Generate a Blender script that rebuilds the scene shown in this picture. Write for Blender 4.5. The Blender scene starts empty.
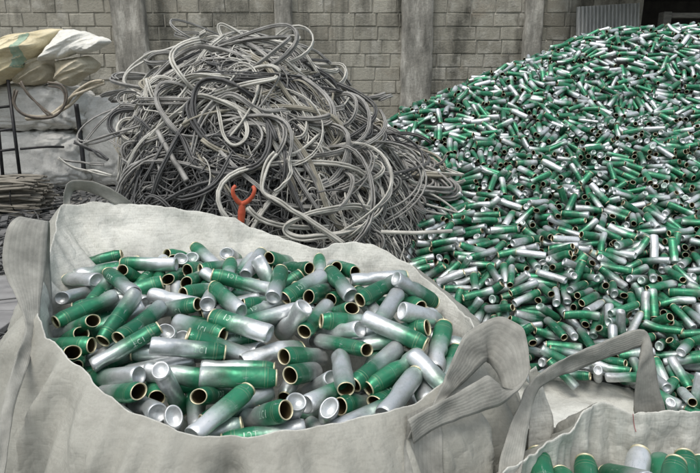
import bpy, bmesh, math, random
import numpy as np
from mathutils import Vector, Matrix, noise

random.seed(11)
rng = np.random.default_rng(11)
SC = bpy.context.scene
COL = SC.collection

# ------------------------------------------------------------------ camera model (photo measured at 700 x 473)
FPX = 582.0
PITCH = math.radians(15)
CAM_H = 1.4
CP, SP = math.cos(PITCH), math.sin(PITCH)


def at(px, py, Y):
    """Point that stands Y metres in front of the camera position and is seen at photo position (px, py)."""
    x = (px - 350) / FPX
    y = -(py - 236.5) / FPX
    d = np.array([x, CP + y * SP, -SP + y * CP])
    return np.array([0, 0, CAM_H]) + d * (Y / d[1])


def proj(p):
    q0, q1, q2 = p[0], p[1], p[2] - CAM_H
    fz = q1 * CP - q2 * SP
    up = q1 * SP + q2 * CP
    return 350 + FPX * q0 / fz, 236.5 - FPX * up / fz


cam = bpy.data.cameras.new('camera')
cam_o = bpy.data.objects.new('camera', cam)
COL.objects.link(cam_o)
cam.sensor_width = 36
cam.lens = 36 * FPX / 700
cam.clip_start = 0.05
cam.clip_end = 300
cam_o.location = (0, 0, CAM_H)
cam_o.rotation_euler = (math.radians(90) - PITCH, 0, 0)
SC.camera = cam_o

# ------------------------------------------------------------------ light
SUN_EL, SUN_AZ = math.radians(70), math.radians(215)   # azimuth measured clockwise from +Y: from behind the camera, a little left
world = bpy.data.worlds.new('World')
SC.world = world
world.use_nodes = True
wn = world.node_tree
sky = wn.nodes.new('ShaderNodeTexSky')
sky.sky_type = 'NISHITA'
sky.sun_disc = False
sky.sun_elevation = SUN_EL
sky.sun_rotation = SUN_AZ
sky.air_density = 1.0
sky.dust_density = 4.0
sky.ozone_density = 1.0
bg = wn.nodes['Background']
hsv = wn.nodes.new('ShaderNodeHueSaturation')     # thin overcast: a paler sky
hsv.inputs['Saturation'].default_value = .5
hsv.inputs['Hue'].default_value = .48
wn.links.new(sky.outputs[0], hsv.inputs['Color'])
wn.links.new(hsv.outputs[0], bg.inputs[0])
bg.inputs[1].default_value = 0.15
sun = bpy.data.lights.new('sun', 'SUN')
sun.energy = 1.15
sun.angle = math.radians(34)
sun.color = (1.0, 0.97, 0.92)
sun_o = bpy.data.objects.new('sun', sun)
COL.objects.link(sun_o)
sd = Vector((math.sin(SUN_AZ) * math.cos(SUN_EL), math.cos(SUN_AZ) * math.cos(SUN_EL), math.sin(SUN_EL)))
sun_o.rotation_euler = sd.to_track_quat('Z', 'Y').to_euler()
sun_o.location = (0, 0, 12)
vs = SC.view_settings
vs.view_transform = 'Standard'
vs.look = 'None'
vs.gamma = 1
vs.exposure = 0.45
vs.use_curve_mapping = False
SC.render.engine = 'CYCLES'
SC.cycles.max_bounces = 6


# ------------------------------------------------------------------ materials
class NT:
    def __init__(s, name):
        s.m = bpy.data.materials.new(name)
        s.m.use_nodes = True
        s.t = s.m.node_tree
        s.b = s.t.nodes['Principled BSDF']

    def n(s, typ, **kw):
        nd = s.t.nodes.new('ShaderNode' + typ)
        for k, v in kw.items():
            if k.startswith('i_'):
                nd.inputs[k[2:].replace('_', ' ')].default_value = v
            else:
                setattr(nd, k, v)
        return nd

    def l(s, a, b):
        s.t.links.new(a, b)

    def math(s, op, a, b=None, c=None, clamp=False):
        nd = s.t.nodes.new('ShaderNodeMath')
        nd.operation = op
        nd.use_clamp = clamp
        for i, v in enumerate((a, b, c)):
            if v is None:
                continue
            if isinstance(v, (int, float)):
                nd.inputs[i].default_value = v
            else:
                s.l(v, nd.inputs[i])
        return nd.outputs[0]

    def mix(s, fac, a, b, blend='MIX'):
        nd = s.t.nodes.new('ShaderNodeMix')
        nd.data_type = 'RGBA'
        nd.blend_type = blend
        for sock, v in ((nd.inputs['Factor'], fac), (nd.inputs['A'], a), (nd.inputs['B'], b)):
            if isinstance(v, (int, float)):
                sock.default_value = v
            elif isinstance(v, tuple):
                sock.default_value = (*v, 1) if len(v) == 3 else v
            else:
                s.l(v, sock)
        # the colour sockets share their names with the float ones: pick by type
        return nd.outputs['Result'] if nd.outputs['Result'].type == 'RGBA' else [o for o in nd.outputs if o.type == 'RGBA'][0]

    def ramp(s, fac, stops):
        nd = s.t.nodes.new('ShaderNodeValToRGB')
        cr = nd.color_ramp
        while len(cr.elements) < len(stops):
            cr.elements.new(0.5)
        for e, (p, c) in zip(cr.elements, stops):
            e.position = p
            e.color = (*c, 1) if len(c) == 3 else c
        s.l(fac, nd.inputs[0])
        return nd.outputs[0]

    def noise(s, vec, scale, detail=4, rough=.55):
        nd = s.t.nodes.new('ShaderNodeTexNoise')
        nd.inputs['Scale'].default_value = scale
        nd.inputs['Detail'].default_value = detail
        nd.inputs['Roughness'].default_value = rough
        if vec is not None:
            s.l(vec, nd.inputs['Vector'])
        return nd.outputs[0]

    def attr(s, name):
        nd = s.t.nodes.new('ShaderNodeAttribute')
        nd.attribute_name = name
        return nd.outputs['Fac']

    def obj(s):
        return s.t.nodes.new('ShaderNodeTexCoord').outputs['Object']

    def geo(s):
        return s.t.nodes.new('ShaderNodeNewGeometry').outputs['Position']

    def scale(s, vec, v):
        nd = s.t.nodes.new('ShaderNodeMapping')
        nd.inputs['Scale'].default_value = v
        s.l(vec, nd.inputs['Vector'])
        return nd.outputs[0]

    def bump(s, h, strength=.3, dist=.01):
        nd = s.t.nodes.new('ShaderNodeBump')
        nd.inputs['Strength'].default_value = strength
        nd.inputs['Distance'].default_value = dist
        s.l(h, nd.inputs['Height'])
        s.l(nd.outputs[0], s.b.inputs['Normal'])

    def set(s, **kw):
        for k, v in kw.items():
            k = k.replace('_', ' ')
            if isinstance(v, (int, float)):
                s.b.inputs[k].default_value = v
            elif isinstance(v, tuple):
                s.b.inputs[k].default_value = (*v, 1) if len(v) == 3 else v
            else:
                s.l(v, s.b.inputs[k])
        return s


def mix_fix():
    pass


def simple(name, lo, hi, scale=6, rough=.8, metallic=0.0, bump=.2, dist=.01, detail=5, coord='obj', stretch=None):
    t = NT(name)
    v = t.obj() if coord == 'obj' else t.geo()
    if stretch:
        v = t.scale(v, stretch)
    n = t.noise(v, scale, detail)
    c = t.ramp(n, [(.3, lo), (.7, hi)])
    t.set(Base_Color=c, Roughness=rough, Metallic=metallic)
    if bump:
        t.bump(t.noise(v, scale * 4, detail), bump, dist)
    return t.m


def can_material():
    t = NT('can_paint')
    along, green, tone = t.attr('along'), t.attr('green'), t.attr('tone')
    v = t.obj()
    nz = t.noise(v, 70, 3)
    big = t.noise(v, 14, 2)
    # green from the mouth end, fading through fine print into bare silver
    e = t.math('SUBTRACT', along, t.math('SUBTRACT', 1.0, green))
    e = t.math('ADD', e, t.math('MULTIPLY', t.math('SUBTRACT', nz, .5), .16))
    e = t.math('ADD', e, t.math('MULTIPLY', t.math('SUBTRACT', big, .5), .22))
    mk = t.math('MULTIPLY_ADD', e, 2.3, .5, clamp=True)
    g = t.mix(tone, (.008, .086, .042), (.034, .215, .108))
    g = t.mix(t.math('MULTIPLY', t.noise(t.scale(v, (1, 1, .2)), 55, 3), .5), g, (.03, .26, .14))
    silver = t.mix(tone, (.50, .525, .53), (.74, .76, .76))
    silver = t.mix(t.math('MULTIPLY', t.math('GREATER_THAN', t.noise(t.scale(v, (2.4, 2.4, 1)), 95, 2), .62), .16), silver, (.20, .36, .28))
    col = t.mix(mk, silver, g)
    # printed bands round the can
    for p0, w0, cc in ((.845, .004, (.36, .42, .26)), (.60, .003, (.30, .42, .32)), (.885, .003, (.42, .40, .22))):
        d = t.math('ABSOLUTE', t.math('SUBTRACT', along, p0))
        col = t.mix(t.math('MULTIPLY', t.math('LESS_THAN', d, w0), t.math('MULTIPLY', mk, .38)), col, cc)
    # scuffs down to metal
    sc = t.noise(t.scale(v, (1, 1, .22)), 130, 5, .72)
    col = t.mix(t.math('MULTIPLY', t.math('GREATER_THAN', sc, .63), .5), col, (.40, .45, .42))
    sc2 = t.noise(t.scale(v, (.5, .5, 1.5)), 60, 5, .75)
    col = t.mix(t.math('MULTIPLY', t.math('GREATER_THAN', sc2, .72), .4), col, (.06, .07, .06))
    # grime
    gr = t.math('MULTIPLY', t.math('SUBTRACT', t.noise(v, 20, 6, .65), .47, clamp=True), 2.8, clamp=True)
    col = t.mix(t.math('MULTIPLY', gr, .75), col, (.13, .13, .11))
    met = t.math('MULTIPLY_ADD', mk, -.22, .70)
    rgh = t.math('ADD', t.math('MULTIPLY_ADD', t.noise(v, 40, 4), .26, .25), t.math('MULTIPLY', gr, .25))
    t.set(Base_Color=col, Metallic=met, Roughness=rgh)
    t.bump(t.math('ADD', t.noise(v, 30, 2), t.math('MULTIPLY', t.noise(v, 150, 2), .06)), .40, .005)
    return t.m


M = {}
M['can'] = can_material()
M['gold'] = simple('gold_rim', (.50, .44, .27), (.70, .65, .46), 40, .4, .5, 0)
M['liner'] = simple('gold_lacquer_lining', (.06, .045, .02), (.11, .085, .04), 40, .55, .3, 0)
M['dull_rim'] = simple('darker_gold_rim', (.20, .19, .13), (.40, .37, .26), 40, .5, .4, 0)  # darker gold for the rims of the massed cans
M['print'] = simple('white_print', (.20, .36, .26), (.52, .62, .54), 70, .45, .3, 0)


def fabric(name, lo, hi, dirt, bag=False):
    t = NT(name)
    v = t.obj()
    big = t.noise(v, 5, 6, .6)
    fine = t.noise(v, 70, 3)
    c = t.ramp(big, [(.32, lo), (.66, hi)])
    dn = t.math('MULTIPLY', t.math('SUBTRACT', t.noise(v, 9, 7, .65), .54, clamp=True), 3.2, clamp=True)
    c = t.mix(dn, c, dirt)
    c = t.mix(t.math('MULTIPLY', fine, .22), c, (.25, .25, .22))
    if bag:     # the outside of the bags is darker and mottled; a line of stitching runs below the hem
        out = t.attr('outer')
        outer_tint = t.mix(t.noise(t.scale(v, (1, 1, .5)), 6, 7, .65), (.40, .395, .37), (.76, .755, .735))
        c = t.mix(out, c, t.mix(1.0, c, outer_tint, 'MULTIPLY'))
        blot = t.math('MULTIPLY', t.math('SUBTRACT', t.noise(v, 13, 7, .7), .55, clamp=True), 4.0, clamp=True)
        c = t.mix(t.math('MULTIPLY', blot, .5), c, (.17, .165, .14))
    wa = t.noise(t.scale(v, (1, 1, .06)), 300, 2)
    wb = t.noise(t.scale(v, (.06, .06, 1)), 300, 2)
    wv = t.math('MULTIPLY', t.math('SUBTRACT', t.math('ADD', wa, wb), .90, clamp=True), 0.9, clamp=True)
    c = t.mix(wv, c, (.22, .215, .185))
    h = None
    for scl, amp_ in ((7, 1.0), (15, .55), (33, .3)):
        r_ = t.math('ABSOLUTE', t.math('SUBTRACT', t.noise(t.scale(v, (1, 1, .75)), scl, 2, .5), .5))
        r_ = t.math('MULTIPLY', t.math('MINIMUM', r_, .12), amp_ * 5)
        h = r_ if h is None else t.math('ADD', h, r_)
    h = t.math('ADD', h, t.math('MULTIPLY', t.noise(t.scale(v, (1, 1, .12)), 380, 2), .12))
    h = t.math('ADD', h, t.math('MULTIPLY', t.noise(t.scale(v, (.12, .12, 1)), 380, 2), .12))
    t.set(Base_Color=c, Roughness=.75)
    t.b.inputs['Specular IOR Level'].default_value = .35
    t.bump(h, .32, .012)
    return t.m


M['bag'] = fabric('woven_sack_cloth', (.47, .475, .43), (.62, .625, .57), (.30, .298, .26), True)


def webbing():
    t = NT('webbing')
    a = t.attr('across')
    v = t.obj()
    s = t.math('SINE', t.math('MULTIPLY', a, 6.28 * 9))
    n = t.noise(v, 26, 5, .65)
    c = t.ramp(n, [(.3, (.17, .17, .15)), (.7, (.31, .31, .275))])
    st = t.math('MULTIPLY', t.math('GREATER_THAN', s, .8), .2)
    c = t.mix(st, c, (.15, .15, .13))
    t.set(Base_Color=c, Roughness=.85)
    t.bump(t.math('ADD', t.math('MULTIPLY', s, .12), t.noise(v, 120, 4)), .4, .002)
    return t.m


M['webbing'] = webbing()
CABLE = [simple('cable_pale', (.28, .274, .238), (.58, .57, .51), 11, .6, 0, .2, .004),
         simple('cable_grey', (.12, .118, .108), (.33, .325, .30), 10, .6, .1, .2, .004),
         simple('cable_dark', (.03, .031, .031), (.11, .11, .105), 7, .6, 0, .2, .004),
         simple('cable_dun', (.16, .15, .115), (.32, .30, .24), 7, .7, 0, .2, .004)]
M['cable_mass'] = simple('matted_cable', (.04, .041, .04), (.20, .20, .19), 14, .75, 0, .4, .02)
M['under'] = simple('gap_shade_core', (.02, .023, .021), (.06, .065, .06), 20, .8, 0, .4, .02)  # filler core for both heaps, shade of the gaps painted near-black


def wall_material():
    t = NT('concrete_block')
    v = t.geo()
    tone = t.attr('tone')
    c = t.mix(tone, (.27, .255, .205), (.40, .382, .315))
    st = t.noise(t.scale(v, (1.2, 1, .5)), 1.6, 6, .62)
    c = t.mix(t.math('MULTIPLY', t.math('SUBTRACT', st, .485, clamp=True), 5.5, clamp=True), c, (.075, .074, .058))
    l2 = t.noise(v, 3.1, 6, .65)
    c = t.mix(t.math('MULTIPLY', t.math('SUBTRACT', l2, .53, clamp=True), 5.0, clamp=True), c, (.47, .455, .395))
    sk = t.noise(t.scale(v, (4.5, 1, .22)), 1.3, 6, .65)
    c = t.mix(t.math('MULTIPLY', t.math('SUBTRACT', sk, .56, clamp=True), 4.5, clamp=True), c, (.10, .097, .08))
    br = t.noise(v, 2.2, 5, .6)
    c = t.mix(t.math('MULTIPLY', t.math('SUBTRACT', br, .6, clamp=True), 2.2, clamp=True), c, (.21, .155, .10))
    t.set(Base_Color=c, Roughness=.92)
    t.bump(t.noise(v, 26, 7, .75), .8, .03)
    return t.m


M['block'] = wall_material()


def column_material():
    t = NT('weathered_render')
    v = t.geo()
    st = t.noise(t.scale(v, (3, 3, .9)), 1.7, 8, .7)
    c = t.ramp(st, [(.34, (.11, .107, .09)), (.5, (.26, .25, .215)), (.62, (.46, .445, .39))])
    t.set(Base_Color=c, Roughness=.92)
    t.bump(t.noise(v, 30, 6, .7), .5, .02)
    return t.m


M['column'] = column_material()
M['mortar'] = simple('mortar', (.17, .162, .132), (.36, .345, .29), 6, .95, 0, .3, .01, coord='geo')
M['shed_shade'] = simple('shade_dark_shed', (.018, .018, .016), (.05, .048, .042), 5, .9)  # near-black: the shed's inner shade is put into the colour
M['timber'] = simple('grey_timber', (.10, .098, .085), (.22, .21, .18), 8, .85, stretch=(1, 6, 6))
M['sheet'] = simple('galvanised_sheet', (.26, .265, .25), (.42, .42, .39), 3, .6, .25, .2, .01, stretch=(6, 6, 1))
M['black'] = simple('black_steel', (.012, .012, .013), (.03, .03, .03), 20, .5, .4, 0)
M['red'] = simple('orange_red_paint', (.36, .055, .022), (.50, .10, .042), 30, .5, 0, .2, .003)
M['bale'] = fabric('dusty_sack_cloth', (.58, .57, .525), (.74, .73, .68), (.36, .35, .31))
M['white_sack'] = fabric('white_sack_cloth', (.62, .62, .56), (.78, .77, .70), (.48, .44, .34))
M['tan_sack'] = fabric('tan_sack_cloth', (.56, .47, .27), (.74, .67, .46), (.42, .30, .14))
M['beige_sack'] = fabric('beige_sack_cloth', (.42, .36, .24), (.60, .55, .42), (.22, .18, .11))
M['green_stripe'] = simple('faded_green_print', (.22, .33, .24), (.34, .42, .31), 20, .8)
M['rod'] = simple('dry_rods', (.11, .10, .078), (.30, .275, .225), 10, .8, coord='obj', stretch=(1, 8, 8))
M['hose'] = simple('brown_hose', (.06, .05, .04), (.17, .14, .105), 10, .6)
M['strawtape'] = simple('straw_tape', (.33, .29, .21), (.5, .45, .35), 20, .8)
M['board'] = simple('grey_board', (.15, .15, .148), (.25, .25, .245), 5, .9, stretch=(1, 2, 1))
M['red_thread'] = simple('red_thread', (.30, .09, .09), (.40, .14, .13), 40, .8, 0, 0)


def ground_material():
    t = NT('dirty_concrete')
    v = t.geo()
    a = t.noise(v, 1.1, 7, .6)
    b = t.noise(v, 7, 7, .65)
    c = t.ramp(a, [(.3, (.16, .155, .14)), (.55, (.27, .265, .245)), (.75, (.36, .355, .33))])
    c = t.mix(t.math('MULTIPLY', t.math('SUBTRACT', b, .5, clamp=True), 2.2, clamp=True), c, (.12, .115, .10))
    t.set(Base_Color=c, Roughness=.9)
    t.bump(t.noise(v, 30, 7, .7), .5, .015)
    return t.m


M['ground'] = ground_material()
M['litter'] = simple('dark_litter', (.02, .022, .022), (.14, .14, .135), 3, .7, 0, 0, coord='geo')


# ------------------------------------------------------------------ mesh helpers
def make_mesh(name, V, quads=None, tris=None, mats=(), qm=None, tm=None, attrs=None, smooth=True):
    V = np.asarray(V, np.float32)
    quads = np.zeros((0, 4), np.int32) if quads is None or len(quads) == 0 else np.asarray(quads, np.int32)
    tris = np.zeros((0, 3), np.int32) if tris is None or len(tris) == 0 else np.asarray(tris, np.int32)
    me = bpy.data.meshes.new(name)
    me.vertices.add(len(V))
    me.vertices.foreach_set('co', V.ravel())
    nl = quads.size + tris.size
    me.loops.add(nl)
    me.loops.foreach_set('vertex_index', np.concatenate([quads.ravel(), tris.ravel()]))
    npoly = len(quads) + len(tris)
    me.polygons.add(npoly)
    st = np.concatenate([np.arange(len(quads)) * 4, quads.size + np.arange(len(tris)) * 3])
    me.polygons.foreach_set('loop_start', st.astype(np.int32))
    mi = np.zeros(npoly, np.int32)
    if qm is not None:
        mi[:len(quads)] = qm
    if tm is not None:
        mi[len(quads):] = tm
    me.polygons.foreach_set('material_index', mi)
    me.polygons.foreach_set('use_smooth', np.full(npoly, smooth, bool))
    for m in mats:
        me.materials.append(m)
    for k, a in (attrs or {}).items():
        at_ = me.attributes.new(k, 'FLOAT', 'POINT')
        at_.data.foreach_set('value', np.asarray(a, np.float32))
    me.update()
    me.validate()
    return me


def link(name, me, parent=None, loc=None):
    o = bpy.data.objects.new(name, me)
    COL.objects.link(o)
    if loc is not None:
        o.location = loc
    if parent is not None:
        o.parent = parent
    return o


def tag(o, label, cat, group=None, kind=None):
    if label:
        o['label'] = label
    if cat:
        o['category'] = cat
    if group:
        o['group'] = group
    if kind:
        o['kind'] = kind
    return o


def empty(name, loc=(0, 0, 0)):
    o = bpy.data.objects.new(name, None)
    COL.objects.link(o)
    o.location = loc
    return o


def grid_quads(nr, nc, wrap=False, off=0):
    r = np.arange(nr - 1)[:, None]
    c = np.arange(nc if wrap else nc - 1)[None, :]
    c2 = (c + 1) % nc
    q = np.stack([r * nc + c + 0 * r, r * nc + c2, (r + 1) * nc + c2, (r + 1) * nc + c + 0 * r], -1)
    return q.reshape(-1, 4) + off


def catmull(P, m, closed=False):
    """Resample a polyline smoothly to m points at even arc length."""
    P = np.asarray(P, float)
    n = len(P)
    out = []
    segs = n if closed else n - 1
    for i in range(segs):
        if closed:
            a, b, c, d = P[(i - 1) % n], P[i], P[(i + 1) % n], P[(i + 2) % n]
        else:
            a, b, c, d = P[max(i - 1, 0)], P[i], P[i + 1], P[min(i + 2, n - 1)]
        for t in np.linspace(0, 1, 12, endpoint=False):
            out.append(.5 * ((2 * b) + (c - a) * t + (2 * a - 5 * b + 4 * c - d) * t * t + (3 * b - a - 3 * c + d) * t ** 3))
    out.append(P[0] if closed else P[-1])
    out = np.array(out)
    s = np.r_[0, np.cumsum(np.linalg.norm(np.diff(out, axis=0), axis=1))]
    u = np.linspace(0, s[-1], m, endpoint=not closed)
    return np.stack([np.interp(u, s, out[:, k]) for k in range(out.shape[1])], 1)


def frames(P, closed=False):
    T = np.gradient(P, axis=0)
    if closed:
        T = np.roll(P, -1, 0) - np.roll(P, 1, 0)
    T /= np.linalg.norm(T, axis=1)[:, None] + 1e-12
    N = np.zeros_like(T)
    a = np.array([0, 0, 1.0]) if abs(T[0, 2]) < .9 else np.array([1.0, 0, 0])
    n = a - T[0] * (a @ T[0])
    for i in range(len(P)):
        n = n - T[i] * (n @ T[i])
        n /= np.linalg.norm(n) + 1e-12
        N[i] = n
    return T, N, np.cross(T, N)


class Tubes:
    def __init__(s):
        s.V, s.Q, s.T, s.n = [], [], [], 0
        s.tone = []

    def add(s, P, r, sides=6, tone=.5):
        P = np.asarray(P, float)
        T, N, B = frames(P)
        m = len(P)
        r = np.broadcast_to(np.asarray(r, float), (m,))
        a = np.arange(sides) * 2 * math.pi / sides
        ring = P[:, None] + (N[:, None] * np.cos(a)[None, :, None] + B[:, None] * np.sin(a)[None, :, None]) * r[:, None, None]
        s.V.append(ring.reshape(-1, 3))
        s.Q.append(grid_quads(m, sides, True, s.n))
        b0, b1 = s.n, s.n + (m - 1) * sides
        for k in range(1, sides - 1):
            s.T.append((b0, b0 + k + 1, b0 + k))
            s.T.append((b1, b1 + k, b1 + k + 1))
        s.n += m * sides
        s.tone.append(np.full(m * sides, tone))
        return s

    def strands(s, P, r, k, sides=6, spread=None, twist=3.0):
        """k strands of radius r running side by side along P."""
        if k == 1:
            return s.add(P, r, sides)
        T, N, B = frames(np.asarray(P, float))
        spread = spread or r * 1.5
        u = np.linspace(0, 1, len(P))
        for j in range(k):
            ph = 2 * math.pi * j / k + twist * u + .5 * np.sin(u * 9 + j)
            rr = spread * (.75 + .5 * rng.random()) * (1 + .5 * np.sin(u * (5 + 3 * rng.random()) + rng.random() * 6))
            s.add(P + N * (np.cos(ph) * rr)[:, None] + B * (np.sin(ph) * rr)[:, None], r * (.85 + .3 * rng.random()), sides)
        return s

    def mesh(s, name, mat):
        return make_mesh(name, np.concatenate(s.V), np.concatenate(s.Q), s.T, [mat])


def box(V, Q, lo, hi):
    n = len(V)
    for z in (lo[2], hi[2]):
        for x, y in ((lo[0], lo[1]), (hi[0], lo[1]), (hi[0], hi[1]), (lo[0], hi[1])):
            V.append((x, y, z))
    for f in ((0, 3, 2, 1), (4, 5, 6, 7), (0, 1, 5, 4), (1, 2, 6, 5), (2, 3, 7, 6), (3, 0, 4, 7)):
        Q.append(tuple(n + i for i in f))


def bevel_box(name, lo, hi, mat, bev=.01, seg=2):
    V, Q = [], []
    box(V, Q, lo, hi)
    bm = bmesh.new()
    vs_ = [bm.verts.new(v) for v in V]
    for q in Q:
        bm.faces.new([vs_[i] for i in q])
    bmesh.ops.bevel(bm, geom=bm.edges[:], offset=bev, segments=seg, affect='EDGES', profile=.5)
    me = bpy.data.meshes.new(name)
    bm.to_mesh(me)
    bm.free()
    me.materials.append(mat)
    return me


def fbm(p, s, oct=3):
    v, a = 0, 1
    for i in range(oct):
        v += a * noise.noise(Vector(p) * s)
        s *= 2.1
        a *= .5
    return v


# ------------------------------------------------------------------ ground
GS = 80
gx = np.linspace(-GS, GS, 41)
GV = np.array([(x, y, 0) for y in gx for x in gx])
g = link('ground', make_mesh('ground', GV, grid_quads(41, 41), mats=[M['ground']]))
g['kind'] = 'structure'

# ------------------------------------------------------------------ block wall with columns
WY = 9.5
WX0, WX1, WH = -10.0, float(at(642, 20, WY)[0]), 3.7
wall = empty('block_wall', (0, WY, 0))
tag(wall, 'weathered grey concrete block wall with four rendered columns behind the heaps', 'wall')
V, Q, tone = [], [], []
BH, BW = .2, .37
rows = int(WH / BH)
for r_ in range(rows):
    x = WX0 - (BW / 2 if r_ % 2 else 0) - rng.random() * .05
    z0, z1 = r_ * BH + .003, (r_ + 1) * BH - .003
    while x < WX1:
        w = BW * (1 + rng.normal(0, .04))
        x0, x1 = max(x + .006, WX0), min(x + w - .006, WX1)
        x += w
        if x1 - x0 < .03:
            continue
        d = rng.normal(0, .004)
        n = len(V)
        jj = lambda: rng.normal(0, .005)
        b = .012
        for (ax_, az_) in ((x0, z0), (x1, z0), (x1, z1), (x0, z1)):
            V.append((ax_ + jj(), .009, az_ + jj()))
        for (ax_, az_) in ((x0 + b, z0 + b), (x1 - b, z0 + b), (x1 - b, z1 - b), (x0 + b, z1 - b)):
            V.append((ax_ + jj(), d - .004, az_ + jj()))
        Q.append((n + 4, n + 5, n + 6, n + 7))
        for k in range(4):
            Q.append((n + k, n + (k + 1) % 4, n + 4 + (k + 1) % 4, n + 4 + k))
        tone += [float(np.clip(rng.normal(.5, .36), 0, 1))] * 8
me = make_mesh('blocks', V, Q, mats=[M['block']], attrs={'tone': tone}, smooth=False)
link('blocks', me, wall)
V, Q = [], []
box(V, Q, (WX0, .012, 0), (WX1, .22, WH))
link('mortar_bed', make_mesh('mortar_bed', V, Q, mats=[M['mortar']], smooth=False), wall)


def rough_column(x0, x1, y0, y1, h):
    n = 40
    V, Q = [], []
    prof = [(x0, y1), (x0, y0 + .02), (x0 + .02, y0)] + [(x0 + .02 + (x1 - x0 - .04) * t, y0) for t in np.linspace(0, 1, 7)[1:-1]] + [(x1 - .02, y0), (x1, y0 + .02), (x1, y1)]
    for i in range(n):
        z = h * i / (n - 1)
        for (px_, py_) in prof:
            V.append((px_ + .022 * fbm((px_ * 2, py_, z), 2.4, 5), py_ + .022 * fbm((px_ + 7, py_, z), 3.4, 5), z))
    return make_mesh('column', V, grid_quads(n, len(prof)), mats=[M['column']])


for (pa, pb) in ((113, 146), (275, 292), (402, 433), (525, 542)):
    xa, xb = at(pa, 40, WY - .14)[0], at(pb, 40, WY - .14)[0]
    link('column', rough_column(xa, xb, -.14, .01, WH), wall)

# ------------------------------------------------------------------ dark shed at the right
shed = empty('open_shed', (0, 0, 0))
tag(shed, 'dark open shed with timber post and beam at the right end of wall', 'shed')
V, Q = [], []
box(V, Q, (3.1, 8.1, 2.95), (12.0, 13.0, 3.03))  # out-of-view slab, added to shade the wall end and the opening
link('unseen_shade_roof', make_mesh('unseen_shade_roof', V, Q, mats=[M['shed_shade']], smooth=False), shed)
V, Q = [], []
box(V, Q, (3.6, 12.6, 0), (12.0, 12.8, 2.945))
box(V, Q, (WX1 - .6, 9.75, 0), (WX1 - .4, 12.595, 2.945))
link('wall', make_mesh('wall', V, Q, mats=[M['shed_shade']], smooth=False), shed)
pa = at(668, 30, 9.3)
link('beam', bevel_box('beam', (pa[0], 9.25, at(668, 18, 9.3)[2]), (11, 9.4, at(668, 13, 9.3)[2]), M['timber'], .008), shed)
link('post', bevel_box('post', (pa[0] - .12, 9.24, 0), (pa[0], 9.41, at(668, 12, 9.3)[2]), M['timber'], .008), shed)
link('post', bevel_box('post', (11.0, 9.24, 0), (11.14, 9.41, 2.94), M['timber'], .008), shed)

# corrugated sheet leaning on the wall
ca, cb = at(579, 6, 9.0), at(643, 2, 9.0)
nx_, nz_ = 240, 16
V = []
for j in range(nz_):
    t = j / (nz_ - 1)
    for i in range(nx_):
        s = i / (nx_ - 1)
        x = ca[0] + (cb[0] - ca[0]) * s
        ztop = ca[2] + (cb[2] - ca[2]) * s
        y = 8.75 + .35 * t + .022 * math.sin(s * 2 * math.pi * 17)
        V.append((x, y, .9 + (ztop - .9) * t))
V = np.array(V)
Vb = V + np.array([0, .004, 0])
Q = grid_quads(nz_, nx_)
me = make_mesh('corrugated_sheet', np.r_[V, Vb], np.r_[Q, Q[:, ::-1] + len(V)], mats=[M['sheet']])
tag(link('corrugated_sheet', me), 'grey corrugated metal sheet leaning on wall above the can heap', 'metal sheet')


# ------------------------------------------------------------------ aluminium cans
CL, CR = .164, .0216


def can_parts(seg, body_rings):
    L, R = CL, CR
    body = [(.0, -L / 2 + .012), (.45 * R, -L / 2 + .0105), (.74 * R, -L / 2 + .004), (.84 * R, -L / 2), (.91 * R, -L / 2 + .001), (.985 * R, -L / 2 + .007)]
    for z in np.linspace(-L / 2 + .012, L / 2 - .022, body_rings):
        body.append((R, z))
    body += [(.985 * R, L / 2 - .017), (.93 * R, L / 2 - .0145), (.935 * R, L / 2 - .012), (.87 * R, L / 2 - .009), (.87 * R, L / 2 - .0065), (.79 * R, L / 2 - .004), (.77 * R, L / 2 - .002)]
    rim = [(.77 * R, L / 2 - .002), (.825 * R, L / 2 - .0015), (.84 * R, L / 2), (.815 * R, L / 2 + .0018), (.765 * R, L / 2 + .002), (.72 * R, L / 2 + .0005), (.71 * R, L / 2 - .003)]
    liner = [(.71 * R, L / 2 - .003), (.72 * R, L / 2 - .012), (.80 * R, L / 2 - .022), (.80 * R, L / 2 - .075), (.0, L / 2 - .08)]
    return body, rim, liner


def lathe(prof, seg):
    a = np.arange(seg) * 2 * math.pi / seg
    p = np.array(prof)
    V = np.stack([p[:, 0:1] * np.cos(a), p[:, 0:1] * np.sin(a), np.repeat(p[:, 1:2], seg, 1)], -1).reshape(-1, 3)
    return V, grid_quads(len(p), seg, True)


class Crush:
    """One can's bends and dents, applied to all of its parts alike."""
    def __init__(s, amount):
        s.bend = rng.normal(0, .045) * amount
        s.kink = rng.uniform(-.03, .03)
        s.kb = (rng.normal(0, .16) if rng.random() < .16 else 0) * amount
        s.d = [(rng.uniform(-CL * .42, CL * .05), rng.uniform(0, 6.28), rng.uniform(.0012, .0060) * amount, rng.uniform(.007, .022)) for _ in range(rng.integers(1, 4))]
        s.oval = rng.uniform(-.10, .10) * amount

    def __call__(s, V):
        V = V.copy()
        r = np.hypot(V[:, 0], V[:, 1])
        th = np.arctan2(V[:, 1], V[:, 0])
        dr = np.zeros(len(V))
        for z0, t0, dep, w in s.d:
            dt = np.angle(np.exp(1j * (th - t0)))
            dr += dep * np.exp(-((V[:, 2] - z0) / w) ** 2 - (dt / .7) ** 2)
        k = np.where(r > 1e-6, (r - np.minimum(dr, r * .4) * np.clip(r / CR, 0, 1)) / np.maximum(r, 1e-6), 1)
        V[:, 0] *= k * (1 + s.oval)
        V[:, 1] *= k * (1 - s.oval)
        z = V[:, 2]
        V[:, 0] += s.bend * (z / (CL / 2)) ** 2 * CL * .12 + np.maximum(z - s.kink, 0) * s.kb
        return V


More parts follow.
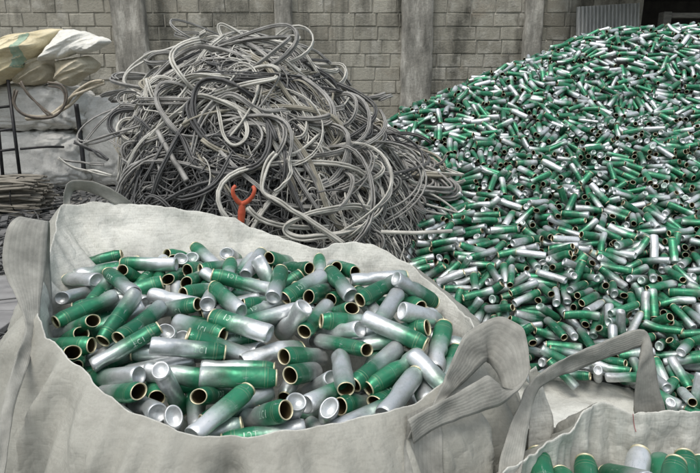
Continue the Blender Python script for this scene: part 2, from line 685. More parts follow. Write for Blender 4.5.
def letters(crush):
    """The three printed letters T C I, running along the can on two sides."""
    V, Q = [], []
    R = CR + .0004

    def patch(x0, y0, x1, y1, w, bend=None):
        n = len(V)
        d = np.array([x1 - x0, y1 - y0])
        ln = np.hypot(*d)
        d = d / ln
        nn = np.array([-d[1], d[0]]) * w / 2
        m = max(2, int(ln / .003))
        for i in range(m + 1):
            c = np.array([x0, y0]) + d * ln * i / m
            for sgn in (-1, 1):
                V.append(c + nn * sgn)
        for i in range(m):
            Q.append((n + 2 * i, n + 2 * i + 1, n + 2 * i + 3, n + 2 * i + 2))

    h, w, g_ = .0145, .0019, .0115
    x = -.016
    patch(x - .005, h / 2 - w / 2, x + .005, h / 2 - w / 2, w)          # T
    patch(x, -h / 2, x, h / 2 - w, w)
    x += g_
    n = len(V)                                                          # C
    for i in range(15):
        a = math.radians(50 + 260 * i / 14)
        for rr in (.0042, .0061):
            V.append(np.array([x + .001 + rr * .8 * math.cos(a), rr * 1.2 * math.sin(a)]))
    for i in range(14):
        Q.append((n + 2 * i, n + 2 * i + 1, n + 2 * i + 3, n + 2 * i + 2))
    x += g_ - .001                                                      # I
    patch(x, -h / 2, x, h / 2, w)
    V2 = np.array(V)
    out, q = [], []
    for side in (0,):
        th = V2[:, 1] / R + side
        out.append(np.stack([R * np.cos(th), R * np.sin(th), V2[:, 0] + CL * .20], 1))
        q.append(np.array(Q) + len(V2) * len(q))
    # two fine rings each side of the lettering
    O = np.concatenate(out)
    return crush(O), np.concatenate(q)


def can_proto(seg, rings, green, tone, crush, letter):
    body, rim, liner = can_parts(seg, rings)
    V, Q = lathe(body, seg)
    al = np.clip((V[:, 2] + CL / 2) / CL, 0, 1)
    V = crush(V)
    n = len(V)
    d = {'body': make_mesh('can_body', V, Q, mats=[M['can']], attrs={'along': al, 'green': np.full(n, green), 'tone': np.full(n, tone)})}
    V, Q = lathe(rim, seg)
    d['rim'] = make_mesh('can_rim', crush(V), Q, mats=[M['gold']])
    V, Q = lathe(liner, seg)
    d['lining'] = make_mesh('can_lining', crush(V), Q, mats=[M['liner']])
    if letter:
        V, Q = letters(crush)
        d['lettering'] = make_mesh('can_lettering', V, Q, mats=[M['print']])
    return d


NEAR_G = [can_proto(28, 14, rng.uniform(.42, .88), rng.random(), Crush(1.7), i % 3 == 0) for i in range(26)]
NEAR_S = [can_proto(28, 14, rng.uniform(-.15, .25), rng.random(), Crush(1.5), False) for i in range(8)]
MID = [can_proto(16, 7, rng.uniform(.44, .98) if i % 8 else -.05, rng.random(), Crush(1.4), False) for i in range(22)]


def axis_quat(ax, roll):
    q = Vector(ax).to_track_quat('Z', 'Y')
    return q @ Matrix.Rotation(roll, 3, 'Z').to_quaternion()


def place_can(proto, c, ax, roll, label, group, parts, size=1.0):
    o = link('drink_can', proto['body'])
    o.rotation_euler = axis_quat(ax, roll).to_euler()
    o.location = c
    o.scale = (size, size, size)
    tag(o, label, 'can', group)
    for p in parts:
        if p in proto:
            link(p, proto[p], o)
    return o


BAG = [(-0.4612,1.1012,0.8703,0.789,0.501,0.355,'g','b',0),(-0.4723,1.0534,0.825,-0.861,0.419,-0.288,'g','b',0),(-0.442,1.0001,0.8201,0.743,-0.559,0.368,'g','o',0),(-0.4074,1.0892,0.7977,0.352,-0.934,0.055,'g','o',0),(-0.3875,0.9827,0.7998,-0.575,0.752,-0.323,'s','b',0),(-0.335,0.9673,0.7747,-0.294,0.684,-0.668,'s','b',0),(-0.5896,1.1468,0.8232,0.377,-0.917,0.131,'g','o',0),(-0.5114,1.2069,0.8932,-0.203,-0.89,-0.408,'g','o',0),(-0.6091,1.1977,0.8682,0.781,-0.447,0.437,'g','o',0),(-0.6216,1.1914,0.8439,0.655,-0.601,0.458,'g','o',0),(-0.3273,1.078,0.8758,0.961,0.194,-0.2,'g','o',0),(-0.3455,1.0104,0.8217,0.071,0.495,-0.866,'g','b',0),(-0.336,1.1894,0.87,0.846,-0.533,0.023,'g','o',0),(-0.2281,1.0753,0.8314,0.997,0.053,-0.057,'g','o',0),(-0.0966,1.136,0.8297,-0.483,-0.776,0.406,'g','o',0),(-0.0938,1.0723,0.8252,-0.28,-0.872,0.401,'g','o',0),(-0.2175,1.0232,0.842,0.983,0.155,-0.1,'g','o',0),(-0.2631,1.0297,0.801,-0.238,-0.863,0.445,'g','o',0),(-0.2294,0.9265,0.827,0.509,0.853,0.118,'g','b',0),(-0.1566,0.939,0.8108,0.616,-0.591,0.521,'g','o',0),(-0.1129,0.9627,0.789,-0.243,0.531,-0.812,'s','b',0),(-0.1625,1.1431,0.8365,0.838,0.54,0.081,'s','-',0),(-0.2364,1.1671,0.8884,-0.918,0.377,0.121,'g','b',0),(-0.0782,1.2494,0.8697,-0.318,-0.947,-0.041,'g','o',0),(-0.3039,1.027,0.7803,-0.297,0.944,0.142,'g','-',0),(0.0564,1.0797,0.8378,-0.631,-0.756,-0.173,'g','o',0),(0.1413,1.0826,0.8075,-0.143,0.976,0.162,'g','b',0),(0.0945,1.1499,0.8822,0.876,-0.419,-0.236,'g','o',0),(0.1948,1.1612,0.842,0.278,0.915,0.293,'g','b',0),(0.1703,1.2303,0.8799,0.774,0.478,-0.415,'s','b',0),(-0.0163,1.1563,0.847,0.7,-0.692,0.178,'g','o',0),(-0.0239,1.2094,0.8536,-0.624,0.673,-0.398,'s','b',0),(-0.0213,1.294,0.8665,0.351,-0.812,0.466,'g','o',0),(0.07,1.3337,0.9075,-0.63,-0.775,-0.045,'g','o',0),(-0.0741,1.0933,0.7776,-0.533,0.546,-0.647,'s','b',0),(-0.0393,1.0086,0.8143,0.587,0.795,-0.153,'g','b',0),(0.0189,1.0201,0.7888,-0.509,-0.768,0.39,'g','o',0),(-0.0407,0.9686,0.79,-0.054,0.714,-0.698,'s','b',0),(0.0881,1.0628,0.7893,-0.538,-0.828,0.161,'g','o',0),(0.048,1.1254,0.8106,0.338,0.931,0.14,'g','-',0),(0.2127,1.126,0.8076,0.341,0.914,0.22,'g','b',0),(0.1639,1.3609,0.8964,0.73,0.373,-0.573,'g','b',0),(0.1407,1.3602,0.8678,0.37,-0.916,0.155,'g','o',0),(-0.0753,1.3627,0.8897,-0.305,-0.928,0.214,'g','o',0),(-0.0809,1.4983,0.9059,-0.088,0.985,0.148,'g','-',0),(-0.0513,1.5149,0.8871,0.207,-0.82,0.534,'g','o',0),(-0.0276,1.4835,0.8711,0.176,-0.851,0.495,'g','o',0),(-0.1459,1.5175,0.9019,0.588,-0.779,0.218,'g','o',0),(-0.1123,1.3608,0.9065,-0.586,-0.802,-0.12,'g','-',0),(-0.0114,1.4188,0.8636,-0.499,-0.858,0.124,'g','o',0),(0.0747,1.4197,0.9091,0.986,0.165,0.025,'s','-',0),(0.043,1.326,0.8743,-0.331,0.933,0.14,'g','-',0),(0.0907,1.2638,0.8904,-0.357,-0.924,-0.139,'s','-',0),(-0.4087,1.5861,0.9129,-0.631,0.744,0.222,'g','b',0),(-0.3136,1.4307,0.9145,-0.132,0.98,0.147,'g','-',0),(-0.2665,1.3533,0.9218,-0.949,-0.078,0.305,'g','b',0),(-0.2871,1.2721,0.9067,-0.604,0.788,0.118,'g','-',0),(-0.2588,1.4962,0.9224,0.142,0.979,0.147,'s','-',0),(-0.1987,1.5862,0.9047,-0.296,-0.88,0.371,'g','o',0),(-0.1779,1.354,0.9195,0.024,0.989,0.148,'g','-',0),(-0.1867,1.2318,0.8807,-0.868,-0.491,-0.074,'g','-',0),(-0.1358,1.2181,0.8687,-0.507,0.414,-0.757,'s','b',0),(-0.4181,1.2773,0.8821,0.908,-0.325,0.264,'g','o',0),(-0.4119,1.4693,0.889,-0.061,-0.979,0.196,'g','o',0),(-0.4672,1.4914,0.8908,-0.016,-0.985,0.171,'g','o',0),(-0.5323,1.4722,0.9296,-0.999,0.036,0.005,'g','-',0),(-0.7004,1.4377,0.8994,-0.804,0.567,-0.18,'s','b',0),(-0.678,1.3711,0.8818,0.104,0.964,-0.244,'s','b',0),(-0.606,1.2504,0.8941,-0.589,-0.799,-0.12,'g','-',0),(-0.5634,1.3541,0.9202,-0.689,0.717,0.108,'g','-',0),(-0.4955,1.4187,0.8811,-0.221,0.946,0.235,'g','b',0),(-0.4202,1.3162,0.8882,0.927,-0.372,-0.056,'s','-',0),(-0.6355,1.2765,0.8284,-0.469,0.676,-0.569,'s','b',0),(-0.4608,1.1946,0.8813,-0.326,-0.935,-0.14,'g','-',0),(-0.5872,1.3123,0.8792,-0.933,-0.356,-0.053,'g','-',0),(-0.4005,1.21,0.8369,-0.109,0.792,-0.6,'s','b',0),(-0.3653,1.2147,0.816,-0.034,0.78,-0.625,'s','b',0),(-0.2141,0.9955,0.7966,-0.771,-0.63,-0.094,'g','-',0),(-0.2867,1.31,0.8748,-0.847,-0.525,-0.079,'s','-',0),(0.0225,1.2726,0.8318,-0.498,-0.858,-0.129,'g','-',0),(0.1662,1.2489,0.8444,-0.429,-0.893,-0.134,'g','-',0),(-0.5559,1.4052,0.8727,-0.653,0.749,0.112,'g','-',0),(-0.116,1.3577,0.8713,-0.336,0.931,0.14,'s','-',0),(-0.1524,0.9061,0.7916,-0.97,-0.24,-0.036,'g','-',0),(0.097,0.9928,0.8257,0.496,0.859,0.129,'s','-',0),(-0.0269,1.3783,0.9111,-0.386,0.912,0.137,'g','-',0),(-0.4751,1.1405,0.8386,-0.762,-0.641,-0.096,'g','-',0),(-0.398,0.9307,0.7973,-0.768,0.633,0.095,'s','-',0),(0.03,0.9555,0.7991,0.835,0.545,0.082,'g','-',0),(-0.2594,1.3715,0.8686,-0.974,-0.178,0.141,'g','f',1),(-0.3161,0.8799,0.7185,0.666,-0.735,0.123,'g','f',1),(-0.3383,1.0484,0.8318,0.986,-0.16,-0.046,'g','f',1),(-0.544,1.37,0.8913,0.909,0.347,0.23,'g','f',1),(0.1173,0.9704,0.7594,-0.516,-0.698,0.497,'g','f',1),(-0.3365,1.2888,0.8379,-0.487,-0.793,0.366,'g','f',1),(-0.6282,1.5091,0.8889,0.391,0.881,0.266,'s','f',1),(-0.2417,0.8648,0.7599,0.414,0.909,0.056,'g','f',1),(0.2508,1.2099,0.8187,0.921,-0.329,-0.209,'g','f',1),(-0.1991,1.326,0.8742,-0.88,-0.425,0.211,'g','f',1),(-0.1864,1.4363,0.867,0.744,0.498,0.446,'g','f',1),(0.1123,1.2127,0.8491,0.785,-0.48,0.391,'g','f',1),(-0.2778,1.5501,0.8781,0.95,-0.242,0.198,'g','f',1),(-0.1318,0.8576,0.7554,0.466,0.879,0.104,'s','f',1),(-0.5409,1.2381,0.8659,-0.845,-0.418,-0.334,'g','f',1),(-0.6672,1.4944,0.9017,0.988,0.004,0.151,'g','f',1),(-0.015,1.0617,0.8351,0.098,-0.995,0.009,'s','f',1),(-0.2943,1.0682,0.8092,-0.979,-0.203,0.001,'g','f',1),(-0.0193,1.5169,0.9031,0.436,-0.878,0.197,'g','f',1),(-0.2567,0.9084,0.7588,0.566,0.811,0.148,'g','f',1),(-0.5391,1.1532,0.8158,0.811,0.285,0.511,'s','f',1),(-0.5006,1.5507,0.8854,0.087,-0.805,0.587,'g','f',1),(-0.7421,1.6258,0.8884,0.957,0.213,0.197,'g','f',1),(-0.5038,1.1103,0.7857,0.93,0.086,0.357,'g','f',1),(-0.6131,1.1364,0.8525,0.964,-0.225,0.141,'g','f',1),(-0.2779,1.1815,0.8435,0.933,0.358,0.017,'g','f',1),(-0.1191,1.1213,0.7946,-0.181,-0.966,-0.182,'s','f',1),(-0.3744,0.9389,0.736,0.277,-0.959,-0.064,'g','f',1),(0.1726,1.0393,0.8295,0.611,-0.678,-0.408,'g','f',1),(-0.3709,1.393,0.8832,-0.44,-0.872,0.214,'g','f',1),(-0.4301,1.3727,0.8546,0.247,-0.875,-0.417,'g','f',1),(-0.4483,1.6221,0.8797,-0.057,0.825,-0.562,'g','f',1),(-0.5994,1.1039,0.845,0.646,-0.619,0.446,'g','f',1),(0.0719,1.1681,0.8504,0.978,-0.021,0.207,'g','f',1),(0.1665,1.0196,0.7513,0.491,-0.781,-0.385,'g','f',1),(-0.2659,0.9128,0.7846,0.964,0.205,0.171,'s','f',1),(-0.1086,1.4489,0.8664,0.237,-0.972,-0.004,'s','f',1),(-0.5163,1.1953,0.7898,0.895,0.322,-0.308,'g','f',1),(-0.2755,1.1333,0.8525,-0.867,-0.2,0.457,'g','f',1),(-0.5534,1.3213,0.8404,-0.932,-0.349,0.099,'g','f',1),(-0.0523,0.8796,0.7368,-0.199,-0.955,0.218,'g','f',1),(-0.206,1.4216,0.8959,0.519,-0.41,-0.75,'g','f',1),(-0.4705,1.5926,0.8936,-0.102,0.878,-0.467,'s','f',1),(0.0052,1.2267,0.8719,-0.947,-0.286,0.146,'g','f',1),(-0.5329,1.4858,0.901,-0.187,-0.961,-0.206,'g','f',1),(0.067,1.3832,0.8553,0.798,-0.589,0.127,'g','f',1),(-0.6217,1.3861,0.8928,-0.139,-0.95,-0.281,'g','f',1),(-0.709,1.5222,0.8904,-0.979,-0.098,-0.177,'s','f',1),(0.0068,1.2268,0.8544,0.842,-0.526,-0.121,'s','f',1),(-0.328,1.4286,0.8879,0.782,-0.563,-0.267,'g','f',1),(0.0916,1.0696,0.8309,-0.757,-0.624,-0.194,'g','f',1),(-0.3417,1.5242,0.9042,-0.765,-0.636,0.097,'g','f',1),(0.1573,1.1847,0.791,-0.983,0.03,0.18,'g','f',1),(0.0616,1.0135,0.7455,-0.52,-0.757,0.394,'s','f',1),(-0.07,0.9817,0.7558,0.258,-0.899,0.354,'s','f',1),(-0.1951,1.5298,0.8787,-0.417,0.883,-0.217,'s','f',1),(-0.1495,1.2727,0.8463,0.998,0.047,-0.038,'g','f',1),(-0.4489,1.0054,0.7626,0.349,-0.869,-0.351,'s','f',1),(-0.5242,1.0184,0.7737,0.457,0.878,0.144,'g','f',1),(-0.3402,1.331,0.8872,-0.144,0.973,-0.182,'s','f',1),(-0.3404,1.602,0.9116,-0.011,0.914,-0.405,'g','f',1),(-0.1532,0.9107,0.7584,-0.095,-0.927,-0.363,'g','f',1),(-0.5165,1.1449,0.7948,-0.804,-0.594,-0.031,'g','f',1),(-0.3856,1.128,0.8407,-0.989,-0.127,0.076,'s','f',1),(-0.6818,1.4618,0.8381,-0.907,-0.421,-0.006,'g','f',1),(-0.0701,0.8734,0.7108,-0.835,-0.542,0.095,'g','f',1),(-0.2313,0.9262,0.7335,0.999,0.043,-0.016,'g','f',1),(0.0969,1.3166,0.8259,-0.598,0.713,0.366,'g','f',1),(-0.5106,1.6045,0.8854,0.293,-0.835,0.465,'g','f',1),(-0.4296,1.5544,0.8917,-0.105,-0.969,0.224,'g','f',1),(-0.4767,1.6375,0.8962,-0.556,-0.738,0.382,'g','f',1),(-0.5632,1.467,0.8892,-0.231,-0.763,0.604,'g','f',1),(-0.298,1.5082,0.8995,-0.376,-0.889,-0.261,'g','f',1),(-0.1106,1.0161,0.7722,-0.874,-0.437,0.213,'g','f',1),(-0.3964,1.0927,0.8277,-0.956,-0.274,-0.102,'s','f',1),(-0.1748,0.8935,0.7326,-0.746,-0.609,0.269,'g','f',1),(-0.0938,0.9318,0.7469,0.957,-0.253,0.142,'g','f',1),(-0.2076,1.2901,0.8769,-0.733,-0.668,-0.127,'g','f',1),(-0.337,0.917,0.7503,0.844,-0.431,-0.32,'g','f',1),(-0.2545,1.1859,0.8152,-0.839,0.432,-0.331,'g','f',1),(-0.1118,1.3111,0.8071,-0.426,0.896,-0.121,'s','f',1),(0.2582,1.2296,0.7962,-0.994,0.055,0.099,'g','f',1),(-0.3794,1.4789,0.8701,0.003,-1,0.023,'g','f',1),(0.0022,1.0149,0.7542,-0.035,-0.959,-0.281,'g','f',1)]
ORD = ['leftmost', 'second from left', 'third from left', 'fourth from left', 'fifth from left', 'sixth from left', 'seventh from left']


def look(c, ax, st):
    d = Vector(c) - Vector((0, 0, CAM_H))
    f = Vector(ax).dot(d.normalized())
    u0, v0 = proj(np.array(c) - np.array(ax) * CL / 2)
    u1, v1 = proj(np.array(c) + np.array(ax) * CL / 2)
    du, dv = u1 - u0, v1 - v0
    hd = 'right' if du > 0 else 'left'
    vd = 'down' if dv > 0 else 'up'
    if abs(du) > 2.2 * abs(dv):
        dr = hd
    elif abs(dv) > 2.2 * abs(du):
        dr = vd
    else:
        dr = vd + ' ' + hd
    name = 'silver can' if st == 's' else 'green can'
    if f < -.25:
        return name + ', gold mouth facing viewer, pointing ' + dr
    if f > .25:
        return name + ' showing silver base, mouth ' + dr
    return name + ' lying sideways, mouth ' + dr


pend = []
for i, (x, y, z, ax, ay, az, st, near, fill) in enumerate(BAG):
    c, a = (x, y, z), (ax, ay, az)
    u, v = proj(c)
    row = 'back flap' if v < 285 else ('mid-pile' if v < 345 else ('front half' if v < 385 else 'front rim'))
    pend.append([c, a, st, fill, look(c, a, st) + (', ' + row + ' of bag' if not fill else ', wedged low among cans in open bag'), u])
by = {}
for k, p in enumerate(pend):
    by.setdefault(p[4], []).append(k)
for lab, ks in by.items():
    if pend[ks[0]][3] or len(ks) == 1:
        continue
    ks.sort(key=lambda k: pend[k][5])
    for j, k in enumerate(ks):
        pend[k][4] = lab + ', ' + (ORD[j] if j < len(ORD) - 1 and j < len(ks) - 1 else 'rightmost')
for k, (c, a, st, fill, lab, u) in enumerate(pend):
    pr = NEAR_S[k % len(NEAR_S)] if st == 's' else NEAR_G[(k * 7) % len(NEAR_G)]
    # turn the print roughly upwards on most of them
    q0 = Vector(a).to_track_quat('Z', 'Y')
    w = q0.inverted() @ (Vector((0, 0, CAM_H)) - Vector(c) + Vector((0, 0, .3)))
    roll = math.atan2(w.y, w.x) + rng.normal(0, .75)
    place_can(pr, c, a, roll, lab, 'cans in the open bulk bag', ('rim', 'lining', 'lettering'), .895)

# cans in the second bag, standing on end
B2 = [(537, 452, .96, 549, 505, 'g', 1, 'dark green can leaning at the left of the second bag'),
      (585, 460, .97, 590, 515, 'g', 1, 'dark green can left of the silver can in second bag'),
      (640, 452, .97, 630, 505, 's', 1, 'bare silver can standing up in the second bag'),
      (661, 459, .985, 663, 512, 'g', -1, 'narrow green can right behind the silver can in second bag'),
      (684, 455, .98, 694, 512, 'g', 1, 'green can with shoulder up at the right of second bag'),
      (676, 462, .93, 668, 520, 'g', 1, 'green can close before the rightmost one in second bag'),
      (606, 474, .97, 640, 482, 'g', 1, 'green can lying sideways low in the middle of second bag'),
      (560, 474, .93, 575, 505, 'g', 1, 'green can low between the two left ones in second bag'),
      (700, 462, .98, 712, 500, 'g', 1, 'green can at the right picture edge in second bag')]
B2G = [can_proto(28, 14, g_, rng.random(), Crush(.45), False) for g_ in (.9, 1.1, .8)]
B2S = can_proto(28, 14, -.3, .9, Crush(.3), False)
for (u, v, Y, u2, v2, st, sg, lab) in B2:
    top = at(u, v, Y)
    bot = at(u2, v2, Y - .115)
    a = (top - bot)
    a /= np.linalg.norm(a)
    c = top - a * CL / 2
    pr = B2S if st == 's' else B2G[int(rng.integers(3))]
    place_can(pr, c, a * sg, rng.uniform(0, 6.28), lab, 'cans in the second bulk bag', ('rim', 'lining', 'lettering'))

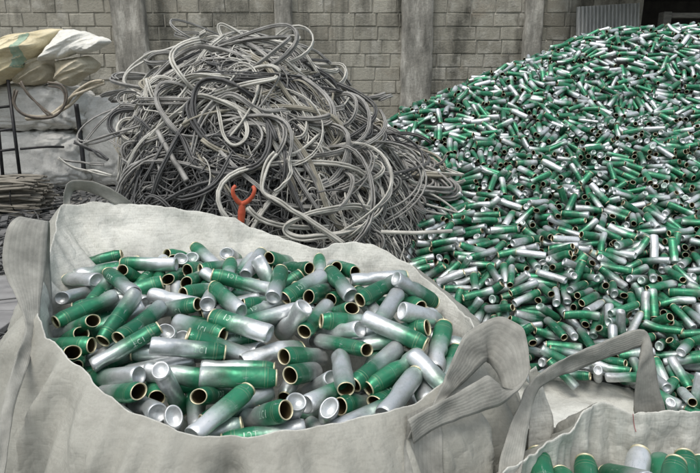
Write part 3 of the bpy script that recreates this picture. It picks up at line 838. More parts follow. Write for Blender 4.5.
# the great heap
# x, y, z in millimetres, then the azimuth and elevation of the can's axis in degrees
HEAP = np.array([
968,2398,110,134,31,1202,2293,150,-38,19,1297,2183,125,153,19,1494,2578,249,-43,-7,1154,2697,277,160,0,968,2478,151,-20,-22,
1464,2335,148,-87,-24,1234,2506,223,-105,-35,1332,2282,148,92,-2,1662,2774,324,165,-3,920,2905,340,-162,-15,1091,2988,377,136,4,
1180,2431,160,-48,11,1031,3176,446,159,2,1647,2676,272,100,19,1032,2524,154,168,9,771,2813,261,-47,19,683,2919,300,-174,-13,
1433,3005,363,141,29,1015,2654,221,-78,-8,1130,2556,206,-90,-8,1298,2580,266,20,-78,1406,2173,126,-107,13,1166,2377,145,-30,-11,
1016,2418,93,-33,13,1470,3063,398,-23,-5,1337,2489,165,174,-10,1398,2646,246,49,24,1388,2560,196,20,8,926,2867,298,25,14,
953,3493,508,-6,5,1360,2699,304,18,11,1730,2808,349,144,-10,1549,2783,300,-106,-40,567,3117,326,-12,27,1410,2382,119,88,27,
1749,2975,394,-90,-2,1246,2556,187,-48,19,1556,3205,441,133,-3,1032,2573,162,165,-1,1491,3177,425,167,17,1545,2454,217,48,-1,
585,3480,433,-175,-8,1083,2655,213,87,1,1496,2754,293,-110,-45,1275,3324,492,-174,6,1705,3122,423,142,-10,862,3620,540,3,-2,
475,3695,491,-166,-16,1012,2762,258,25,-35,1003,2659,175,-177,7,1521,2418,168,-27,22,1658,3446,502,-30,-24,2113,3638,605,138,18,
1205,2909,345,42,-1,1669,3843,672,-42,-42,1238,2823,308,-138,0,1016,3313,482,32,0,769,3228,429,-155,-9,851,3803,599,171,-3,
889,3043,360,-107,-20,1645,2906,351,-165,-5,639,2869,226,-177,-53,800,2340,122,98,-1,1865,3220,454,76,43,1421,3583,585,148,-3,
1942,3616,574,115,16,1256,3071,402,1,-23,484,3245,308,-13,36,1559,3727,591,-12,1,1470,2210,126,-128,-71,1521,2634,273,-93,33,
737,3349,426,-180,16,1572,3427,500,-31,-23,802,3069,364,101,14,930,2782,221,-6,-14,1696,2659,281,95,5,1668,3217,456,14,36,
1110,2359,127,62,-40,1225,2875,316,-138,1,1236,3001,380,40,59,1360,2250,108,37,19,1592,3256,485,39,-3,1314,3538,537,-10,-27,
1493,4286,793,138,20,373,3482,374,71,27,685,3030,328,82,15,922,3037,326,151,-46,1243,2769,287,42,1,704,3970,603,165,-34,
946,3260,432,-179,-13,1315,2394,112,-91,-28,396,3846,507,-169,6,890,3692,556,-21,7,1195,3189,427,-53,30,1216,3222,455,-53,29,
2141,3496,553,-23,1,1358,4117,731,13,22,1398,3563,541,-40,15,1388,2892,339,70,1,50,4373,562,-162,-28,1453,3387,496,-157,12,
1075,3836,596,-30,-12,879,2742,206,-171,24,612,3579,475,52,27,1558,2512,170,-177,42,1143,2907,313,78,17,289,4047,560,153,-13,
262,4445,691,-4,19,1762,3239,463,-108,-50,605,3040,287,180,4,149,4077,514,156,-1,1252,3280,463,159,-7,1285,2996,367,108,-16,
1998,3405,518,-167,-4,837,3425,434,-158,-5,1081,2869,305,74,6,568,3448,391,145,-21,507,4364,738,-39,-11,1357,3461,497,146,10,
1141,3953,664,110,16,697,4346,756,24,25,1488,3314,472,-120,-29,1246,2603,214,-150,34,1133,3672,550,19,39,2381,4400,874,-68,-22,
449,4301,702,-46,-21,548,3980,574,139,13,45,4236,514,29,33,1856,3728,588,175,28,833,2643,195,-1,38,581,2943,242,56,63,
579,4126,658,43,10,1848,3455,505,166,-11,436,3495,360,-43,20,317,3665,400,-67,-16,894,2437,89,-126,12,1867,3886,647,5,-17,
757,3202,375,-22,2,1294,3587,608,-90,-9,1866,4473,897,-172,-4,1242,3768,623,28,-3,1324,2120,85,42,-55,1035,2899,329,-89,6,
1486,4601,876,-4,-4,290,3583,363,-42,2,1434,3845,644,-157,61,-81,4050,381,-43,27,638,4025,631,-116,-31,1890,4175,763,-91,-40,
1297,4249,753,-59,-14,1362,2387,117,-92,-22,1579,3070,368,-171,-21,1940,4272,805,-42,-3,397,3283,317,6,20,1366,2790,283,-63,-13,
1026,3667,535,56,23,1453,3758,617,51,38,1921,3825,631,114,-42,2207,4145,740,157,10,954,3961,638,137,3,441,3915,554,-68,-6,
867,3098,352,82,25,656,3192,361,124,-61,656,3598,448,156,-26,296,4170,573,-11,-1,1097,4716,911,-172,1,175,3898,463,56,24,
2330,4851,998,155,-16,1345,4421,795,-175,-1,1646,4201,748,-59,-48,1010,4084,693,-118,-34,1740,3728,552,-49,-10,2343,4179,771,-62,-19,
251,3824,433,-119,-24,924,3492,457,128,-13,1797,3304,472,108,18,1787,3570,550,-110,-10,2050,3829,645,171,0,1823,3006,369,114,28,
1340,2286,75,-2,-5,1474,3501,515,-159,-34,1475,5184,1121,148,23,766,3583,459,-31,21,898,4261,739,153,-35,1627,2968,387,66,-5,
1300,4723,906,-17,-23,2139,4512,890,-70,-16,878,2693,209,-178,-10,979,4976,1027,-27,8,1642,4651,902,-175,-17,1806,3524,508,136,-32,
661,3117,303,22,7,1657,2565,234,161,-12,240,3922,497,70,13,751,3759,541,-169,-8,1887,3134,407,47,-1,331,4876,866,-145,-20,
1561,3114,379,7,27,1214,2663,229,61,18,1169,4890,983,176,-7,1645,3821,619,98,26,2526,4516,905,-26,-2,1617,2638,228,-141,43,
346,4258,658,67,21,884,2647,171,-96,13,1053,3012,330,-23,0,538,4643,846,137,19,1571,3013,354,33,-11,1315,5034,1043,-171,-24,
-160,4908,581,35,35,427,3809,477,-7,9,1909,5370,1208,-1,-9,2135,5310,1154,-34,4,2019,5328,1170,-165,-17,381,3327,331,7,18,
583,3224,324,26,32,846,4142,690,-55,16,692,2877,211,63,15,1030,2884,282,-134,12,1237,5496,1288,3,-6,462,4989,954,135,6,
2244,4484,889,-77,-7,874,4409,751,138,-25,1173,3014,366,108,-21,884,4223,707,159,-20,24,4881,713,-27,36,86,4630,667,71,28,
557,3723,463,-152,-13,1285,4518,839,28,4,-564,4652,242,-177,-46,2041,4352,822,-39,-5,1230,3431,512,-81,-4,824,4117,655,124,-17,
2799,5297,1123,-32,7,753,2761,164,91,37,565,3781,515,-57,8,2744,6072,1600,-11,-1,1889,3553,549,94,20,763,2978,290,-23,42,
2180,4353,835,81,27,643,4607,839,142,2,1467,3143,398,15,-33,899,4890,953,-34,-12,1265,3627,559,-32,6,2801,5944,1499,-21,-20,
1435,3923,687,114,3,786,3456,439,22,2,152,4618,698,75,29,1040,5481,1261,29,31,1775,3756,569,-49,-10,1083,4070,676,-93,-35,
741,4626,870,-73,-17,1317,5346,1213,-167,-6,1238,3677,602,-125,0,644,3149,344,167,-14,2070,4237,794,-57,-10,2235,4275,789,120,-9,
497,3517,404,1,-9,1982,3160,414,77,9,1086,4778,938,7,-9,1514,2822,286,-84,-56,-193,4762,456,-153,-36,-329,5047,460,-163,-45,
872,3332,423,38,26,1313,2649,256,34,-12,2073,3268,476,-47,-6,-111,4584,534,126,-38,1260,4080,684,-78,0,2456,5940,1511,149,-2,
1460,2818,288,76,15,1930,3318,457,54,65,2806,5728,1325,-50,-16,1868,4873,1005,100,23,743,4897,980,-96,-46,1767,4172,754,176,-5,
1948,4895,1008,-72,-14,2566,5877,1455,-170,-21,1205,5127,1093,167,-2,435,3404,343,177,-15,1854,4002,671,2,35,1489,2555,182,53,-14,
1504,4441,825,-151,17,794,3617,485,150,-18,716,3945,562,-152,-13,897,5114,1070,146,-5,1043,3157,397,88,1,-299,4266,267,7,47,
2061,5812,1459,-50,-16,1754,5150,1080,163,33,2027,4120,721,143,21,1570,4204,736,-133,-5,113,3833,382,24,-10,2100,3783,611,121,-21,
1015,4494,822,-89,-30,2513,4871,1011,150,-5,2093,4071,745,-99,-22,690,5317,1137,-174,0,1589,2420,136,-63,23,1952,3047,394,-38,17,
2743,6232,1715,168,6,637,4844,909,-63,28,-295,4592,360,-27,6,2065,5124,1058,149,5,2438,4158,745,-89,-10,774,2925,267,66,-20,
2046,4761,948,-144,-24,1733,3849,612,169,-17,115,5129,836,-115,-46,398,4078,605,96,15,1480,3916,646,149,-6,2419,5507,1214,34,37,
2295,3826,627,33,14,1456,2341,99,-92,-24,1181,3110,394,-130,-1,2592,6134,1645,179,-17,505,5314,1077,29,10,2494,6147,1652,-179,-23,
432,4561,790,-100,-26,2980,5321,1146,8,33,-437,4896,329,53,34,2639,5656,1277,16,1,1607,5298,1185,29,9,605,4899,958,-46,-24,
2168,5606,1319,-63,-50,-335,4574,322,-30,7,1037,3309,436,143,-21,946,2828,226,172,4,1061,2496,105,135,-14,1186,3426,496,-85,4,
893,2943,296,179,-10,2039,4225,759,-51,-17,1602,2972,345,40,-22,2513,5315,1105,-152,-7,830,3085,304,26,-14,2051,5523,1284,124,18,
650,3842,523,-58,-20,-153,4009,292,161,-26,527,3551,458,69,-8,-145,4533,412,8,35,875,2503,87,-135,18,242,4405,634,161,-5,
879,2604,129,-175,21,2030,4419,845,-38,-9,317,4552,749,62,29,1748,5647,1382,143,20,1114,4188,698,1,54,2138,6027,1576,-18,2,
2651,5808,1394,-172,-15,1971,3978,660,-21,12,969,3190,365,-69,10,2806,6160,1666,165,0,1592,5822,1461,171,7,1935,5526,1300,34,22,
1576,5409,1251,45,25,623,5147,1059,-171,-25,1606,4884,981,-128,-21,796,4681,896,-99,-37,1329,5230,1147,-11,-25,2758,5797,1380,20,8,
1653,4090,704,23,37,1177,2725,238,-105,4,2464,5653,1302,161,26,767,4296,741,-104,-13,2010,4059,710,-66,21,1832,2841,344,-50,-13,
701,3324,393,159,-1,943,3836,587,178,-44,2345,4281,811,-75,5,1813,4120,733,44,-23,1113,5056,1062,-10,5,715,3269,383,-21,1,
2566,6518,1841,157,7,809,2807,227,73,27,2773,5164,1080,126,21,677,4527,789,-131,17,1178,4970,1018,139,27,3102,5840,1428,168,38,
433,4256,647,-71,-15,1295,2712,255,-113,-29,1704,5581,1347,-75,-30,2965,6536,1891,-6,1,1812,5303,1177,26,-22,778,5168,1098,-82,-45,
-13,4799,630,-31,23,2309,3998,658,-72,14,666,4445,757,-172,15,901,3944,605,-72,7,2790,4936,993,167,-11,2101,5233,1102,104,9,
-382,4411,271,120,-4,1996,3686,566,164,48,49,4954,750,152,-18,3262,5709,1344,-177,1,1201,3859,611,-3,9,1079,4500,827,74,18,
466,4674,809,-175,11,1903,5239,1103,-166,-3,-98,4850,594,54,29,2528,5710,1333,0,1,1252,5692,1371,-173,-14,3133,6461,1858,-7,9,
405,5098,971,-15,-1,591,4082,607,11,11,118,3694,332,38,39,982,2870,234,170,-6,948,2537,118,49,-5,1776,3146,401,61,18,
713,4077,644,-112,-1,-307,4178,251,154,-26,921,5561,1267,-57,3,1755,3034,348,-155,5,880,4823,924,135,15,1168,4635,874,-114,-19,
1648,4783,942,-128,-10,1674,4476,810,-15,-5,1162,5217,1142,-61,-37,3006,5547,1209,110,11,2199,5928,1519,1,14,480,3586,445,60,-12,
202,3605,338,-44,0,802,3695,507,-166,26,1729,5248,1151,110,28,1069,4175,722,152,-49,184,5493,936,-169,-39,466,4146,612,150,0,
1139,4442,811,-90,-6,63,4012,414,-119,-47,2557,6322,1758,145,15,1766,4250,780,30,-3,1364,2231,26,142,0,2983,5688,1269,-18,-8,
3089,6181,1651,177,-4,1869,3774,595,159,-17,191,4297,574,79,14,707,4323,713,-126,-12,3105,5554,1223,112,23,895,3205,351,-175,-55,
1438,2928,302,-103,12,1151,2716,197,119,17,1804,4989,990,94,-41,-904,5428,158,-104,-19,489,4580,777,-29,16,1333,2889,338,-113,21,
3289,5951,1523,-6,-35,-430,5266,456,81,35,-620,5295,286,58,27,3092,5737,1349,36,21,1312,3882,606,119,-68,305,3823,453,-119,-25,
2068,3877,645,-22,-45,1187,5603,1329,-47,-6,943,5327,1150,-61,-2,3427,6209,1674,144,11,1185,3176,369,14,-41,781,4266,695,-112,-20,
3015,6089,1582,-37,-28,870,5392,1201,-157,17,1469,2497,151,154,-15,725,3714,506,29,-6,1155,2585,168,109,2,26,3927,402,-67,-1,
3133,5923,1493,102,48,394,4968,923,120,6,1108,3431,467,-60,12,288,5324,978,-139,-32,-781,5191,155,-143,-34,751,3912,553,28,14,
1436,3384,446,-12,3,2817,5417,1154,25,25,-199,4467,355,140,-16,1167,3557,499,-122,27,3229,5997,1519,-70,-48,1285,3155,385,17,42,
527,4219,652,-112,-23,2238,5528,1259,-91,-34,187,4044,474,0,-7,242,4258,583,64,34,2131,6190,1649,138,14,2636,4723,958,-38,29,
1047,5288,1176,94,21,1902,5711,1411,25,-11,877,5035,1016,19,16,2264,3973,671,87,20,849,4713,875,-99,-23,2934,5918,1446,8,8,
1418,4690,887,127,47,1142,3486,460,149,32,2171,3982,672,64,-29,389,3663,416,-86,-20,2712,5584,1195,93,34,1279,5839,1415,168,-7,
3036,6280,1753,-80,-29,-36,5264,770,-35,-4,416,3766,457,-7,10,548,4439,773,95,3,1483,5326,1168,-18,-21,1698,3545,499,145,8,
597,3421,346,-96,7,830,4077,619,162,6,2278,4699,911,100,-25,761,3106,313,37,21,1620,5533,1321,-57,-25,842,4947,975,-178,-14,
2043,3664,580,54,-3,2996,6018,1526,12,-4,1852,3290,433,156,-14,855,5288,1158,78,23,1251,3643,507,-84,11,1564,3840,602,-90,11,
-113,5058,677,111,17,1633,2524,214,-39,35,1388,4086,700,-120,2,2550,4760,977,38,-15,1488,3950,693,106,-4,52,5348,839,125,-17,
2371,5637,1271,-3,-4,2409,4455,877,-59,5,1701,4347,788,99,27,394,5478,1060,-19,29,1678,5449,1236,-32,-5,2943,5821,1404,-91,-21,
1543,4955,988,-94,-13,3245,5806,1413,32,1,2227,4900,977,98,48,1576,6014,1517,-48,31,1716,3715,511,-107,42,-140,4639,451,-154,-36,
737,2874,191,61,17,2496,4422,854,-90,25,2222,4790,950,-142,0,2252,6479,1755,-52,15,223,4546,708,-74,8,1038,3458,469,-60,7,
1445,5461,1280,-130,-1,2578,5059,1081,81,7,2039,5698,1358,-174,16,3541,6245,1733,165,-2,1701,5090,1033,103,7,932,4557,801,109,-6,
2250,4214,754,109,-13,901,5778,1294,-58,17,3414,6054,1602,-150,-19,1033,4251,745,-30,-18,-306,4506,295,-41,17,-10,4131,413,106,1,
1176,5465,1234,-65,-24,1631,3266,436,-7,1,1849,4240,778,37,-14,2061,3548,509,-61,-28,1829,3418,473,-4,-19,2278,4396,832,98,4,
1613,5037,1007,86,28,54,3778,333,6,30,3340,6523,1886,-53,-6,2481,4215,775,78,-11,-102,4258,399,-77,8,547,5043,1000,71,42,
-519,5502,373,16,34,3050,6127,1611,167,-5,1066,3971,609,-46,9,3187,6272,1749,32,14,1121,5272,1135,-69,-40,1890,4747,937,-120,-9,
2162,5848,1473,-156,-26,542,5239,1033,3,-4,1942,5856,1489,75,36,1519,5552,1296,-43,-46,1861,6175,1600,6,6,971,3279,385,108,-13,
3475,6624,1925,135,30,1584,3550,530,-116,-14,769,2457,152,29,-6,2536,4403,834,82,-12,2450,6227,1698,-161,-30,1333,5150,1102,80,24,
521,5392,1104,166,-20,1851,3624,537,-105,-10,973,4761,898,63,20,2805,5688,1259,95,30,2108,3583,541,-45,27,1983,6211,1631,140,-3,
2067,6108,1609,-142,-10,1311,4037,651,73,13,-417,4305,201,-157,-41,-28,3997,345,-91,6,2048,3380,487,23,-3,1977,4041,671,-110,38,
1825,5979,1540,-73,-28,261,4782,769,-110,-36,-46,4483,507,132,-1,2439,4304,803,-84,3,1928,4696,891,-18,8,1366,4981,984,-85,-26,
1766,4467,850,-102,-2,140,4371,575,57,20,-635,5012,221,-154,-36,1383,4777,913,-160,22,708,5380,1162,27,26,1468,5027,1025,-117,-8,
2605,5553,1178,-119,-30,-467,4580,234,49,51,1858,3083,338,105,-20,1615,2749,251,-138,24,585,3278,323,175,26,2792,5041,1015,-139,-24,
1509,6066,1508,16,35,2327,5576,1239,25,4,1817,4034,694,-127,-5,1589,4786,937,-128,-21,27,4857,672,153,-25,1768,4714,894,-67,-24,
1309,3002,325,-169,-31,866,4564,812,-105,-18,595,3838,513,-67,-12,2211,3917,654,-96,-26,1623,5222,1119,-107,-17,-605,4940,223,-146,-36,
1486,3556,503,-159,0,2984,5266,1116,35,13,1858,3933,657,4,-15,1849,5790,1456,-93,-46,-485,4400,192,-161,-27,1976,3305,400,-112,17,
96,4158,480,-18,10,2311,4172,735,-75,-11,3353,6172,1648,-40,-31,1735,4616,853,-84,-22,3033,6637,1929,-14,7,1992,5211,1076,-171,1,
1306,4167,698,-30,-13,431,3179,287,118,10,1152,4133,680,105,-30,-1,5155,737,-123,-35,365,4024,541,11,9,3040,5778,1341,-1,-9,
668,3671,463,27,-4,117,4029,447,84,13,1008,5182,1091,152,13,2289,5782,1382,177,-2,3071,5204,1103,-13,11,988,4597,824,-80,-20,
2427,5859,1455,46,11,1353,3189,371,-83,29,1766,4043,703,56,-13,294,5000,857,-7,15,2521,6088,1578,143,25,1263,4048,633,54,-8,
2289,5366,1138,133,20,2951,6068,1565,-20,-13,3002,5722,1296,-5,-8,1717,4820,918,17,33,3409,6416,1833,41,20,1387,2570,148,22,9,
2555,4727,936,-44,10,2151,3876,625,-68,37,1234,4668,867,-105,-6,3578,6437,1844,136,30,1014,3812,545,-132,22,492,4934,908,-122,-6,
-17,4650,580,-87,-25,1391,3755,598,-119,10,902,4480,771,42,-15,49,3882,364,-138,-34,232,5204,885,31,39,257,3702,390,-90,14,
3484,6370,1808,-142,-34,2531,4234,796,-73,-11,3140,6056,1560,35,63,2602,6080,1572,-67,-21,2568,4600,906,178,28,2718,5721,1286,-35,-37,
14,4588,613,-83,1,2268,6119,1628,-139,-42,1143,3621,467,26,-48,1767,5782,1452,87,20,-93,5364,745,36,15,1523,2366,110,-97,14,
215,3847,405,-138,-8,1683,3312,443,180,-28,1606,4593,851,114,-20,1976,3758,580,110,-62,2816,5483,1156,-62,-45,461,3043,234,-129,-46,
985,2710,167,28,27,2607,4535,909,-20,13,-981,5595,101,27,0,2230,3758,570,-114,38,350,4536,720,-118,-37,2870,6068,1563,157,17,
2200,5387,1179,-79,-33,-508,4459,198,-148,-33,2788,6368,1801,-104,-31,2770,5506,1144,-82,-32,2823,6625,1915,-152,-7,2767,5094,1038,-91,23,
3356,6254,1738,40,12,1115,4396,764,-91,-6,719,4241,682,-112,-22,1487,4835,930,-101,-12,1807,5081,1021,-27,-18,-50,4318,450,-81,-13,
248,3483,306,52,28,2966,5636,1230,-1,-20,-208,4919,494,-162,-36,1740,2663,263,-100,-36,2658,6424,1784,-7,0,1955,3388,467,-153,2,
2047,5749,1388,14,5,225,4837,772,75,13,2227,4421,821,-86,18,-568,4604,194,54,4,-239,4351,304,-15,38,2533,5533,1175,-130,-24,
197,4871,804,-95,-5,627,5052,988,-71,9,1477,5405,1214,49,26,381,4238,626,71,6,156,4831,735,31,23,2436,5179,1061,86,-8,
592,3012,248,-30,26,2949,6428,1805,-169,-17,940,2912,266,-164,6,1602,2863,290,-77,-12,992,4227,694,71,11,346,3958,511,-129,-23,
1371,3220,404,-178,32,2935,6344,1756,138,25,2143,5481,1210,-165,7,1425,5027,993,122,48,1777,4337,842,-115,16,643,2982,223,-71,18,
1132,4834,925,-4,38,-353,4747,342,-177,-36,928,3789,549,43,-23,2363,4711,963,-136,14,3215,6113,1604,-164,-27,1401,3016,317,-93,-32,
3269,6260,1706,179,14,2273,6267,1699,108,24,1986,3334,441,-109,17,-195,4192,270,-85,-14,3318,5649,1272,-23,-11,3217,5571,1217,142,16,
192,5072,829,10,32,1357,4363,761,-93,15,3678,6547,1896,-8,3,1819,4463,840,102,-28,1603,4303,804,56,-7,344,4753,793,134,-13,
2187,4259,756,108,-11,-493,4621,229,-132,-51,1896,4406,859,61,-3,2655,4678,930,121,-30,2628,6672,1890,-11,28,1510,4061,690,91,-30,
834,3550,421,46,-32,2454,5413,1121,88,28,1797,4358,774,96,-37,2211,5746,1403,-117,-31,-104,4134,359,157,-18,973,5635,1298,-118,-29,
2420,4003,682,123,1,1560,4595,817,-68,25,50,4640,616,-66,-13,2988,6245,1694,159,38,-98,5188,681,128,-24,-583,5089,276,-29,27,
2183,4048,689,-92,29,1356,6047,1457,-52,19,543,4720,841,1,13,931,4622,840,79,2,2194,6193,1658,122,4,2374,5897,1452,-148,2,
2387,4945,999,118,25,3369,5998,1561,-12,-9,962,4926,954,-44,10,1442,2685,220,-45,4,2570,4540,950,66,-3,1969,5637,1328,30,2,
990,3567,497,147,-4,3256,5879,1432,72,49,582,4330,698,116,11,985,3997,628,138,-18,2454,6016,1530,-14,-18,1324,4480,790,24,-26,
2363,4701,916,73,-18,1469,4362,748,41,-23,540,5517,1136,-69,3,356,4375,667,52,8,1248,3237,421,-76,10,797,5455,1207,149,9,
1673,3907,624,135,-53,396,3947,520,-123,-9,2186,5301,1113,-83,-7,3488,6242,1696,136,11,2334,3806,603,33,13,1463,5719,1373,105,28,
2687,5640,1181,-82,-37,1415,2662,185,-21,-9,2314,4801,944,-144,-8,2372,6418,1772,48,11,2398,6064,1563,-176,-16,1564,5154,1018,-132,-22,
2461,4802,932,-92,39,1625,5941,1507,51,18,1427,2064,95,125,-5,1429,4867,951,-87,-6,-1042,6116,62,20,18,1081,5026,1013,134,6,
1891,5309,1139,56,9,2551,5818,1376,-134,-40,1188,5729,1370,-157,-23,1081,4638,844,73,18,-1204,5997,76,-105,2,3276,6802,1965,120,-1,
483,3941,538,109,-2,2220,5016,1020,67,-38,1090,2811,258,87,-3,1670,5207,1097,-122,-27,3163,5921,1445,-37,0,3115,6284,1721,50,46,
2917,6706,1942,149,-12,547,3411,349,82,-19,1501,5616,1328,13,11,1834,5588,1310,65,26,3195,6469,1827,-55,-9,1474,4935,983,82,-1,
1112,3270,364,87,-19,3357,6431,1807,-19,-21,1484,4234,718,53,17,647,5648,1189,-137,-4,1546,2889,303,-76,-25,1467,3225,403,166,26,
3038,5864,1408,-159,-24,160,3909,426,-143,-16,-46,4546,528,-63,6,1483,5715,1408,-92,-11,757,4515,767,102,40,-221,5357,586,145,-18,
2105,4978,1028,73,3,2111,3379,526,-135,-19,892,5223,1100,76,8,1858,5693,1369,176,0,2310,4488,884,72,-28,-139,4299,340,0,33,
2493,4143,744,134,-50,1180,2835,269,-121,3,2693,5975,1490,82,42,762,4611,829,-17,-3,1926,4415,815,-95,18,2639,4331,868,109,4,
2456,4622,910,138,19,291,5041,868,169,-17,1576,5570,1307,-89,7,555,4963,911,75,6,1117,3143,365,67,-19,3053,6297,1729,-157,-48,
1372,2918,268,156,6,308,5300,948,-157,-52,1973,5133,1035,-18,-16,1814,3635,503,41,-9,1534,3996,658,-36,18,1971,5998,1522,17,31,
3709,6643,1933,148,11,3361,5931,1476,-104,-39,1318,4878,938,1,1,2066,4776,900,-53,28,1000,4139,642,50,-24,1531,5715,1377,-97,-45,
724,5059,1008,156,-1,94,4191,490,144,-33,3530,6698,1948,121,21,-337,5156,463,-172,-36,-853,5740,129,-149,-29,-287,5299,521,-167,-35,
1586,5381,1199,-122,-20,-508,5171,345,126,-14,2872,5752,1311,81,35,2161,5188,1079,105,7,2297,3899,583,48,-46,-494,5083,338,127,-13,
45,4459,553,112,18,30,4207,411,-179,-29,2301,5704,1328,-32,-22,172,4976,790,-29,24,1134,4078,663,-59,6,1242,5903,1414,179,-14,
1674,5989,1493,159,-20,1022,4936,975,153,13,-883,5885,130,-150,-1,435,3655,432,79,-3,435,4488,730,-160,-14,1240,5432,1222,-101,-19,
2455,6214,1656,10,32,909,3287,366,-127,-63,2332,6551,1788,-29,37,3114,5238,1134,173,-3,1979,5016,1026,97,-11,2921,6474,1827,-175,1,
1360,5440,1231,-57,-8,284,4642,732,0,17,1463,4543,844,-138,13,1869,4832,933,-116,0,-88,4460,473,-84,2,2335,4585,898,-150,-15,
317,4681,758,-5,26,857,5064,1027,23,0,2503,5209,1063,103,-14,2860,6150,1624,-164,-12,1973,4797,943,73,-3,816,3206,336,-149,-34,
1609,3327,464,-144,14,2194,5634,1298,-136,-49,806,5263,1106,-143,-1,1554,4042,659,-41,33,750,4728,848,8,-10,-494,4995,316,157,-29,
2310,5442,1158,-68,-33,799,4455,770,-89,-22,1641,2460,177,-177,-5,2395,4787,981,-138,13,-242,5031,500,35,35,-98,4980,632,-45,-1,
1697,5523,1279,-8,6,2730,5956,1475,84,25,518,3985,533,109,-1,-819,5401,155,0,35,-69,4093,318,-93,-19,1121,3784,537,94,-4,
648,4953,946,113,-17,2678,4855,973,3,-13,3438,5909,1499,-53,-35,1472,5889,1467,-95,-12,2669,5437,1107,-115,-28,2149,4053,645,-113,35,
3089,5978,1499,21,26,2260,5143,1053,-117,-22,-546,4904,255,56,33,3368,6721,1952,30,21,2261,5880,1450,28,10,-304,4451,278,139,-17,
2736,6470,1813,5,29,3372,5817,1429,-151,7,1985,4209,737,154,26,-778,5265,169,-161,-36,1296,4596,840,52,-25,-1081,5545,75,-58,0,
1511,4653,852,-135,-47,1718,6167,1570,112,6,1418,3928,593,-101,5,608,5519,1163,92,18,2388,4412,827,7,7,2392,5266,1051,59,17,
-142,4840,514,18,36,-687,5559,255,180,-35,-420,5082,389,-80,-6,1608,3937,611,-109,22,1303,4696,856,-75,14,2385,4482,825,-141,24,
1931,4151,712,-76,-8,1035,3077,340,-16,2,2415,5058,1031,-98,13,721,4947,963,-103,-29,-1001,6440,77,-30,5,-334,5345,493,7,35,
1349,5506,1266,-54,16,1688,5763,1407,-80,-43,2058,4569,812,29,51,2292,4111,677,124,-3,-724,4765,142,-9,36,2325,6088,1612,-103,-10,
2403,5770,1359,-77,-32,1837,4921,963,83,-5,2024,3516,501,116,14,2146,4404,828,-113,18,-88,5253,699,137,-31,2594,5984,1501,177,-6,
2252,6638,1758,-5,8,3231,6186,1656,-19,-11,404,4802,845,74,0,1081,5495,1237,56,19,259,3984,473,-169,1,1199,4141,670,-77,0,
678,4027,591,-17,12,3329,6352,1767,-179,1,1768,4407,793,-107,8,3617,6284,1758,-20,-17,1392,4533,825,-108,-6,2330,6262,1704,-76,-6,
6,4310,482,-114,-23,2441,5794,1371,-82,-30,-896,6491,97,25,-14,1479,4483,823,28,-12,1194,3102,346,107,-24,117,4482,600,-25,44,
2888,5026,1009,-112,-23,1313,5559,1289,-17,8,2295,5993,1520,130,26,2021,3792,585,-13,-24,1984,5583,1294,-138,-28,1632,5797,1419,-138,2,
522,4817,873,-83,15,2928,5156,1075,-118,8,390,3771,403,180,-11,1590,5303,1137,-101,-8,1675,4023,636,-99,-24,2343,6225,1653,-58,-1,
-137,5509,686,-168,-32,2569,5129,1045,-105,-2,259,4447,626,3,39,165,4183,523,145,-7,1382,3684,568,-45,19,1266,2361,100,98,-26,
3692,6723,1957,165,-11,2650,6562,1836,-7,22,1159,4339,732,34,34,1011,4417,756,-60,13,-502,4888,281,-124,-33,615,4364,719,118,16,
719,5126,1071,86,-2,1230,2473,135,101,2,1343,3656,547,-14,-24,1704,5475,1251,-23,-7,2921,4980,977,-114,44,2010,4713,873,163,-28,
2338,4752,949,-136,13,1275,5160,1071,75,29,1021,5262,1127,118,14,301,3475,303,55,5,-821,6938,131,76,-73,1687,3215,385,-57,-3,
2563,5655,1206,-110,-32,-707,6375,164,159,16,2073,5919,1483,141,18,2648,5736,1302,-56,-46,630,3069,242,171,5,1562,5455,1243,-134,-38,
3599,6900,1983,135,-16,2060,3392,438,-111,-2,1793,4157,698,49,-16,269,3692,342,150,-4,1244,5318,1162,-135,-14,224,5285,900,-128,-12,
1078,5243,1120,-93,-16,462,4829,848,73,-3,2509,5865,1370,35,20,826,3993,583,132,15,1754,4983,1009,69,-3,3160,5782,1334,-115,-19,
1381,5135,1062,59,27,2063,4856,939,-126,22,1903,5083,1021,130,30,818,2919,217,-120,-24,2891,6215,1671,-163,-32,2609,5064,1045,81,7,
2007,5791,1416,17,4,623,4839,851,-166,-15,1113,5391,1194,-39,-11,1334,3309,439,166,4,-239,5261,549,-167,-35,2896,5263,1080,-163,6,
1698,4617,809,-98,23,1397,5571,1301,-47,-33,110,3738,343,-161,-6,2374,3918,649,-68,19,2150,3609,532,-61,0,2855,5393,1133,32,16,
2099,5644,1318,-113,-16,649,4568,794,-132,12,606,4132,626,11,11,1413,4388,726,37,12,197,5138,850,153,-16,2036,3150,360,-27,-7,
596,5351,1086,-64,2,-831,5312,137,6,36,2767,6762,1933,152,-13,2549,5398,1118,38,-6,1558,2616,215,78,16,1721,3665,489,-126,24,
-982,6388,49,-13,-17,1022,4753,895,-117,-20,859,5624,1229,108,3,1460,5191,1076,70,16,-35,5678,778,-137,-8,1282,5976,1430,-11,0,
1195,3833,568,66,-20,410,5350,1011,139,1,-1175,5802,74,-78,1,3516,6364,1770,47,37,782,4887,932,-96,4,1408,5667,1345,-100,-7,
515,4309,656,96,36,1825,5459,1234,-97,-27,1241,4918,957,173,0,2734,5176,1042,53,6,1566,4885,931,56,22,1367,3049,297,-119,-10,
-758,5069,148,-53,14,1013,5546,1246,173,-37,530,5652,1136,129,7,2292,5302,1085,158,26,2666,5862,1401,-72,-38,3272,6620,1924,-104,-18,
1670,5118,994,146,19,-419,5496,443,46,27,887,4130,656,-71,1,2399,5370,1097,-107,4,3208,5701,1302,-124,-3,510,5079,967,84,25,
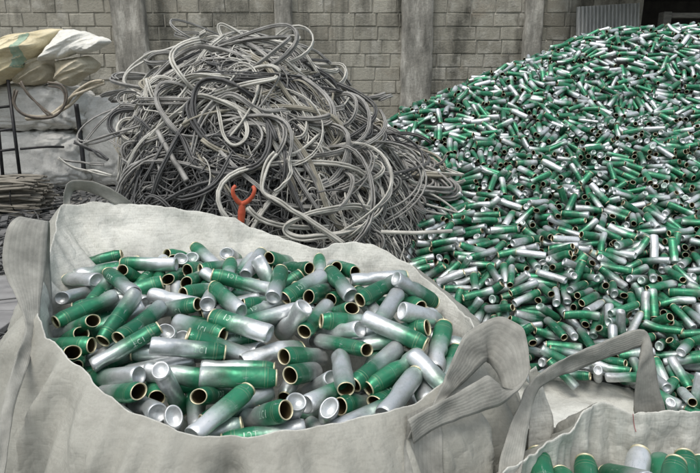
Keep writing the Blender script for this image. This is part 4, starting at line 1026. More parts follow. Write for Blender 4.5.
643,3563,414,179,-6,2606,4926,984,20,46,-51,4675,567,-91,-2,986,5382,1179,-106,5,1324,2594,159,22,16,-1122,6511,26,3,0,
3069,5894,1386,160,12,824,3842,560,-154,-16,2251,5605,1270,55,49,339,5152,925,29,31,3403,6113,1609,21,12,1382,3369,401,144,-26,
1139,4693,867,68,-7,1965,4647,866,157,-13,-804,6404,144,-14,-17,3185,6368,1773,73,40,1204,4214,713,72,-17,3280,6062,1569,73,38,
2362,4036,643,-86,35,2471,5569,1213,-104,-34,1456,4103,693,65,-13,1448,4243,757,64,-11,289,5176,908,27,40,-290,4025,250,-133,-8,
1927,5986,1549,78,-1,1710,2856,298,-71,-7,1622,5655,1352,-88,-40,1790,5259,1118,92,29,2346,5985,1513,132,30,2840,5996,1506,163,16,
-639,6375,189,153,13,2023,5000,1007,-86,6,2141,4109,680,84,-27,680,4942,903,-5,8,3172,5716,1258,166,5,385,5291,985,-80,7,
-130,4367,368,-21,27,2757,6383,1772,-129,-11,1716,2507,160,0,-5,877,3150,319,-7,30,-53,4253,379,180,-31,1895,5413,1200,-164,-22,
1038,4306,750,-32,-12,2468,5104,1042,85,-8,1448,3103,356,-69,-9,159,5362,874,98,35,2803,5920,1445,54,15,-479,4786,267,-174,-36,
1155,3689,505,98,-8,1133,4579,810,47,19,987,5136,1068,154,5,2123,4704,894,84,-22,1673,5573,1308,153,38,2933,5388,1135,30,20,
751,5443,1157,15,0,2429,4512,886,-58,1,1901,4912,987,109,15,1657,2834,286,103,11,2692,4558,888,-16,-40,1361,2185,55,159,-22,
1170,4486,778,-80,7,3248,5829,1347,46,30,-221,5116,535,-171,-35,2411,6300,1696,-156,-26,541,5183,1014,1,23,1293,2766,223,-119,-19,
2149,5653,1317,61,19,2482,6646,1844,-171,-16,1643,4300,704,99,3,2401,5614,1204,71,30,-707,5341,229,-73,6,372,4921,842,-97,-1,
166,4910,746,39,11,2364,5111,1023,65,7,-375,4116,234,8,4,-131,3865,266,-104,-28,-222,4965,497,-162,-36,1838,4883,918,59,-2,
1016,4999,1002,-45,-28,1911,5462,1212,14,28,1474,5158,1021,30,15,1023,3916,562,63,-3,1300,5741,1359,-19,9,2052,4945,971,-81,11,
-1201,5903,26,-38,0,1850,3258,385,164,4,1640,4304,754,121,-3,2540,5251,1072,104,-13,2140,4853,930,-129,-14,2577,5937,1466,176,9,
219,5413,917,60,15,719,4826,905,80,-6,2486,6382,1743,-7,-6,3039,6517,1850,37,-6,789,4791,895,-108,6,901,3664,512,-170,-4,
-187,5175,570,13,35,1306,5649,1328,-170,7,1138,5684,1313,-25,-17,1838,2892,321,-42,-2,1234,2096,86,117,-9,2201,4634,899,65,-11,
1689,3761,517,62,-24,1365,3984,661,81,-6,-1060,6297,42,-125,11,3313,5830,1385,44,22,-747,4871,149,-110,4,-1070,5673,76,122,1,
344,5078,904,176,-26,1437,5963,1440,-121,-11,-795,4880,135,86,16,2068,6415,1651,-45,34,-736,6100,187,123,0,-493,4737,241,6,36,
2120,4000,613,133,-18,1625,3819,564,-96,-10,2015,4672,849,168,-23,1056,5796,1315,102,24,2529,4478,865,-79,15,1412,5283,1143,171,6,
-205,5220,566,-167,-35,405,4786,795,-28,-9,1792,4571,811,69,55,1558,2647,174,-33,-14,1649,5380,1172,-61,-12,307,4248,577,123,-12,
3414,5779,1405,-28,23,-1157,6358,26,76,0,2799,5852,1389,8,9,847,5709,1235,147,-2,1730,5898,1468,-13,-10,1734,5753,1403,86,36,
1243,3381,450,165,0,1551,4247,716,-128,-18,-679,5384,253,-73,6,3241,6724,1917,-85,7,1092,3896,498,-86,-20,491,3586,395,-158,-4,
2979,5983,1452,-124,-34,1146,5052,1023,-10,7,-278,5504,540,152,-32,838,2565,108,26,-29,1928,3497,490,-65,-8,668,5745,1193,-46,18,
3235,5493,1171,136,20,-124,4149,303,64,29,1897,6293,1624,80,22,1995,5426,1148,164,16,2618,5671,1212,69,33,1205,4333,711,52,18,
2843,5627,1215,87,23,1817,3785,499,93,-7,2247,5198,1036,63,21,1976,6325,1649,104,9,3432,5963,1479,-125,-46,2637,4399,800,-116,-57,
1725,5192,1034,-81,-30,2722,6215,1668,-94,-19,2820,5292,1078,15,10,81,5219,801,-74,7,1131,5594,1283,-53,-27,1695,5374,1192,139,17,
2595,4269,784,-54,-24,-1124,6044,26,153,0,3123,5608,1226,-68,-37,212,3347,325,56,15,2738,6614,1866,91,34,1123,5855,1340,97,22,
1885,6008,1520,82,30,2819,6335,1748,74,28,1719,4009,603,-47,16,2783,4788,955,-44,33,1441,5826,1408,70,16,2123,4980,983,108,-5,
2568,4846,948,-127,40,3762,6809,1978,-168,3,3795,6887,1990,-145,-27,3341,6323,1726,24,-8,2174,6079,1517,150,10,2169,5532,1237,-170,21,
1064,4723,876,72,11,300,4069,520,77,0,2217,3668,511,-67,-25,579,2977,202,165,23,3315,5609,1235,-48,2,2339,4947,983,-69,-13,
-627,6695,199,-126,-2,1971,3515,501,-64,-11,1683,3315,389,-23,25,2295,4932,973,-66,-29,2392,6372,1724,88,-5,-743,7144,121,-113,-33,
1871,6358,1617,-100,-25,547,3269,269,-142,-7,3134,5305,1150,41,-22,2937,5641,1185,149,17,-926,6233,75,-40,28,3222,6054,1514,-85,-36,
1943,6142,1571,104,-7,-751,7372,73,177,35,426,4105,552,-21,18,2534,4944,990,-90,-19,3464,6425,1803,-123,-1,783,3875,548,26,24,
-29,5442,759,75,41,2726,4625,935,-83,-11,2692,5369,1096,58,5,2722,6130,1608,19,12,1211,5605,1298,-176,-20,1873,6159,1564,-42,8,
2994,5016,1015,117,15,630,3402,311,-136,-13,2902,5899,1384,170,7,1657,4982,977,86,27,-129,4895,539,18,36,113,4577,607,64,45,
1272,3103,339,-160,-29,2128,5139,1036,147,15,450,5041,882,71,24,795,3019,280,158,-26,2388,4271,784,-88,-15,1839,4816,889,-121,2,
1776,3399,444,-38,16,186,3487,283,49,29,679,5236,1071,164,-8,2444,5599,1187,71,30,2175,4572,786,-146,46,2154,3512,497,-118,17,
2197,6447,1698,-107,7,2050,4069,658,64,-17,1901,4498,826,-117,2,1144,2878,254,80,17,1985,4919,988,116,4,2132,3800,566,-87,14,
2234,5924,1480,-141,-25,1456,2241,50,11,-18,3440,6056,1569,-157,-22,413,3312,281,165,-10,1797,5672,1309,-32,-18,212,3993,426,-50,-2,
-650,5427,277,105,-8,1875,5811,1431,-62,-26,-29,4526,483,-138,-34,-53,5009,668,110,-12,1794,5999,1510,105,22,1349,2441,84,47,23,
2940,5204,999,-65,34,3033,5043,1023,118,20,-572,7774,131,31,-27,2838,6533,1849,-108,-34,148,5592,910,71,20,3370,6481,1831,-19,-21,
2950,6388,1732,35,20,959,4262,673,-114,2,2443,4064,687,130,-17,2263,6190,1629,-55,-24,3073,5934,1417,-20,-12,3612,6684,1910,124,-5,
635,3710,466,32,15,874,4821,871,-150,-14,-557,5609,344,0,35,2907,5545,1175,-138,-27,1680,4526,793,162,-19,2152,3820,517,-96,10,
1409,5392,1186,-105,-49,2337,5823,1357,-42,-29,3200,6626,1891,-146,5,1291,4355,730,-105,-12,3555,6497,1839,142,20,-831,6676,126,-157,-25,
1181,3775,527,-78,-1,960,4811,868,50,18,619,4216,662,40,18,2928,5248,1035,-122,27,2169,6022,1539,92,30,-426,4549,225,44,37,
1767,6343,1582,0,23,2788,6577,1861,87,14,-3,5392,773,-104,-9,853,4535,752,-68,-20,2914,5763,1275,67,36,1500,3962,646,148,-9,
2259,3670,538,-120,42,2353,5954,1445,99,35,2165,6131,1592,-174,-16,3047,6584,1877,-37,5,-885,6803,102,6,25,2057,6088,1513,-27,-6,
2717,6692,1880,73,-1,469,5283,1019,85,17,-855,6388,115,101,-25,180,3966,403,-51,0,2011,5442,1205,-104,-18,1927,4973,952,-51,-23,
1240,4581,815,-113,-18,1708,4914,937,-124,-18,3071,5852,1354,-20,-12,1260,4603,770,-63,-22,1084,4265,680,152,-17,1112,3712,472,155,34,
1128,4050,610,91,3,3752,6503,1876,-168,-21,1855,3908,587,-98,17,2563,6279,1700,173,-5,1643,4727,892,163,-20,255,4523,679,61,32,
1979,4839,891,-66,8,627,3155,289,22,19,2745,4502,874,-162,12,-742,7744,84,51,-52,795,3637,434,135,-15,2542,6406,1761,166,11,
3064,5341,1135,131,21,2633,6865,1889,31,3,404,4377,653,-1,33,2090,3324,411,-57,23,-401,7198,260,141,3,841,5340,1142,-133,-6,
3260,6530,1855,114,6,2122,4483,830,29,11,1169,5553,1220,-130,-21,1619,4125,671,-170,17,1608,3431,421,-116,23,1645,6082,1544,-32,-6,
694,5593,1169,77,-1,1043,3655,487,-73,3,2412,4190,705,-130,-3,1880,5892,1471,25,-4,670,5202,1004,142,2,1741,2918,305,-82,28,
2257,4926,942,125,37,2524,5660,1235,61,41,1012,3783,506,7,4,-574,7417,181,153,-26,1531,5273,1087,120,27,714,5302,1103,87,-5,
3083,6462,1772,97,27,2767,5856,1347,-93,-39,2506,5412,1085,85,45,1203,4793,907,86,19,-824,6164,104,112,-41,1033,5603,1268,-27,20,
1035,2469,74,140,-10,1577,4802,892,30,12,2206,4749,902,61,0,2102,4915,962,101,-16,2419,6511,1771,155,-19,1185,5269,1134,-57,-23,
276,3815,386,-173,-22,3316,6668,1904,127,-5,-630,7114,175,-117,23,-356,4653,309,3,36,391,3668,366,-35,-3,2663,4788,958,-52,18,
2383,5429,1128,68,0,2076,5091,1012,82,-12,-47,3943,283,5,31,1712,2745,199,-174,2,-892,5245,87,135,-20,-8,3677,299,-82,-34,
2098,6625,1688,77,-4,2928,5504,1150,-138,-25,2211,6371,1687,71,-4,-582,7094,181,-115,25,2464,4715,910,-64,8,-973,6478,62,-51,-27,
1300,5386,1150,89,29,151,3520,283,-130,-31,849,6518,927,-156,-28,1582,3488,416,63,-7,-670,4843,151,4,35,2067,3915,612,-123,-35,
2192,3813,552,-105,39,2588,4462,792,87,-34,3339,5769,1310,-149,-23,2326,3742,590,-146,-12,3202,6151,1583,170,6,446,5424,1043,17,23,
3547,6762,1964,130,15,2977,6476,1777,43,20,2861,5817,1316,87,39,2975,5838,1338,165,9,3204,5463,1149,136,20,301,3559,301,64,28,
1909,5812,1403,93,43,1971,5878,1448,-79,-17,2606,6222,1668,150,16,3448,6570,1870,-95,0,2563,6499,1799,-126,1,96,5273,821,106,-25,
250,4347,566,-159,-27,49,5684,799,90,-27,2156,5422,1172,50,10,3290,5916,1414,12,11,3531,7705,1628,148,-19,1770,3826,550,69,39,
517,4940,866,-66,-14,449,3683,382,-34,-4,1909,4123,669,-76,-8,875,3327,357,53,9,2298,5082,1017,-117,17,2610,6649,1847,80,-14,
1313,4047,604,45,15,1382,4616,799,69,2,632,4305,647,-179,-7,-959,6190,78,-47,12,-945,5368,67,60,20,2212,4139,685,113,-15,
436,4173,563,-2,12,2125,3607,481,20,6,1415,5075,977,22,11,-1035,5707,81,121,-5,-996,6788,53,-44,-19,1247,2786,229,62,19,
1513,3660,539,-60,8,752,3269,288,18,10,2649,5076,1015,-85,4,-970,6589,83,-94,35,1127,3379,430,-107,23,162,4681,689,85,30,
-704,4672,137,-13,29,1442,5626,1278,-45,-16,-939,5483,75,-21,33,2166,5853,1392,107,32,412,4319,612,-9,11,1950,5689,1310,-169,-2,
33,4450,493,-149,-33,3671,7942,1549,44,-34,906,5742,1259,176,-13,2715,6325,1736,179,8,1654,5278,1087,7,2,1560,6211,1527,117,-17,
121,5646,853,-102,22,1390,4698,845,75,0,2301,5965,1453,96,33,2392,6735,1809,-52,27,1268,4511,789,-126,-7,1631,3501,450,-28,-20,
-929,7489,26,72,0,1015,5730,1294,-82,-12,682,3451,398,-79,0,936,3881,547,20,56,1406,4058,613,-100,6,2062,5299,1067,119,28,
3077,6797,1961,-155,3,1966,3613,486,-112,-65,1299,3966,585,-134,-23,2868,6116,1551,-169,-9,2787,5541,1110,178,0,779,6420,930,124,-19,
2722,4770,917,-53,40,2960,5751,1269,-113,-36,488,4427,722,17,12,3371,6043,1510,-121,-32,3495,6662,1903,139,30,1321,5875,1396,13,14,
-1075,6586,26,-28,0,2976,5466,1129,55,28,3064,6398,1789,-82,-32,-718,5769,219,-28,33,1969,3684,511,26,-23,1309,5214,1054,-104,-29,
3160,5447,1131,-43,-22,1731,6021,1481,119,-10,1451,3121,311,-81,-11,1319,4166,645,25,7,2422,6104,1539,-52,-27,3161,6536,1858,22,-11,
1538,2932,266,79,14,2252,4465,758,103,-20,1111,5443,1167,-161,-13,495,3945,488,153,3,-377,4400,210,12,37,1898,2953,319,-117,-33,
-1002,6107,26,-140,0,2503,6613,1812,13,20,2842,6071,1518,11,9,2109,5322,1071,117,30,-509,7009,174,101,59,1860,4561,825,-150,51,
2308,6409,1720,40,19,-101,5366,705,74,23,1626,5784,1361,-102,-24,2456,6175,1583,-73,-29,2166,3849,587,-101,33,1068,3533,443,27,29,
2060,6562,1644,-63,27,2861,4696,918,14,-20,1764,3849,485,102,15,2854,5061,995,-116,-1,2615,5543,1123,-114,-28,-557,6915,188,-147,4,
1619,3152,367,125,13,901,6550,904,45,8,1518,2506,119,56,18,2291,3969,620,133,12,588,5528,1069,-165,-23,1588,4248,680,91,-15,
1836,3968,613,58,-8,1082,3279,403,102,-24,1755,3629,475,-124,-14,2890,5621,1169,149,18,1348,5392,1154,89,29,1946,3069,341,-137,-19,
2469,4412,790,115,-11,87,4613,578,-143,-32,-1005,5777,74,140,-9,1646,5898,1460,-46,-1,1656,4651,810,81,-7,2525,5137,1026,75,4,
2624,4639,909,172,11,1175,4036,622,-89,-6,1795,5776,1415,-100,-19,131,4258,482,-87,-17,1477,3804,596,-124,-39,1587,2357,118,-81,30,
1240,4173,600,133,17,-864,7016,62,178,16,1421,2319,36,4,2,1352,3838,593,-99,-2,2902,6280,1667,48,27,1924,5726,1333,11,3,
793,3511,398,-70,-8,-806,5067,113,-53,14,2169,3327,411,142,7,3077,6139,1572,-33,-21,-698,7127,117,56,57,1545,5863,1383,113,13,
2143,4681,857,83,-21,1094,5803,1327,-78,-16,2516,5935,1421,45,26,1104,3900,572,-11,-28,-1102,6317,26,62,0,1220,5278,1089,64,26,
1036,2625,136,-16,4,1665,3169,362,-55,-8,2160,4440,763,-78,23,1381,5523,1224,106,25,2024,3729,533,5,-5,3750,7546,1747,-88,11,
2925,5985,1452,56,33,-712,7518,69,-163,29,1699,2644,164,-124,-15,338,4930,852,39,29,1292,5022,987,70,1,2163,5015,980,106,7,
-602,5664,309,174,-35,2288,6479,1731,22,27,94,4676,623,32,45,1213,3418,407,-134,-11,778,6285,1045,102,-34,1863,5256,1060,-42,-24,
68,5008,741,-41,7,876,4387,692,160,7,-912,6830,50,-31,-17,-419,4480,207,51,35,1645,6278,1548,-167,-29,2930,6638,1891,-76,-5,
1681,2444,83,169,9,-1070,6693,26,153,0,2876,5994,1458,-124,-33,766,4594,771,121,17,3065,5232,1047,-109,8,-708,7613,86,-29,-21,
1391,6181,1460,63,-6,3784,8057,1482,-107,20,-218,3968,245,-9,26,2613,5786,1299,151,25,1570,5061,967,41,18,2055,5895,1420,-89,-28,
3007,6339,1704,59,28,751,5058,961,164,-2,-550,6202,287,-120,-5,129,3963,379,129,-1,221,4810,711,-10,24,-710,6844,142,57,-8,
2751,5104,984,-25,-3,-394,4697,297,-177,-36,-842,7577,49,-137,16,1126,5170,1069,-109,-1,1517,3844,580,-89,-19,1363,4831,861,-169,-2,
2037,3246,393,88,-10,1173,5662,1262,66,17,1664,4661,857,-91,7,2464,6767,1801,94,-51,604,4536,732,-45,-8,3292,7608,1651,54,-18,
2985,6149,1578,147,21,1905,4536,873,-146,-14,1866,5832,1391,-100,-26,1707,5403,1158,89,31,-1081,5561,27,37,1,1566,5936,1408,-69,-12,
3286,6512,1794,170,4,223,5540,927,15,32,298,3388,307,54,-2,1268,5517,1214,-173,-7,868,5492,1199,-39,-6,755,3087,255,157,-7,
-140,5008,563,107,4,-622,6232,179,-51,31,-129,5448,642,-3,34,362,5543,995,123,11,2207,5219,1053,-118,-23,2829,5398,1081,16,11,
3232,7367,1759,179,-8,1036,4398,710,-91,-13,1824,3516,461,69,16,2203,5953,1448,94,31,2637,5915,1398,157,19,2159,4634,828,-82,27,
1639,3786,513,-137,-15,1014,6792,936,-155,2,1773,5198,1034,-81,-30,1745,4137,662,-103,14,884,4136,592,-104,-21,766,5684,1203,106,-6,
711,3156,261,-24,8,1974,3471,427,-25,-14,2465,5091,995,-97,8,2730,5683,1211,-82,-37,1202,3924,589,-16,19,3640,6343,1758,149,26,
3434,6060,1523,-120,-32,3092,5614,1180,-80,-33,2570,4521,850,-81,9,3273,6371,1724,-89,-30,74,4766,639,-166,-43,1117,3361,384,-83,26,
1866,5314,1094,138,25,2550,4187,737,164,-8,1608,5035,952,41,18,145,5936,827,64,-31,1105,2561,117,-15,1,2804,6614,1821,-29,-2,
3674,6530,1854,32,7,3187,6572,1819,78,22,1474,3977,573,-111,-15,551,4444,688,44,21,-136,5781,690,-153,-38,859,5108,1024,-157,7,
702,2718,184,-9,6,2057,5721,1320,112,31,267,4405,593,-160,-27,2310,5566,1187,-128,-22,1683,2611,204,80,19,334,4684,714,134,0,
617,5584,1139,-63,6,1040,4756,843,-83,-23,-234,4184,242,95,14,-554,6165,238,52,7,2059,4141,682,178,-35,1428,4115,652,87,-5,
1259,5221,1059,-106,-28,1349,5179,1050,-101,-38,2480,5524,1131,-100,-31,-209,5407,585,-34,29,2266,6323,1684,-138,-24,2973,8364,1202,-38,26,
9,4098,364,-69,-7,1263,3618,457,144,8,3581,6459,1768,-35,-16,3332,8023,1441,111,-27,-681,7060,73,2,-38,1640,3440,457,-35,-22,
3151,7589,1637,-5,14,-571,7013,172,-112,17,1441,4327,709,-110,11,1722,5005,932,56,22,3136,5994,1466,153,17,1508,4439,774,93,-6,
3558,6157,1641,27,6,-889,6286,88,-52,17,3106,7550,1649,-5,14,1753,4942,898,68,24,221,4662,660,-136,-29,1018,3292,367,-91,-8,
-405,6726,122,-27,30,1469,4913,895,23,9,-680,6138,170,12,28,1972,6206,1584,-49,1,939,5686,1210,59,17,608,4626,792,29,0,
2898,5566,1131,150,15,2199,4179,620,-56,20,1027,5463,1165,-162,-14,-875,6851,80,-35,-7,981,4078,621,-19,8,1498,3612,505,-161,28,
2051,6487,1646,172,-30,1571,5988,1475,-142,-23,-1203,5783,26,-163,0,-98,5607,708,173,-17,1454,4442,786,94,-12,1499,5426,1176,-87,-29,
3540,6201,1621,175,3,819,6318,1020,0,54,3224,6419,1750,90,27,1590,4510,747,-34,8,3885,6803,1977,-151,5,2610,6726,1855,-13,23,
-598,6061,241,2,31,860,4696,818,-94,-23,1931,5584,1250,-100,-30,1746,3078,325,17,-20,542,5827,1111,-65,15,1261,4421,695,19,5,
52,5350,755,116,-9,2777,5689,1215,-82,-37,1323,4836,915,-176,3,1312,5790,1376,174,-5,309,5424,971,-95,-22,3319,6937,1971,-83,7,
1555,5400,1161,-94,-30,314,4566,666,136,-1,2905,4902,979,22,20,1375,3154,336,-108,3,2809,6885,1935,158,-23,1210,5952,1371,-73,-1,
-284,4307,246,-1,34,1230,3470,461,129,-15,954,4653,801,-78,-22,2007,5892,1420,91,28,1186,3242,325,176,-3,1819,5499,1209,-142,-17,
1618,4045,618,-122,3,-864,7159,73,122,-38,2461,5771,1305,138,31,1760,4025,656,36,-3,1264,3505,467,-52,2,2122,5833,1382,106,30,
1544,3765,515,-74,28,-489,5669,386,133,-28,2007,4962,941,-69,-27,3374,7822,1563,118,-19,-430,5577,433,16,33,3206,7670,1605,174,-14,
2288,5728,1298,-142,-17,1244,4735,826,-51,-20,2809,5196,1005,110,-3,434,3358,306,170,-11,1773,4677,824,-8,-6,3734,6912,1990,24,5,
709,2818,116,12,31,2376,6610,1771,135,-12,-603,7078,140,58,-27,-904,5115,66,60,20,689,2955,193,91,24,1356,4236,723,120,16,
-172,5515,613,-17,34,1401,5253,1076,94,30,3661,6611,1886,159,-16,-664,7513,95,-163,29,2547,4136,734,178,-51,1628,4241,654,-90,12,
2022,7532,1181,166,-37,508,3103,227,78,24,1879,3153,360,-11,-2,-978,5603,49,115,-16,-863,6330,92,128,-12,1134,4057,558,-117,-18,
2653,5260,1037,-106,-6,1837,4431,765,93,-27,1136,6086,1358,-122,0,3005,5739,1262,-113,-36,412,4273,596,-9,10,1022,5593,1210,-116,-21,
543,5133,945,-61,-10,-100,4761,516,55,32,-895,6922,71,-34,-6,2926,6910,1914,-50,17,3033,5334,1030,61,10,1656,2890,248,62,12,
2788,4757,871,-45,63,-400,4001,220,73,16,1451,3655,550,-47,17,3387,7733,1632,-84,6,1429,5527,1229,-74,-26,2149,3314,455,149,4,
2978,4965,1039,135,-23,2884,6475,1774,-100,-27,3252,6971,1931,108,-35,1870,4273,652,149,-18,3679,7547,1719,-126,20,-301,5786,496,37,23,
-514,6821,52,172,-19,1845,5395,1144,-42,-25,2508,4837,935,-39,-19,1871,6447,1609,-120,4,1511,3522,465,-111,13,1553,4403,756,-90,0,
3100,7637,1602,-5,15,651,3413,368,118,15,1056,6588,1041,30,38,-1016,6723,26,149,0,-687,8325,26,-121,0,-915,6609,73,108,4,
61,5420,818,110,-3,1301,5651,1286,-137,-12,1852,4291,730,100,8,1257,4865,882,-148,-11,-175,5671,599,-16,34,1316,5607,1259,-141,-19,
2854,6754,1909,67,-9,1966,3966,613,-22,13,1230,3037,294,-151,-6,1204,5080,1030,-19,-25,-438,7260,216,5,-2,1507,5690,1312,-44,-16,
527,5770,1082,-154,-3,3052,5338,1087,-96,-3,3495,8078,1439,-56,25,840,3401,392,-180,-18,3191,6976,1962,55,-10,1938,3382,369,-140,-10,
691,3254,328,124,7,2129,4286,767,-88,-11,2814,5825,1322,87,39,2441,6662,1796,166,-3,1809,5547,1237,-142,-17,420,5354,964,-33,15,
1719,6154,1534,-172,-13,1206,3957,520,-21,-8,2158,4224,711,150,-7,1423,3436,437,-13,0,1102,3014,285,38,8,2431,7812,1325,-91,10,
63,3890,323,102,12,3282,7709,1596,177,-11,638,6565,704,-62,38,534,3575,355,4,8,1767,4200,695,-131,10,1276,2482,99,19,17,
2250,6682,1717,128,-2,-664,7439,115,-105,-24,2271,4509,790,132,-13,1902,4820,894,50,29,1254,2924,269,139,8,1804,3361,398,159,-23,
2265,6113,1539,108,26,3455,6464,1771,115,25,1981,5597,1253,-100,-30,1262,3274,360,19,-13,3488,7785,1582,148,-20,3208,6739,1891,94,-11,
-498,6731,113,-48,6,645,4261,631,-179,-6,1757,2848,268,116,-11,1066,4514,741,170,6,2097,6343,1651,-151,-10,262,4156,503,-134,-28,
4105,7801,1673,-74,0,104,5405,844,96,1,3423,6257,1655,94,32,690,4808,850,-165,-12,1506,4558,786,-176,6,-817,7069,73,-29,0,
3645,7441,1768,31,-10,1000,3176,326,-169,-24,513,4482,695,43,21,3311,7538,1689,33,-10,3157,8414,1227,-68,26,1065,6678,998,112,-23,
805,2767,130,-102,-36,-500,6867,47,172,-15,-626,6446,109,-69,26,2075,5510,1188,-6,-12,1686,5792,1368,-102,-24,4,4869,613,-177,-31,
2417,4618,839,-95,-1,-879,7449,26,67,0,124,5195,772,-155,-32,1118,5047,972,-92,-26,199,4708,671,43,34,1932,5381,1127,140,25,
986,6620,973,-109,10,2056,6173,1545,-177,-10,2598,8445,1045,96,-25,1113,3485,417,-112,-11,2658,5857,1352,154,22,1201,5357,1131,-136,-21,
3820,6707,1953,-60,-6,2155,6765,1651,127,-38,-74,5486,729,-139,-27,1752,4055,599,-32,-13,1363,3570,485,0,-15,3271,6047,1510,-85,-36,
2000,4570,818,51,15,1758,5577,1257,-132,-22,540,3531,339,-176,-9,325,5661,984,142,-23,1692,2964,323,-162,-7,3120,5424,1062,-92,-30,
-447,7092,244,-111,1,1490,2937,269,-101,-14,1851,5053,948,-52,-25,514,6529,644,173,-32,2344,3868,595,32,14,1922,3423,410,-74,10,
2457,4541,845,-98,-7,3421,7830,1637,-11,-11,2703,5282,1064,71,1,-657,7029,104,-85,-29,-599,6265,206,112,-42,3043,5615,1176,-80,-33,
-913,6741,74,31,0,665,7171,472,-22,33,720,4113,578,-108,-21,2190,7699,1206,148,-36,2435,5922,1417,58,29,-1135,5951,26,159,0,
2713,5499,1086,-11,-10,2214,3579,558,113,-11,1865,4137,645,-86,9,2440,4401,747,113,-15,2444,5332,1024,80,27,3206,8420,1236,112,-25,
3389,5857,1376,36,26,1482,4131,577,37,11,1726,4447,758,18,-23,164,5744,899,-106,2,3070,5756,1280,-109,-36,2666,4550,846,92,4,
-923,5797,79,173,-33,3194,7518,1733,-141,30,822,4301,657,125,18,1533,3380,400,-56,16,1570,4179,644,-65,-16,3137,5630,1195,-80,-34,
-561,6765,49,3,16,3018,6977,1913,-130,4,2343,4833,899,-101,1,1329,6010,1412,-164,-16,-580,4693,166,97,14,1228,4440,732,33,-7,
2525,7805,1323,47,-5,1866,5185,1020,-46,-25,2344,4688,870,38,-11,-602,6014,250,2,32,1913,7575,1089,-105,14,748,4697,811,-9,1,
3647,6231,1690,-39,-26,521,5531,1094,-156,-5,2611,4233,715,-3,-27,2726,4669,827,-101,23,3112,6911,1874,37,-1,-959,6023,43,25,12,
480,5632,1078,123,-8,3840,7460,1771,126,-22,294,4927,782,133,-2,660,4416,692,28,15,3920,8027,1510,118,-23,3039,6214,1624,159,13,
-623,4799,170,-176,-35,1691,3493,475,-18,-24,1713,4170,584,-154,-7,3367,6176,1602,82,34,2200,6250,1594,60,22,914,6465,1005,153,-22,
-572,7848,72,-1,-37,1965,3918,598,148,-25,-51,5163,658,100,5,3344,5660,1317,-134,-16,3949,6958,1993,74,13,3666,8009,1490,-152,7,
2254,5947,1445,-84,-33,2850,6912,1938,-29,12,1688,3898,564,44,36,2121,6256,1634,108,28,-695,6369,96,110,-25,745,6921,614,4,31,
2616,5291,1014,-96,-48,1551,4707,851,-10,-7,1936,4615,786,147,18,1850,3459,429,70,14,264,4550,641,-49,1,3159,6231,1637,172,5,
651,6071,1044,-109,-10,3141,5345,1066,146,50,1787,4303,724,-72,9,3132,6686,1908,70,28,523,5333,1003,-91,-17,1476,4816,850,-113,-22,
2488,6235,1619,-72,-27,3565,6240,1646,-5,-3,960,6301,1129,149,-46,2023,6225,1607,-37,3,886,4291,654,-55,-19,3447,5766,1363,7,2,
3644,8046,1471,29,-7,4179,8079,1537,9,9,-165,4008,233,-18,26,2912,5072,979,63,23,3575,7355,1799,-42,18,2307,6139,1555,-73,-26,
-400,7744,142,-30,-29,3424,6697,1912,-114,-16,700,4764,834,-165,-11,2111,7626,1194,-88,26,-426,7065,29,-178,-2,569,4023,529,91,21,
1979,4950,884,122,25,478,5712,1067,-62,28,1203,5422,1164,44,21,2944,6884,1863,118,-5,3061,5498,1156,81,31,1907,4754,850,55,19,
3202,7859,1503,109,-29,985,3673,466,-74,-18,2609,5044,994,98,3,1199,6166,1368,-73,35,1645,5008,937,42,17,1221,6590,1156,-23,34,
3283,8010,1440,110,-28,1224,4569,757,117,21,2546,5775,1297,-30,-25,4766,8382,1575,-119,7,1005,3311,319,-166,-7,974,3959,521,-22,-8,
2598,6015,1476,-8,-7,1494,6093,1427,147,-3,445,3483,313,-19,11,669,5592,1107,-22,18,623,5876,1142,-52,34,3311,6058,1546,90,27,
-791,7297,68,40,33,4241,8162,1521,-27,19,1468,5793,1349,136,8,60,4966,675,3,31,2429,4943,950,109,40,3933,8096,1509,-54,5,
802,2501,29,175,-2,2553,8434,1032,96,-25,1801,6186,1530,145,18,970,4310,718,77,-4,2396,4570,790,49,-23,1992,4006,627,-22,11,
1982,6628,1627,35,-1,177,5797,859,-147,-14,1105,7521,600,161,-33,642,3588,371,-83,-19,708,7099,522,3,29,1058,6538,1105,54,-18,
433,5136,908,-113,-24,2541,5013,961,-102,-25,2329,4164,623,-26,-6,2672,6790,1875,-5,1,2373,6289,1642,-73,-28,164,4518,586,40,31,
-465,6148,296,52,7,2383,5131,950,-66,-40,2654,7603,1571,91,-22,2390,6031,1492,-73,-32,2309,7568,1340,49,-2,3076,8442,1195,-55,26,
2684,4968,979,-102,-15,362,4718,736,135,0,3022,6071,1520,-2,0,3288,7751,1575,-3,11,1340,4743,852,-72,-41,2233,7688,1284,-68,39,
24,5245,722,94,8,1711,2790,245,100,-3,1579,4394,715,-149,-35,3574,7519,1726,115,-26,998,6519,1037,23,19,4195,8295,1468,-73,20,
1390,2416,81,47,23,3472,7762,1643,3,-3,2832,8116,1277,158,-25,1029,3417,433,-116,24,2883,6191,1616,40,32,1736,3189,336,-74,-2,
98,6132,680,171,-43,921,7076,660,54,1,3984,8129,1482,159,-16,2420,7785,1285,29,9,-505,7614,152,-151,-34,735,5017,941,-15,1,
1876,5097,970,-52,-26,732,6273,941,48,1,2204,4755,854,81,6,1458,4492,714,-116,-19,1057,6102,1313,-144,-20,-484,6912,44,-9,12,
1612,5512,1224,134,22,-620,7006,129,-138,15,1373,6093,1375,167,-19,-492,6179,270,52,7,534,5463,1090,148,-22,1326,3666,501,146,29,
1859,4502,779,-68,1,2169,5430,1126,-172,4,680,5475,1145,-125,-9,2313,4629,843,-146,9,2828,6446,1757,78,26,2036,5473,1171,-7,-11,
2098,5749,1333,112,31,3306,6856,1935,-3,22,484,3322,252,83,22,4254,8266,1491,107,-20,299,5582,974,-63,20,2004,6983,1426,-32,39,
